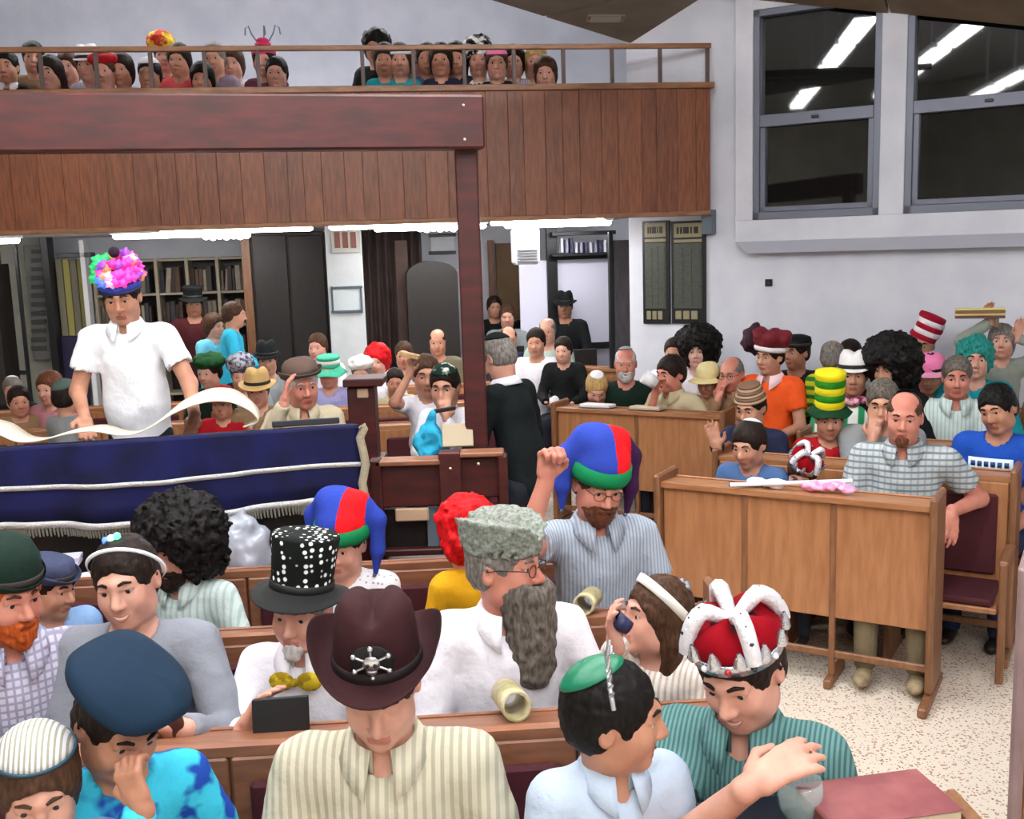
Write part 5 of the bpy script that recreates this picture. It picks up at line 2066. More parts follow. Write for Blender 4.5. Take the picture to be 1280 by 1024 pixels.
def lightcrown(ctx, tilt=(0, 0, 0)):
    at = (0, .015, .05)
    hadd(ctx, 'crown_band', lathe_arr([(.09, 0), (.096, 0), (.1, .03), (.095, .032), (.09, 0)], 32, 1, 1.14), plain('band_blue', C(52, 74, 190), .6), tilt, at)
    hadd(ctx, 'band_rim', lathe_arr([(.092, -.012), (.098, -.012), (.098, .002), (.092, .002)], 32, 1, 1.14), plain('band_navy', C(20, 24, 60), .6), tilt, at)
    cols = [('lc_green', C(40, 200, 110)), ('lc_pink', C(250, 70, 190)), ('lc_magenta', C(220, 40, 150)), ('lc_blue', C(90, 130, 250)), ('lc_orange', C(250, 150, 90)), ('lc_white', C(255, 190, 230)), ('lc_purple', C(150, 70, 200))]
    rr = random.Random(4)
    for q in range(66):
        t = 2 * math.pi * q / 22 + rr.uniform(-.1, .1)
        lay = (q // 22) * .55
        x = math.cos(t)
        c_ = (.094 * x * (1.08 - .22 * lay), .108 * math.sin(t) * (1.05 - .2 * lay), .055 + .06 * lay + rr.uniform(-.012, .016))
        ci = 0 if x < -.6 else (3 if x < -.3 and lay < .3 else rr.choice((1, 2, 1, 4, 5, 6)))
        nm, cc = cols[ci]
        V, Fq = ball_arr((0, 0, 0), .025, 12, 7)
        V = V * (1 + .25 * np.sin(np.arctan2(V[:, 0], V[:, 2]) * 5)[:, None]) * [1, 1, .9] + c_
        hadd(ctx, 'flower', (V, Fq), plain(nm, cc, .5, emit=.35), tilt, at)
    hadd(ctx, 'pompom', ball_arr((0, .02, .16), .026, 10, 8), plain('pompom_dark', C(40, 20, 44), .9), tilt, at)


def kinghat(ctx, mv, mt, tilt=(0, 0, 0)):
    F = hfield(ctx, (-.19, -.17, -.02), (.19, .2, .2), .009)
    F.ell((0, 0, .05), (.11, .125, .06), .03, noise=(18, .02))
    for a in range(6):
        t = a * math.pi / 3
        F.ell((.09 * math.cos(t), .1 * math.sin(t), .085), (.055, .055, .05), .025, noise=(25, .012))
    F.ell((0, 0, -.02), (.085, .1, .07), .01, 's')
    hadd(ctx, 'velvet_top', F.mesh(), mv, tilt, (0, .015, .055))
    V, Fq = lathe_arr([(.092, -.005), (.104, -.008), (.112, .008), (.106, .026), (.095, .028)], 36, 1, 1.14)
    hadd(ctx, 'white_trim', (V, Fq), mt, tilt, (0, .015, .05))


def blobhat(ctx, m_, r=(.11, .12, .1), nz=(30, .014), c=(0, .0, .05), tilt=(0, 0, 0), name='hat', wide=.17):
    F = hfield(ctx, (-wide, -.18, -.1), (wide, .2, .24), .011)
    F.ell(c, r, .02, noise=nz)
    F.ell((0, -.02, -.06), (.085, .12, .1), .01, 's')
    hadd(ctx, name, F.mesh(), m_, tilt, (0, .015, .04))


def tiara(ctx, m_, tilt=(0, 0, 0)):
    parts = []
    for q in range(15):
        t = math.radians(-62 + 124 * q / 14)
        b0 = np.array([.092 * math.sin(t), -.02, .018 + .098 * math.cos(t)])
        hgt = .012 + .018 * math.cos(t) * (1 if q % 2 == 0 else .5)
        tipv = b0 * (1 + hgt / .1)
        tipv[1] = -.03
        parts.append(tube_arr([b0, tipv], (.007, .002), 5))
    pts = [(.092 * math.sin(t), -.02, .018 + .098 * math.cos(t)) for t in np.radians(np.linspace(-80, 80, 24))]
    parts.append(tube_arr(pts, .006, 6))
    hadd(ctx, 'tiara', joinarr(parts), m_, tilt, (0, .015, .02))


HATS = dict(kippah=kippah, cowboy=cowboy, tophat=tophat, bowler=bowler, fedora=fedora, beret=beret, cap=cap, furhat=furhat, jester=jester, crown=crown, headband=headband, tallhat=tallhat, lightcrown=lightcrown, kinghat=kinghat, blobhat=blobhat, tiara=tiara)
# ------------------------------------------------------------------ cloths
K_CREAM = cloth('cream_stripe', C(206, 200, 178), 'v', C(176, 172, 152), 46, .4)
K_TEALSTR = cloth('teal_stripe', C(98, 140, 138), 'v', C(66, 102, 102), 84, .45)
K_SKY = cloth('sky_shirt', C(184, 200, 220))
K_GREYT = cloth('grey_tee', C(134, 138, 148))
K_WHITE = cloth('white_shirt', C(232, 230, 238))
K_WHITE2 = cloth('white_polo', C(236, 238, 244), wrinkle=.25)
K_MINT = cloth('mint_shirt', C(204, 220, 216), 'v', C(176, 196, 196), 40, .3)
K_BLUEGREY = cloth('bluegrey_stripe', C(172, 182, 194), 'v', C(142, 152, 168), 70, .4)
K_LAV = cloth('lavender_stripe', C(196, 192, 210), 'plaid', C(150, 148, 172), 44, .25)
K_PLAID = cloth('grey_plaid', C(186, 192, 196), 'plaid', C(160, 168, 172), 30, .25, C(116, 130, 136))
K_BLUE = cloth('blue_tee', C(30, 78, 176))
K_DENIM = cloth('steel_blue_tee', C(74, 104, 150))
K_ORANGE = cloth('orange_shirt', C(240, 92, 36))
K_YELLOW = cloth('mustard_shirt', C(214, 160, 24))
K_RED = cloth('red_shirt', C(166, 20, 30))
K_BLACK = cloth('black_cloth', C(18, 20, 22))
K_SUIT = cloth('black_suit', C(16, 22, 24), wrinkle=.2)
K_NAVY = cloth('navy_jacket', C(36, 40, 66))
K_TAN = cloth('tan_shirt', C(196, 184, 150))
K_BEIGE = cloth('beige_jacket', C(190, 178, 152))
K_BROWN = cloth('brown_shirt', C(140, 112, 84))
K_GREY = cloth('grey_shirt', C(140, 144, 146))
K_CYAN = cloth('cyan_shirt', C(52, 178, 214))
K_CYANB = cloth('cyan_print', C(60, 190, 220), 'blotch', C(30, 70, 160), 14, .55)
K_GREENW = cloth('green_white', C(228, 236, 230), 'v', C(40, 140, 90), 9, .35)
K_LIME = cloth('lime_stripe', C(196, 200, 40), 'h', C(40, 120, 40), 14, .45)
K_PINK = cloth('pink_cloth', C(238, 130, 178))
K_MAROON = cloth('maroon_cloth', C(84, 18, 26))
K_TEAL = cloth('teal_dress', C(20, 140, 150))
K_WPRINT = cloth('white_print', C(228, 228, 232), 'dots', C(150, 154, 170), 46, .22)
K_GIRL = cloth('girl_stripe', C(234, 232, 226), 'v', C(206, 186, 170), 52, .35)
K_DGREEN = cloth('dark_green', C(20, 40, 32))
K_LTBLUE = cloth('light_blue', C(140, 176, 224))
F_BLUE = cloth('felt_blue', C(42, 64, 160), wrinkle=.2)
F_RED = cloth('felt_red', C(222, 20, 28), wrinkle=.2)
F_GREEN = cloth('felt_green', C(16, 130, 78), wrinkle=.2)
F_PURPLE = cloth('felt_purple', C(56, 24, 66), wrinkle=.2)
F_SILVER = plain('tinsel_silver', C(206, 208, 214), .22, .8)
V_RED = plain('velvet_red', C(132, 5, 20), .85, spec=.1)


def rel(p, **k):
    d = dict(to='rel', p=p)
    d.update(k)
    return d


def pxa(x, y, Y, **k):
    d = dict(to='px', px=(x, y, Y), show=True)
    d.update(k)
    return d



def tee_print(c):
    """white printed box with block lettering on the chest, wrapped to the shirt front"""
    N, s_ = c['N'], c['s']
    mw = plain('print_white', C(214, 232, 240), .7)
    md_ = plain('print_blue', C(34, 66, 120), .7)
    z0, z1 = -.175, -.07

    def q(x, z, o):
        return N + np.array([x, -.155 - .02 * (1 - (x / .14) ** 2) - o - .10 * max(-z - .1, 0) * .25, z]) * s_

    def patch(x0, x1, za, zb_, o, m_, nm):
        xs = np.linspace(x0, x1, 7)
        V = np.array([q(x, z, o) for z in (za, zb_) for x in xs])
        i = np.arange(6)
        ob = arr(nm, (V, np.stack([i, i + 1, i + 8, i + 7], -1)), m_, c['root'])
        sm_ = ob.modifiers.new('thick', 'SOLIDIFY')
        sm_.thickness = .004
    patch(-.11, .11, z0, z1, .0, mw, 'print_box')
    for i in range(6):
        x = -.095 + i * .033
        patch(x, x + .022, z1 - .045, z1 - .018, .004, md_, 'print_letter')
    for i in range(5):
        x = -.09 + i * .038
        patch(x, x + .013, z0 + .015, z0 + .05, .004, md_, 'print_letter')
    patch(-.07, .05, z0 - .03, z0 - .02, .0, plain('print_lime', C(190, 200, 120), .7), 'print_line')


SIDE = dict(to='side')
LAP = dict(to='lap')

# ================================================================== FRONT ROWS (nearest first)
person('man in a brown cowboy hat with silver skull badge, striped cream shirt', 474, 857, 2.42, row=(PC1, -0.24), head=(2, 20, 0), lean=(.10, 0), girth=1.16, sw=1.12, hair=('short', 'dark'), eyes='closed',
       hat=('cowboy', cloth('brown_felt', C(52, 24, 27), wrinkle=.15), {'tilt': (0, -9, 0)}), shirt=K_CREAM, neck='open', sleeve='long', arms=dict(l=rel((-.22, -.18, -.5)), r=rel((.22, -.18, -.5))), lod=0)
person('man in a silver crown with red velvet top and teal striped shirt', 926, 838, 2.45, row=(PC1, -0.24), yaw=-22, head=(-12, 22, -6), lean=(.10, 0), girth=1.06, skin='fair', hair=('kid', 'dark'), smile=True,
       hat=('crown', V_RED, {'tilt': (0, -6, 4)}), shirt=K_TEALSTR, under=K_WHITE, neck='open', sleeve='short', trousers='grey',
       arms=dict(l=pxa(935, 985, 2.12, wfd=(.85, .1, .5), wpn=(.2, .5, -.8), curl=.55, pole=(-.3, -.2, -.6)), r=rel((.16, -.22, -.42))), lod=0)
person('boy with green kippah and silver tiara turned to the right', 768, 897, 2.14, row=(PC1, -0.42), yaw=18, head=(66, 4, 0), lean=(.04, 0), s=.86, hs=.95, skin='olive', hair=('kid', 'black'),
       hat=[('kippah', plain('satin_green', C(14, 112, 80), .35), {'ang': 46, 'back': 30}), ('tiara', F_SILVER, {'tilt': (0, -14, 0)})], shirt=K_SKY, under=cloth('navy_tee', C(28, 34, 60)), neck='open', arms=dict(l=LAP, r=LAP), lod=0)
person('boy in a dark blue beret with his fist before his mouth', 148, 905, 2.32, row=(PC1, -0.26), yaw=25, head=(20, 24, 4), lean=(.12, 0), s=.86, hs=.95, skin='olive', hair=('short', 'dark'),
       hat=('beret', cloth('beret_blue', C(18, 40, 60), wrinkle=.1), {'tilt': (0, 4, 8)}), shirt=K_CYANB, neck='crew',
       arms=dict(l=pxa(178, 1010, 2.08, wfd=(-.35, .1, .9), wpn=(.2, .9, 0), curl=1.5, thumb=1), r=rel((.2, -.2, -.38))), lod=0)
person('child in a silver and white cap at the bottom left corner', 48, 985, 2.05, row=(PC1, -0.45), yaw=15, head=(10, 14, 0), s=.74, hs=.9, skin='fair', hair=('bob', 'brown'),
       hat=('kippah', cloth('silver_knit', C(214, 212, 220), 'v', C(150, 150, 130), 90, .4), {'ang': 62, 'back': 8, 'trim': plain('cap_teal', C(20, 60, 80), .6)}), shirt=K_LTBLUE, arms=dict(l=LAP, r=LAP), lod=0)

person('smiling young man in a grey long-sleeved shirt', 158, 728, 3.14, row=(PC1, 0.58), yaw=6, head=(-4, 6, -6), lean=(.07, 0), girth=1.02, skin='fair', hair=('short', 'dark'), smile=True,
       hat=[('headband', plain('led_white', C(226, 230, 236), .4), {'w': .008, 'tilt': (0, -48, 0), 'at': (0, .02, .03), 'r': .098, 'name': 'hair_band'})], shirt=K_GREYT, neck='v',
       arms=dict(l=rel((-.12, -.32, -.34)), r=pxa(228, 912, 2.8, wfd=(-.9, -.2, .2), wpn=(-.2, -.4, -.6), curl=.8)), lod=0,
       extra=lambda c: [hadd(c, 'light', ball_arr(p, .011, 8, 6), plain(n, cc, .4, emit=2.2)) for p, n, cc in (((-.03, -.01, .128), 'led_blue', C(70, 110, 255)), ((-.012, -.015, .134), 'led_cyan', C(150, 255, 240)), ((.004, -.012, .137), 'led_green', C(90, 255, 150)))])
person('man with an orange beard and dark green hat at the left edge', 8, 745, 3.0, row=(PC1, 0.5), yaw=30, head=(25, 8, 0), girth=1.1, hair=('kid', 'orange'), beard=('full', 'orange'), skin='red',
       hat=('bowler', K_DGREEN, {'brim': .112, 'h': .115}), shirt=K_LAV, neck='collar', arms=dict(l=LAP, r=rel((.16, -.3, -.4))), lod=0)
person('old man in a spotted black top hat with a yellow bow tie', 376, 762, 3.12, row=(PC1, 0.55), yaw=-6, head=(-4, 6, 4),  hs=.98, skin='fair', hair=('short', 'grey'), beard=('goatee', 'white'),
       hat=('tophat', cloth('spotted_black', C(12, 16, 14), 'dots', C(232, 236, 234), 44, .3, wrinkle=.1), plain('black_felt', C(12, 14, 14), .85), {'tilt': (0, -10, 3)}), shirt=K_WHITE, neck='collar',
       arms=dict(l=pxa(304, 912, 2.86, wfd=(.5, .1, .8), wpn=(.8, -.2, 0), curl=.5), r=rel((.1, -.3, -.34))), lod=0,
       extra=lambda c: [arr('bow_tie', joinarr([ball_arr(c['N'] + np.array([q * .045, -.128, -.035]) * c['s'], np.array([.042, .014, .032]) * c['s'], 10, 7) for q in (-1, 1)] + [ball_arr(c['N'] + np.array([0, -.138, -.035]) * c['s'], .014, 8, 6)]), cloth('yellow_satin', C(196, 170, 36), 'blotch', C(140, 116, 20), 30, .5), c['root'])])
person('man in a grey fur hat with glasses and a long grey beard', 632, 708, 3.16, row=(PC1, 0.56), yaw=8, head=(56, 0, 0), lean=(.05, 0), girth=1.22, sw=1.06, skin='red', hair=('short', 'grey'), beard=('long', 'saltpepper'), glasses=True,
       hat=('furhat', mottled('grey_fur', C(150, 156, 146), C(104, 110, 102), 90, .9, bump=1.0), {'tilt': (0, 3, 0)}), shirt=K_WHITE, neck='open', arms=dict(l=rel((-.2, -.28, -.42)), r=rel((.24, -.24, -.40))), lod=0)
person('girl with a white headband looking up to the left', 818, 772, 3.0, row=(PC1, 0.5), yaw=-38, head=(-32, -12, 0),  hs=.92, skin='fair', hair=('long', 'brown'),
       hat=('headband', cloth('white_felt', C(224, 222, 212), wrinkle=.1), {'w': .03, 'tilt': (0, -36, 0), 'extra': plain('ornament_grey', C(130, 134, 140), .3, .5)}), shirt=K_GIRL, arms=dict(l=pxa(770, 808, 2.86, wfd=(-.2, -.1, .95), wpn=(.7, -.2, 0), curl=.7), r=LAP), lod=0)

person('boy in a blue-grey cap looking right at the left edge', 62, 735, 3.75, row=(PC2, 0.5), yaw=35, head=(38, 10, 0),  skin='tan', hair=('short', 'dark'), hat=('bowler', cloth('cap_bluegrey', C(60, 66, 92)), {'brim': .118, 'h': .085}), shirt=K_LTBLUE, arms=dict(l=LAP, r=LAP), lod=0)
person('bearded man in a huge black afro wig and pale mint shirt', 222, 690, 3.98, row=(PC2, 0.58), yaw=-12, head=(-8, 8, 2), skin='fair', hair=('afro', 'black'), beard=('full', 'dark'), shirt=K_MINT, neck='open', arms=dict(l=LAP, r=rel((.2, -.24, -.36))), lod=0)
person('person in a blue, red and green jester hat and white shirt', 428, 680, 4.0, row=(PC2, 0.58), yaw=-4, head=(-8, 10, 4),  skin='fair', hair=('short', 'dark'), hat=('jester', F_BLUE, F_RED, F_GREEN, {'dark': F_BLUE, 'tilt': (0, 0, 0)}), shirt=K_WPRINT, neck='v', arms=dict(l=LAP, r=LAP), lod=0)
person('child in a curly red wig and mustard shirt', 580, 668, 3.86, row=(PC2, 0.45), yaw=-150, stand=True, head=(0, 6, 0),  hs=.95, skin='fair', hair=('wig', 'red'), shirt=K_YELLOW, arms=dict(l=LAP, r=LAP), lod=0)
person('bearded man in a jester hat raising his fist', 748, 606, 3.95, row=(PC2, 0.55), yaw=10, head=(6, 16, 6), lean=(.06, 0), girth=1.02, skin='red', hair=('short', 'brown'), beard=('full', 'auburn'), glasses=True,
       hat=('jester', F_BLUE, F_RED, F_GREEN, {'dark': F_PURPLE}), shirt=K_BLUEGREY, neck='collar', sleeve='short',
       arms=dict(l=pxa(682, 602, 3.72, wfd=(.12, 0, 1), wpn=(.5, -.8, 0), curl=2.0, thumb=1, pole=(-.3, -.2, -.4)), r=rel((.2, -.24, -.42))), lod=0)

# ================================================================== READING PLATFORM
person('man reading aloud in a white polo shirt and glowing flower crown', 152, 372, 5.3, zf=.5, stand=True, yaw=4, head=(4, 16, -3), lean=(.10, 0), girth=1.08, sw=1.12, skin='olive', hair=('short', 'dark'),
       hat=('lightcrown',), shirt=K_WHITE2, neck='collar', sleeve='short', arms=dict(l=pxa(105, 520, 5.1, wfd=(.3, -.6, -.7), wpn=(.3, -.6, -.5), curl=.4), r=pxa(243, 520, 5.1, wfd=(-.1, -.6, -.8), wpn=(-.2, -.7, -.4), curl=.4)), lod=0)
person('old man in a brown bowler hat cupping his hand to his ear', 378, 482, 5.75, zf=.5, yaw=12, head=(14, 8, -3), skin='red', hair=('short', 'white'), s=.95, hat=('bowler', cloth('bowler_brown', C(104, 84, 76), wrinkle=.1), {'tilt': (0, -12, -4)}),
       shirt=K_BEIGE, under=K_BLACK, neck='open', arms=dict(l=pxa(355, 505, 5.45, wfd=(.15, .2, 1), wpn=(.9, .3, 0), curl=.5), r=LAP), lod=0)
person('man in a black suit leaning to the left beside the mahogany post', 622, 448, 5.95, zf=.25, stand=True, yaw=-128, head=(-4, 30, 0), lean=(.16, 0), s=.98, skin='fair', hair=('short', 'grey'), beard=('full', 'saltpepper'),
       hat=('kippah', K_BLACK, {'ang': 50}), shirt=K_SUIT, neck='collar', collar_mat=K_WHITE, arms=dict(l=rel((-.2, -.2, -.46)), r=rel((.16, -.25, -.4))), lod=0)
person('boy in a green and white cap holding something to his mouth', 556, 484, 5.98, zf=.5, yaw=-6, head=(-4, 8, 0), hs=.95, skin='tan', hair=('short', 'dark'), hat=('kippah', cloth('green_knit', C(20, 44, 36), 'blotch', C(224, 228, 220), 18, .58), {'ang': 60, 'back': 0}), shirt=K_WHITE, neck='v',
       arms=dict(l=rel((-.12, -.3, -.3)), r=dict(to='face')), lod=1)
person('boy close behind the one in the green cap, arm raised with a wooden block', 533, 470, 6.3, zf=.5, yaw=0, head=(8, 4, 0), hs=.95, skin='tan', hair=('short', 'brown'), shirt=K_WHITE, sleeve='short', arms=dict(l=pxa(512, 468, 6.12, wfd=(.1, -.1, 1), wpn=(.6, -.6, 0), curl=1.1), r=LAP), lod=1)

# ================================================================== RIGHT BLOCK
person('stout man with a goatee in a grey plaid shirt at the pew end', 1130, 522, 5.42, row=(PRA, 0.57), yaw=-26, head=(2, 6, 2), lean=(.08, 0), girth=1.2, sw=1.12, skin='red', hair=('thin', 'brown'), beard=('goatee', 'auburn'), shirt=K_PLAID, under=K_WHITE, neck='open', sleeve='short', trousers='khaki', shoes=M_SHOEB,
       hat=('kippah', K_BLACK, {'ang': 34, 'back': 42}), arms=dict(l=LAP, r=pxa(1190, 640, 5.25, wfd=(-.3, -.6, -.6), wpn=(-.4, 0, -.9), curl=.5)), lod=0)
person('boy in a steel blue tee with a white kippah leaning on the oak desk', 936, 556, 5.75, row=(PRA, 0.52), yaw=-36, head=(-6, 16, 0), lean=(.12, 0),  skin='tan', hair=('kid', 'dark'), hat=('kippah', cloth('kippah_white', C(226, 226, 230)), {'ang': 34, 'back': 34}), shirt=K_DENIM, sleeve='short', arms=dict(l=LAP, r=LAP), lod=1)
person('small child in a tilted silver crown behind the oak desk', 1003, 590, 5.5, row=(PRA, 0.52), yaw=-30, head=(0, 34, 16),  hs=.86, skin='fair', hair=('bob', 'brown'), hat=('crown', V_RED, {'tilt': (0, -12, 14)}), shirt=K_YELLOW, arms=dict(l=LAP, r=LAP), lod=1)
person('young man in a blue tee with a white printed box', 1247, 512, 5.95, row=(PRB, 0.57), yaw=-38, head=(-10, 12, -12), lean=(.08, 0), girth=1.05, skin='olive', hair=('kid', 'black'), shirt=K_BLUE, neck='v', under=K_WHITE, sleeve='short', trousers='blue', hat=('kippah', K_DGREEN, {'ang': 36, 'back': 30}), arms=dict(l=LAP, r=LAP), lod=0,
       extra=lambda c: tee_print(c))
person('person in a striped tan knit cap and navy jacket raising an open hand', 938, 510, 6.35, row=(PRB, 0.55), yaw=-40, head=(0, 14, 0), skin='tan', hair=('short', 'dark'), hat=('tallhat', [cloth('knit_tan', C(176, 146, 120)), cloth('knit_brown', C(120, 92, 74))], K_BROWN, {'n': 6, 'bh': .017, 'taper': .006, 'brim': 0}), shirt=K_NAVY, sleeve='long', arms=dict(l=pxa(888, 568, 6.1, wfd=(-.25, 0, 1), wpn=(0, -1, 0), curl=.15), r=LAP), lod=1)
person('child in a tall yellow and green striped hat and red shirt', 1037, 524, 6.3, row=(PRB, 0.55), yaw=-14, head=(0, 8, 0),  skin='tan', hair=('short', 'dark'), hat=('tallhat', [cloth('hat_yellow', C(226, 214, 30)), cloth('hat_green', C(40, 130, 30))], cloth('hat_brim_green', C(18, 60, 34)), {'n': 5, 'bh': .043, 'taper': -.001, 'r': .084, 'brim': .132, 'droop': .03, 'zo': .028}), shirt=K_RED, lod=1)
person('grey-haired man resting his face on his hand', 1103, 503, 6.2, row=(PRB, 0.54), yaw=-20, head=(-4, 16, 0), skin='tan', hair=('short', 'saltpepper'), shirt=K_GREY, sleeve='short', arms=dict(l=dict(to='face', show=True), r=LAP), lod=1)
person('man with short grey hair in an open white shirt', 1196, 472, 6.9, row=(PRC, 0.58), yaw=-22, head=(0, 6, 0), skin='red', hair=('short', 'saltpepper'), shirt=K_MINT, neck='open', sleeve='short', lod=1)
person('child in a pink cap', 1163, 468, 7.45, row=(PRE, -0.28), yaw=-24, head=(-8, 14, 0),  skin='tan', hair=('bob', 'dark'), hat=('cap', K_PINK, cloth('pink_visor', C(246, 168, 200))), shirt=K_PINK, lod=1)
person('person in a teal curly wig', 1219, 450, 7.7, row=(PRE, -0.28), yaw=-20,  skin='fair', hair=('wig', 'teal'), shirt=K_TEAL, lod=1)
person('laughing dark-shirted man in a tilted red and white striped tall hat', 1152, 432, 8.0, row=(PRE, 0.42), yaw=-22, head=(-8, 6, 0), skin='olive', hair=('thin', 'dark'), smile=True, hat=('tallhat', [cloth('stripe_red', C(160, 16, 46)), cloth('stripe_white', C(236, 228, 234))], K_MAROON, {'n': 5, 'bh': .036, 'brim': 0, 'wob': .012, 'tilt': (0, -8, 24)}), shirt=K_BLACK, lod=1)
person('grey-haired woman standing by the wall holding a board overhead', 1252, 428, 7.75, stand=True, s=.94, yaw=-14, head=(-12, -6, 0), skin='fair', hair=('bob', 'grey'), shirt=cloth('sage_cardigan', C(140, 146, 136)), arms=dict(l=pxa(1238, 402, 7.7, wfd=(-.2, 0, 1), wpn=(0, -1, 0), curl=.7), r=pxa(1272, 424, 7.7, wfd=(.1, 0, 1), wpn=(0, -1, 0), curl=.4)), lod=1)
person('person in a big black afro wig among the right rows', 1112, 462, 6.95, row=(PRC, 0.55), yaw=-30, head=(-20, 6, 0), skin='olive', hair=('afro', 'black'), shirt=K_BLACK, lod=1)
person('child in a white hat with a pink scarf and green and white shirt', 1067, 470, 7.1, row=(PRC, 0.55), yaw=-20,  skin='olive', hair=('short', 'dark'), hat=('fedora', cloth('hat_white', C(232, 230, 230)), {'brim': .12}), shirt=K_GREENW, lod=1,
       extra=lambda c: arr('scarf', tube_arr([c['N'] + np.array([.085 * math.cos(t), .075 * math.sin(t) - .005, .02 + .008 * math.sin(5 * t)]) * c['s'] for t in np.linspace(0, 2 * math.pi, 18, endpoint=False)], .026 * c['s'], 8, True), cloth('scarf_pink', C(226, 170, 190), 'blotch', C(120, 40, 70), 30, .5), c['root']))
person('grey-haired person in a yellow and green striped shirt turned away', 1041, 446, 7.6, row=(PRE, -0.28), yaw=150, stand=True, hs=1.0,  skin='red', hair=('thin', 'grey'), shirt=K_LIME, lod=1)
person('person with dark hair behind the yellow and green striped shirt', 1062, 446, 8.1, row=(PRE, 0.42), yaw=-30,  hair=('short', 'dark'), skin='tan', shirt=K_GREY, lod=2)
person('man in a black hat and dark coat by the white wall', 995, 441, 8.25, row=(PRE, 0.3), yaw=-24, head=(-30, 0, 0), skin='olive', hair=('short', 'dark'), hat=('bowler', K_BLACK, {'brim': .1, 'h': .085}), shirt=cloth('dark_coat', C(48, 34, 36)), lod=1)
person('person in a red and purple velvet hat with white trim and orange shirt', 962, 446, 7.75, row=(PRE, -0.28), yaw=-36, head=(-14, 4, 0), skin='tan', hair=('kid', 'dark'), hat=('kinghat', plain('velvet_wine', C(110, 8, 26), .75), cloth('fleece_white', C(236, 230, 232)), {'tilt': (0, -6, 8)}), extra=lambda c: blobhat(c, plain('velvet_plum', C(50, 10, 34), .75), (.10, .09, .105), (22, .03), (-.15, .02, .07), name='purple_lobe', wide=.3), shirt=K_ORANGE, sleeve='short', neck='collar', collar_mat=cloth('pink_white', C(246, 214, 218)), lod=1)
person('balding man in glasses with his hand over his mouth', 914, 468, 7.75, row=(PRE, -0.3), yaw=-34, head=(-2, 8, 0), skin='red', hair=('thin', 'grey'), glasses=True, shirt=K_BROWN, neck='collar', arms=dict(l=dict(to='face', show=True), r=LAP), lod=1)
person('child in a cream cap', 885, 476, 8.15, row=(PRE, -0.28), yaw=-30,  head=(0, 14, 0), skin='olive', hair=('short', 'dark'), hat=('cap', cloth('cap_cream', C(222, 204, 150))), shirt=K_BROWN, lod=1)
person('person in a black afro wig and white shirt before the memorial boards', 872, 440, 8.75, row=(PRE, 0.42), yaw=-20,  skin='pale', hair=('afro', 'black'), shirt=K_WHITE, lod=1)
person('dark-haired man drinking from a white cup in a tan shirt', 838, 468, 7.95, row=(PRE, -0.3), yaw=-44, head=(-10, 6, 0), lean=(.2, 0), hs=1.1, skin='red', hair=('kid', 'dark'), shirt=K_TAN, neck='collar', sleeve='short', arms=dict(l=pxa(818, 496, 8.1, wfd=(.2, 0, 1), wpn=(.5, -.5, 0), curl=.9), r=rel((.2, -.06, -.44))), lod=1)
person('white-bearded man in dark clothes with a skullcap', 782, 455, 8.75, row=(PRE, -0.28), yaw=-8, head=(0, 6, 0), skin='red', hair=('thin', 'white'), beard=('full', 'white'), hat=('kippah', K_GREY, {'ang': 40, 'back': 12}), shirt=K_DGREEN, lod=1)
person('light-haired boy bending over a book in a white kippah', 746, 486, 8.45, row=(PRE, -0.32), yaw=-10, head=(10, 34, 0), lean=(.16, 0),  hs=.98, skin='fair', hair=('kid', 'blond'), hat=('kippah', cloth('kippah_white', C(226, 226, 230)), {'ang': 36, 'back': 10}), shirt=K_DGREEN, lod=1)
person('dark-haired person just behind the drinking man', 843, 442, 8.9, row=(PRE, 0.42), yaw=-20,  skin='tan', hair=('short', 'dark'), shirt=K_WHITE, lod=2)

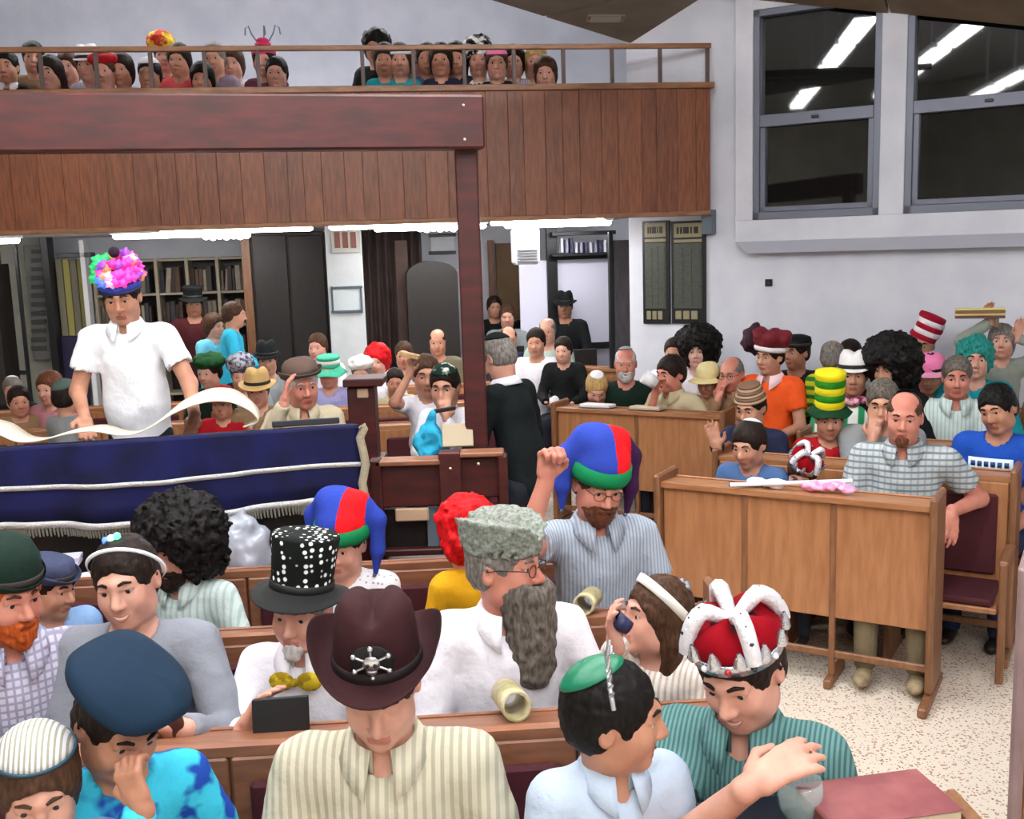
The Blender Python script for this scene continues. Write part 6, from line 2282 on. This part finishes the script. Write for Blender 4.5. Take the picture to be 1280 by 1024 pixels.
# ================================================================== UNDER THE BALCONY AND BEHIND THE PLATFORM
back = [
    # px, py, Y, yaw, scale, skin, hair, hat, shirt, label, extra options
    (242, 380, 11.4, 20, None, 'olive', ('short', 'black'), ('tophat', K_BLACK, K_BLACK, {'h': .1}), cloth('wine_robe', C(70, 24, 28)), 'person in a black hat and wine-red robe before the bookcase', dict(stand=True)),
    (293, 394, 10.6, 100, None, 'tan', ('short', 'brown'), None, K_CYAN, 'person in a bright cyan shirt turned sideways before the dark cupboard', dict(stand=True, s=.98)),
    (268, 408, 10.9, 60, None, 'fair', ('bob', 'brown'), None, cloth('cyan_pale', C(110, 190, 210)), 'person in a pale cyan top with brown bobbed hair', dict(stand=True, s=.95)),
    (262, 466, 9.0, -20, .85, 'fair', ('short', 'dark'), ('blobhat', cloth('green_fleece', C(24, 72, 36)), {'r': (.13, .13, .07)}), K_DGREEN, 'person in a wide green fleece hat', dict(row=(PBS[1], .55))),
    (302, 470, 8.8, 10, .88, 'fair', ('short', 'grey'), ('blobhat', cloth('grey_print', C(150, 150, 160), 'blotch', C(60, 60, 74), 26, .5)), K_GREY, 'child in a puffy grey patterned hat', dict(row=(PBS[1], .5))),
    (278, 504, 7.7, 0, .9, 'tan', ('short', 'dark'), ('cap', cloth('red_felt', C(150, 14, 26)), {'tilt': (0, -4, 0)}), K_RED, 'person in a big red cap behind the parchment loop', dict(row=(PBS[0], .55))),
    (322, 488, 7.9, 8, .85, 'fair', ('short', 'brown'), ('fedora', cloth('straw', C(204, 168, 110)), {'brim': .16}), K_BROWN, 'child in a straw hat beside the bowler-hatted man', dict(row=(PBS[0], .55))),
    (334, 450, 9.6, 10, None, 'tan', ('short', 'dark'), ('fedora', K_BLACK, {'brim': .14}), K_GREY, 'man in a black brimmed hat and grey shirt before the dark cupboard', dict(row=(PBS[2], -.28))),
    (397, 434, 10.6, -10, None, 'fair', ('short', 'brown'), None, K_WHITE, 'brown-haired man in white just behind the bowler hat', dict(row=(PBS[2], .55))),
    (411, 466, 8.9, 0, .9, 'fair', ('short', 'dark'), ('tallhat', [cloth('ring_teal', C(70, 170, 140)), cloth('ring_white', C(214, 224, 220))], cloth('ring_teal', C(70, 170, 140)), {'n': 3, 'bh': .03}), cloth('lilac_top', C(170, 170, 220)), 'child in a teal and white ringed hat and lilac top', dict(row=(PBS[1], .55))),
    (24, 502, 8.0, 30, .9, 'tan', ('short', 'dark'), None, K_BROWN, 'dark-haired person in brown at the far left behind the table', dict(row=(PBS[3], .5))),
    (84, 497, 7.2, 160, .95, 'tan', ('short', 'dark'), ('kippah', cloth('kippah_greygreen', C(84, 100, 90)), {'ang': 60, 'back': 20}), K_GREY, 'person with a grey-green kippah seen from behind beside the reader', dict(row=(PBS[3], -.3), stand=True, hs=1.0)),
    (16, 488, 9.2, 20, .98, 'fair', ('short', 'grey'), ('kippah', K_WHITE, {'ang': 40}), K_BLACK, 'grey-haired person with a white kippah at the far left', dict(row=(PBS[4], .5))),
    (62, 486, 8.6, -10, .92, 'fair', ('bob', 'auburn'), None, cloth('dusty_pink', C(190, 130, 140)), 'auburn-haired child in dusty pink left of the reader', dict(row=(PBS[3], .55))),
    (471, 452, 9.2, -6, .95, 'fair', ('wig', 'red'), None, K_WHITE, 'child in a curly red wig behind the lectern', dict(row=(PBS[2], -.28))),
    (452, 468, 8.2, 0, .92, 'fair', ('short', 'grey'), ('blobhat', cloth('white_grey', C(220, 216, 214)), {'r': (.105, .115, .07)}), K_WHITE, 'person in a white hat directly above the lectern top', dict(row=(PBS[1], .55))),
    (505, 444, 9.8, 0, None, 'tan', ('short', 'brown'), None, K_WHITE, 'brown-haired man in white left of the raised arm', dict(row=(PBS[2], .55))),
    (547, 428, 10.4, 0, None, 'tan', ('thin', 'dark'), None, cloth('olive_shirt', C(110, 104, 84)), 'balding man in an olive shirt behind the two boys', dict(row=(PBS[2], .55))),
    (494, 478, 8.4, 6, .85, 'olive', ('short', 'dark'), None, cloth('straw_shirt', C(190, 180, 140)), 'small dark-haired child in a straw-coloured shirt', dict(row=(PBS[1], .5))),
    (618, 384, 13.0, 10, None, 'tan', ('short', 'dark'), None, K_BLACK, 'dark-haired person in black at the back right of the post', {}),
    (634, 396, 12.4, 0, None, 'fair', ('short', 'brown'), None, K_GREY, 'brown-haired person in grey at the back right of the post', {}),
    (666, 384, 12.8, 0, None, 'tan', ('short', 'dark'), None, K_BLACK, 'person with hand at chin before the left whiteboard', dict(arms=dict(r=dict(to='face'), l=LAP))),
    (706, 383, 12.2, -10, None, 'olive', ('short', 'black'), ('fedora', K_BLACK, {'brim': .15}), K_BLACK, 'person in a wide black hat and black coat before the whiteboard', {}),
    (690, 390, 12.6, -10, None, 'olive', ('short', 'dark'), None, K_DGREEN, 'person in dark green beside the black whiteboard post', {}),
    (636, 424, 11.2, 10, None, 'tan', ('thin', 'dark'), None, K_NAVY, 'balding man in navy behind the man in the black suit', {}),
    (670, 428, 10.2, -12, None, 'tan', ('short', 'dark'), None, K_WHITE, 'young man in a white shirt right of the man in the black suit', {}),
    (684, 414, 10.8, -14, None, 'fair', ('thin', 'grey'), None, cloth('pale_green', C(176, 196, 184)), 'balding grey man in a pale green shirt', {}),
    (704, 438, 10.0, -16, .92, 'fair', ('short', 'dark'), None, K_BLACK, 'smiling child in black above the short oak pew', dict(smile=True)),
]
for (px, py, Y, yaw, s_, sk, hr, ht, sh, lab, op) in back:
    d = dict(s=None if 'row' in op else s_, yaw=yaw, skin=sk, hair=hr, hat=ht, shirt=sh, lod=2, head=(0, 6, 0), group='people behind the platform')
    d.update(op)
    person(lab, px, py, Y, **d)

# ================================================================== BALCONY
balc = [
    (8, 84, 9.2, 10, 'tan', ('short', 'black'), None, K_BLACK, 'dark-haired person in black with white collar at the left balcony end', dict(neck='collar', collar_mat=K_WHITE, lod=1)),
    (42, 72, 9.7, 20, 'tan', ('short', 'black'), None, K_BROWN, 'black-haired person whose head shows above the balcony rail at left', {}),
    (63, 92, 9.2, -6, 'fair', ('long', 'dark'), None, K_BLACK, 'smiling woman with long dark hair behind the balcony rail', dict(smile=True, lod=1)),
    (86, 84, 9.9, 0, 'fair', ('bob', 'brown'), None, K_MAROON, 'brown-haired woman in maroon on the balcony', {}),
    (110, 82, 9.5, 0, 'fair', ('bob', 'dark'), ('fedora', K_WHITE, {'brim': .12}), K_LAV, 'girl in a white hat on the balcony', {}),
    (131, 90, 9.3, 0, 'fair', ('short', 'brown'), ('blobhat', K_RED, {'r': (.11, .11, .06)}), K_WHITE, 'child in a red ruffled hat and white shirt on the balcony', {}),
    (152, 88, 9.4, 0, 'tan', ('bob', 'dark'), None, cloth('pale_lilac', C(204, 196, 220)), 'dark-haired girl in pale lilac on the balcony', {}),
    (187, 94, 9.2, 0, 'olive', ('short', 'black'), ('kippah', K_WHITE, {'ang': 60, 'back': 0}), cloth('rose_dark', C(110, 70, 90)), 'small child in a white cap leaning at the balcony rail', dict(s=.8)),
    (206, 70, 9.8, 10, 'fair', ('short', 'black'), ('blobhat', cloth('yellow_red', C(230, 200, 60), 'blotch', C(200, 60, 40), 12, .5), {'c': (-.02, 0, .06)}), K_RED, 'person in a yellow and red puffy hat on the balcony', {}),
    (224, 76, 9.6, 0, 'tan', ('bob', 'dark'), None, cloth('coral_shirt', C(230, 90, 96)), 'person in a coral shirt on the balcony', {}),
    (253, 100, 9.2, 4, 'olive', ('bob', 'black'), None, K_BLACK, 'small dark child crouching behind the balcony rail', dict(s=.75)),
    (268, 74, 9.6, 0, 'tan', ('short', 'grey'), None, cloth('mauve_shirt', C(150, 134, 150)), 'grey-haired person in mauve on the balcony', {}),
    (291, 80, 9.8, 0, 'fair', ('bob', 'brown'), None, K_WHITE, 'brown-haired person in white left of the pink feathered hat', {}),
    (330, 76, 9.5, 0, 'fair', ('bob', 'dark'), ('tallhat', [cloth('pink_felt', C(220, 60, 110))], K_PINK, {'n': 4, 'bh': .03, 'taper': .016, 'brim': 0}), cloth('plum_top', C(110, 60, 80)), 'person in a pink pointed hat with curly wires on the balcony', dict(extra=lambda c: [hadd(c, 'wire', tube_arr([(x * .3, 0, .12), (x * .8, 0, .2), (x, 0, .26), (x * 1.25, 0, .24), (x * 1.3, 0, .19)], .006, 5), plain('wire_grey', C(110, 116, 130), .5)) for x in (-.1, .02, .11)])),
    (346, 92, 9.4, 0, 'fair', ('short', 'black'), None, cloth('bottle_green', C(20, 80, 62)), 'child in bottle green at the right of the left balcony group', dict(s=.85)),
    (470, 60, 9.7, -10, 'olive', ('wig', 'black'), None, K_BLACK, 'person in a bushy black wig above the balcony rail', {}),
    (481, 76, 9.4, 0, 'olive', ('bob', 'black'), None, K_TEAL, 'dark-haired person in a teal dress on the balcony', {}),
    (500, 76, 9.4, 4, 'fair', ('bob', 'brown'), ('headband', K_WHITE, {'w': .02}), cloth('teal_dress_two', C(40, 160, 170)), 'girl with a white headband in a light teal dress on the balcony', {}),
    (516, 80, 9.7, 0, 'fair', ('bob', 'blond'), None, K_WHITE, 'fair-haired person in white beside the teal dresses', {}),
    (534, 74, 9.5, 0, 'tan', ('short', 'black'), None, cloth('slate_top', C(90, 96, 140)), 'black-haired person in slate blue on the balcony', {}),
    (551, 76, 9.3, 0, 'tan', ('bob', 'dark'), None, K_NAVY, 'dark-haired person in navy on the balcony', {}),
    (570, 74, 9.5, 0, 'tan', ('long', 'black'), None, cloth('charcoal_top', C(52, 52, 60)), 'long-haired person in charcoal above the beam end', {}),
    (598, 76, 9.5, 0, 'fair', ('short', 'dark'), ('blobhat', cloth('panda', C(236, 234, 232), 'blotch', C(16, 16, 18), 16, .52), {'r': (.12, .12, .11)}), cloth('black_white', C(230, 230, 230), 'dots', C(16, 16, 20), 22, .4), 'child in a black and white spotted hat on the balcony', {}),
    (621, 80, 9.3, 0, 'fair', ('short', 'brown'), ('kippah', K_PINK, {'ang': 70, 'back': 0}), K_DGREEN, 'child in a pink cap behind the balcony rail', {}),
    (642, 78, 9.5, 0, 'fair', ('bob', 'black'), None, K_LAV, 'black-haired person in lavender on the balcony', {}),
    (670, 78, 9.5, -6, 'fair', ('long', 'blond'), None, cloth('cream_top', C(222, 208, 150)), 'blond long-haired person in cream on the balcony', {}),
    (682, 92, 9.3, -6, 'fair', ('bob', 'brown'), None, cloth('pinkish_top', C(206, 140, 170)), 'child in a pink top at the right end of the balcony group', dict(s=.8)),
]
for (px, py, Y, yaw, sk, hr, ht, sh, lab, op) in balc:
    d = dict(yaw=yaw, hs=1.08, skin=sk, hair=hr, hat=ht, shirt=sh, lod=2, head=(0, 8, 0), group='people on the balcony', zf=ZB + .3, sw=.85)
    d.update(op)
    person(lab, px, py, Y + .35, **d)
# ================================================================== SMALL THINGS ON DESKS AND IN HANDS
def roll(label, px, py, Y, rad, length, yaw, pitch=0, m_=None, r_in=None):
    """open roll of parchment, its mouth towards the viewer"""
    p = at_depth(px, py, Y)
    n = 30
    th = np.linspace(0, 4.4 * math.pi, 60)
    rr = rad * (1 - .012 * th)
    V = np.concatenate([np.c_[rr * np.cos(th), np.full(60, y), rr * np.sin(th)] for y in (0, length)])
    i = np.arange(59)
    o = arr('parchment_roll', (V, np.stack([i, i + 1, i + 61, i + 60], -1)), m_ or M_PARCH)
    md = o.modifiers.new('thick', 'SOLIDIFY')
    md.thickness = .004
    o.location = p
    o.rotation_euler = (math.radians(pitch), 0, math.radians(yaw))
    tag(o, label, 'scroll', 'rolled parchments')
    return o


M_RINNER = mottled('parchment_olive', C(216, 202, 168), C(150, 144, 96), 12, .7)
roll('open parchment roll on the desk before the grey-bearded man', 646, 884, 2.74, .040, .2, 10, -12, M_RINNER)
roll('open parchment roll on the desk before the man raising his fist', 729, 757, 3.54, .036, .2, -14, -10, M_RINNER)


def slabbook(label, px, py, Y, w, h, t, rz, rx=0, ry=0, mc=None, name='book', cat='book', open_=False):
    p = at_depth(px, py, Y)
    e = empty(name, tuple(p), math.radians(rz), label, cat)
    R_ = (math.radians(rx), math.radians(ry), 0)
    box('pages', (-w / 2 + .004, w / 2, -h / 2 + .004, h / 2 - .004, .004, t - .004), plain('page_cream', C(206, 190, 158), .8), e, .002, None, R_)
    box('cover', (-w / 2, w / 2 + .004, -h / 2, h / 2, t - .004, t), mc, e, .002, None, R_)
    box('cover', (-w / 2, w / 2 + .004, -h / 2, h / 2, 0, .004), mc, e, .002, None, R_)
    box('spine', (-w / 2 - .004, -w / 2 + .004, -h / 2, h / 2, 0, t), mc, e, .003, None, R_)
    return e


c_red = mottled('cover_red', C(150, 84, 84), C(124, 62, 66), 10, .5)
c_navy = plain('cover_navy', C(20, 24, 40), .5)
zt_ = .978
p = at_height(1045, 1020, zt_ + .02)
b0 = empty('book', (p[0], p[1], zt_ - .002), math.radians(6), 'large open dark blue book lying on the oak desk corner', 'book')
box('cover', (-.3, .24, -.13, .1, .0, .006), c_navy, b0)
box('pages', (-.29, .23, -.124, .094, .006, .02), plain('page_grey', C(110, 108, 116), .8), b0)
box('cover', (-.3, .24, -.13, .1, .02, .026), c_navy, b0)
p = at_height(1098, 1004, zt_ + .05)
b1 = empty('book', (p[0], p[1], zt_ + .026), math.radians(10), 'red-covered book lying on the dark open book', 'book')
box('pages', (-.15, .15, -.09, .09, .004, .036), plain('page_cream', C(206, 190, 158), .8), b1)
box('cover', (-.155, .152, -.095, .095, .036, .041), c_red, b1)
box('cover', (-.155, .152, -.095, .095, 0, .004), c_red, b1)
box('spine', (-.16, -.152, -.095, .095, 0, .041), c_red, b1)
# clear plastic cup under the crowned man's hand
p = at_depth(1000, 1000, 2.2)
V, Fq = lathe_arr([(.03, 0), (.045, .03), (.052, .07), (.048, .10), (.046, .10), (.050, .07), (.043, .032), (.028, .004)], 28)
o = arr('plastic_cup', (V, Fq), plain('clear_cup', C(200, 222, 222), .12, alpha=.35, spec=.8))
o.location = (p[0], p[1], p[2] - .05)
tag(o, 'clear round plastic cup under the hand of the man in the crown', 'cup')
# black book of the top-hatted man, brown thing of the grey-shirted man
e = slabbook('black book with a white page held upright by the man in the top hat', 352, 902, 2.80, .15, .14, .02, 6, 78, 0, plain('cover_black', C(12, 12, 16), .5))
p = at_depth(218, 905, 2.78)
F = Field(axis(-.06, .06, .007), axis(-.06, .06, .007), axis(-.06, .07, .007))
F.ell((0, 0, 0), (.028, .02, .035), .01, noise=(60, .004))
F.ell((0, 0, .03), (.016, .016, .02), .015)
F.cap((0, 0, -.03), (.02, 0, -.05), .012, .008, .01)
o = arr('noisemaker', F.mesh(), mottled('brown_toy', C(96, 44, 40), C(60, 28, 26), 20, .5))
o.location = p
tag(o, 'small brown rattle held by the man in the grey shirt', 'rattle')
# cup at the girl's mouth, cup of the drinking man, harmonica-like thing of the boy
for (px_, py_, Y_, m_, lab, sc, rx) in ((786, 786, 2.86, plain('cup_navy', C(40, 46, 84), .4), 'small dark blue cup at the mouth of the girl with the headband', .9, -50), (820, 480, 8.0, plain('cup_white', C(230, 230, 232), .4), 'white cup at the mouth of the man in the tan shirt', 1.9, -55)):
    V, Fq = lathe_arr([(.018, 0), (.024, .0), (.03, .06), (.028, .06), (.021, .004), (.001, .004)], 20)
    o = arr('cup', (V * sc, Fq), m_)
    o.location = at_depth(px_, py_, Y_)
    o.rotation_euler = (0, math.radians(rx), 0)
    tag(o, lab, 'cup')
p = at_depth(556, 512, 5.74)
o = box('harmonica', (-.06, .06, -.012, .012, -.012, .012), plain('dark_metal', C(60, 56, 56), .3, .6), None, .004, tuple(p), (0, math.radians(-8), 0))
tag(o, 'dark bar-shaped toy held at the mouth of the boy in the green cap', 'toy')
p = at_depth(512, 444, 6.06)
o = box('wooden_block', (-.06, .06, -.02, .02, -.014, .014), mottled('block_wood', C(196, 160, 112), C(160, 124, 84), 9, .5, (1, 5, 5)), None, .004, tuple(p), (0, math.radians(14), math.radians(-10)))
tag(o, 'wooden rattle block held up in the raised hand beside the post', 'rattle')
# blue bag and open book in front of the boy in the green cap
p = at_depth(540, 548, 5.66)
F = Field(axis(-.14, .14, .012), axis(-.1, .1, .012), axis(-.02, .28, .012))
F.ell((-.02, 0, .09), (.08, .05, .1), .03, noise=(14, .035, 40, .008))
F.ell((.04, .01, .06), (.06, .045, .07), .02, noise=(18, .03, 40, .008))
F.cap((0, 0, .2), (.01, 0, .24), .03, .02, .03)
o = arr('cloth_bag', F.mesh(), cloth('bag_cyan', C(52, 170, 206), 'blotch', C(30, 120, 160), 16, .55))
o.location = (p[0], p[1], p[2] - .1)
tag(o, 'crumpled cyan bag before the boy in the green cap', 'bag')
slabbook('tan open book before the boy in the green cap', 572, 545, 5.6, .16, .13, .02, 4, 62, 0, plain('cover_tan', C(176, 160, 132), .6))
# board held overhead by the woman at the right wall
p = at_depth(1225, 393, 7.68)
e = empty('striped_board', tuple(p), math.radians(-16), 'flat yellow and brown striped rattle held overhead by the grey-haired woman', 'rattle')
for q, c_ in enumerate((C(214, 200, 130), C(120, 96, 60), C(206, 170, 120), C(96, 70, 60))):
    box('slat', (-.17, .17, -.02, .02, .03 - q * .02, .048 - q * .02), plain('slat_%d' % q, c_, .5), e, .003)
box('handle', (.1, .13, -.012, .012, -.1, -.03), plain('slat_1', C(120, 96, 60), .5), e)
# things on the front oak desk
dz = 1.0


def desk_pt(u_, v_):
    q = A0 + RE * u_ + RN * v_
    return (q[0], q[1], dz - .07 * v_ + .004)


F = Field(axis(-.14, .14, .01), axis(-.09, .09, .01), axis(-.02, .08, .01))
for q in range(10):
    F.ell((random.uniform(-.09, .09), random.uniform(-.05, .05), .012 + .02 * random.random()), (.045, .03, .012 + .012 * random.random()), .008, noise=(40, .006))
F.cut((0, 0, 0), (0, 0, -1))
o = arr('crumpled_paper', F.mesh(), plain('paper_white', C(234, 234, 238), .8))
o.location = desk_pt(.52, .13)
o.rotation_euler = (0, 0, RA)
tag(o, 'crumpled white paper on the oak desk before the boy in steel blue', 'paper')
F = Field(axis(-.16, .16, .01), axis(-.09, .09, .01), axis(-.02, .09, .01))
for q in range(12):
    F.ell((random.uniform(-.1, .1), random.uniform(-.04, .04), .015 + .025 * random.random()), (.045, .03, .02), .012, noise=(45, .010))
F.cut((0, 0, 0), (0, 0, -1))
o = arr('pink_cloth', F.mesh(), cloth('pink_feather', C(240, 140, 188), 'blotch', C(255, 190, 220), 24, .5))
o.location = desk_pt(.88, .12)
o.rotation_euler = (0, 0, RA)
tag(o, 'crumpled pink cloth on the oak desk before the crowned child', 'cloth')
a_, b_ = np.array(desk_pt(.40, -.02)), np.array(desk_pt(.98, .2))
o = arr('paper_tube', tube_arr([a_ + [0, 0, .02], b_ + [0, 0, .06]], .012, 12), plain('paper_white', C(234, 234, 238), .8))
tag(o, 'long thin white paper tube lying across the oak desk', 'tube')
o = box('booklet', (-.09, .09, -.06, .06, 0, .012), plain('black_gloss', C(20, 20, 24), .4), None, .003, desk_pt(.44, .12), (-.07, 0, RA + .3))
tag(o, 'thin black booklet under the white paper tube on the oak desk', 'booklet')
# books on the far desk of the right block, cards elsewhere
for (px_, py_, Y_, lab, mc) in ((738, 500, 8.5, 'open white book before the light-haired boy', plain('page_white', C(226, 222, 226), .7)), (790, 505, 8.3, 'open book lying before the drinking man', plain('page_tan', C(196, 180, 156), .7))):
    a = D0 + de * (.32 if px_ < 760 else .75) + dn * .12
    e = empty('book', (a[0], a[1], 1.0 - .07 * .12 + .008), math.atan2(de[1], de[0]), lab, 'book')
    box('pages', (-.13, .13, -.08, .08, 0, .03), mc, e, .008, None, (-.07, 0, 0))
    box('cover', (-.135, .135, -.085, .085, -.004, 0), c_navy, e, .002, None, (-.07, 0, 0))
# leavings at the left under the table
o = box('booklet_stack', [(-.06, .06, -.05, .05, 0, .02), (-.055, .062, -.048, .05, .02, .04)], plain('stack_blue', C(200, 200, 226), .6), None, .003, tuple(at_depth(76, 708, 4.42) + np.array([0, .06, -.01])), (0, 0, .2))
tag(o, 'small stack of white booklets on the ledge behind the boy in the cap', 'booklet')
p = at_depth(108, 724, 4.42)
V, Fq = lathe_arr([(.001, .02), (.02, .02), (.034, .012), (.04, 0)], 20)
o = arr('kippah', (V * 1.1, Fq), plain('satin_white', C(226, 222, 214), .6))
md = o.modifiers.new('thick', 'SOLIDIFY')
md.thickness = .004
o.location = p
tag(o, 'white skullcap lying on the ledge left of the afro wig', 'skullcap')
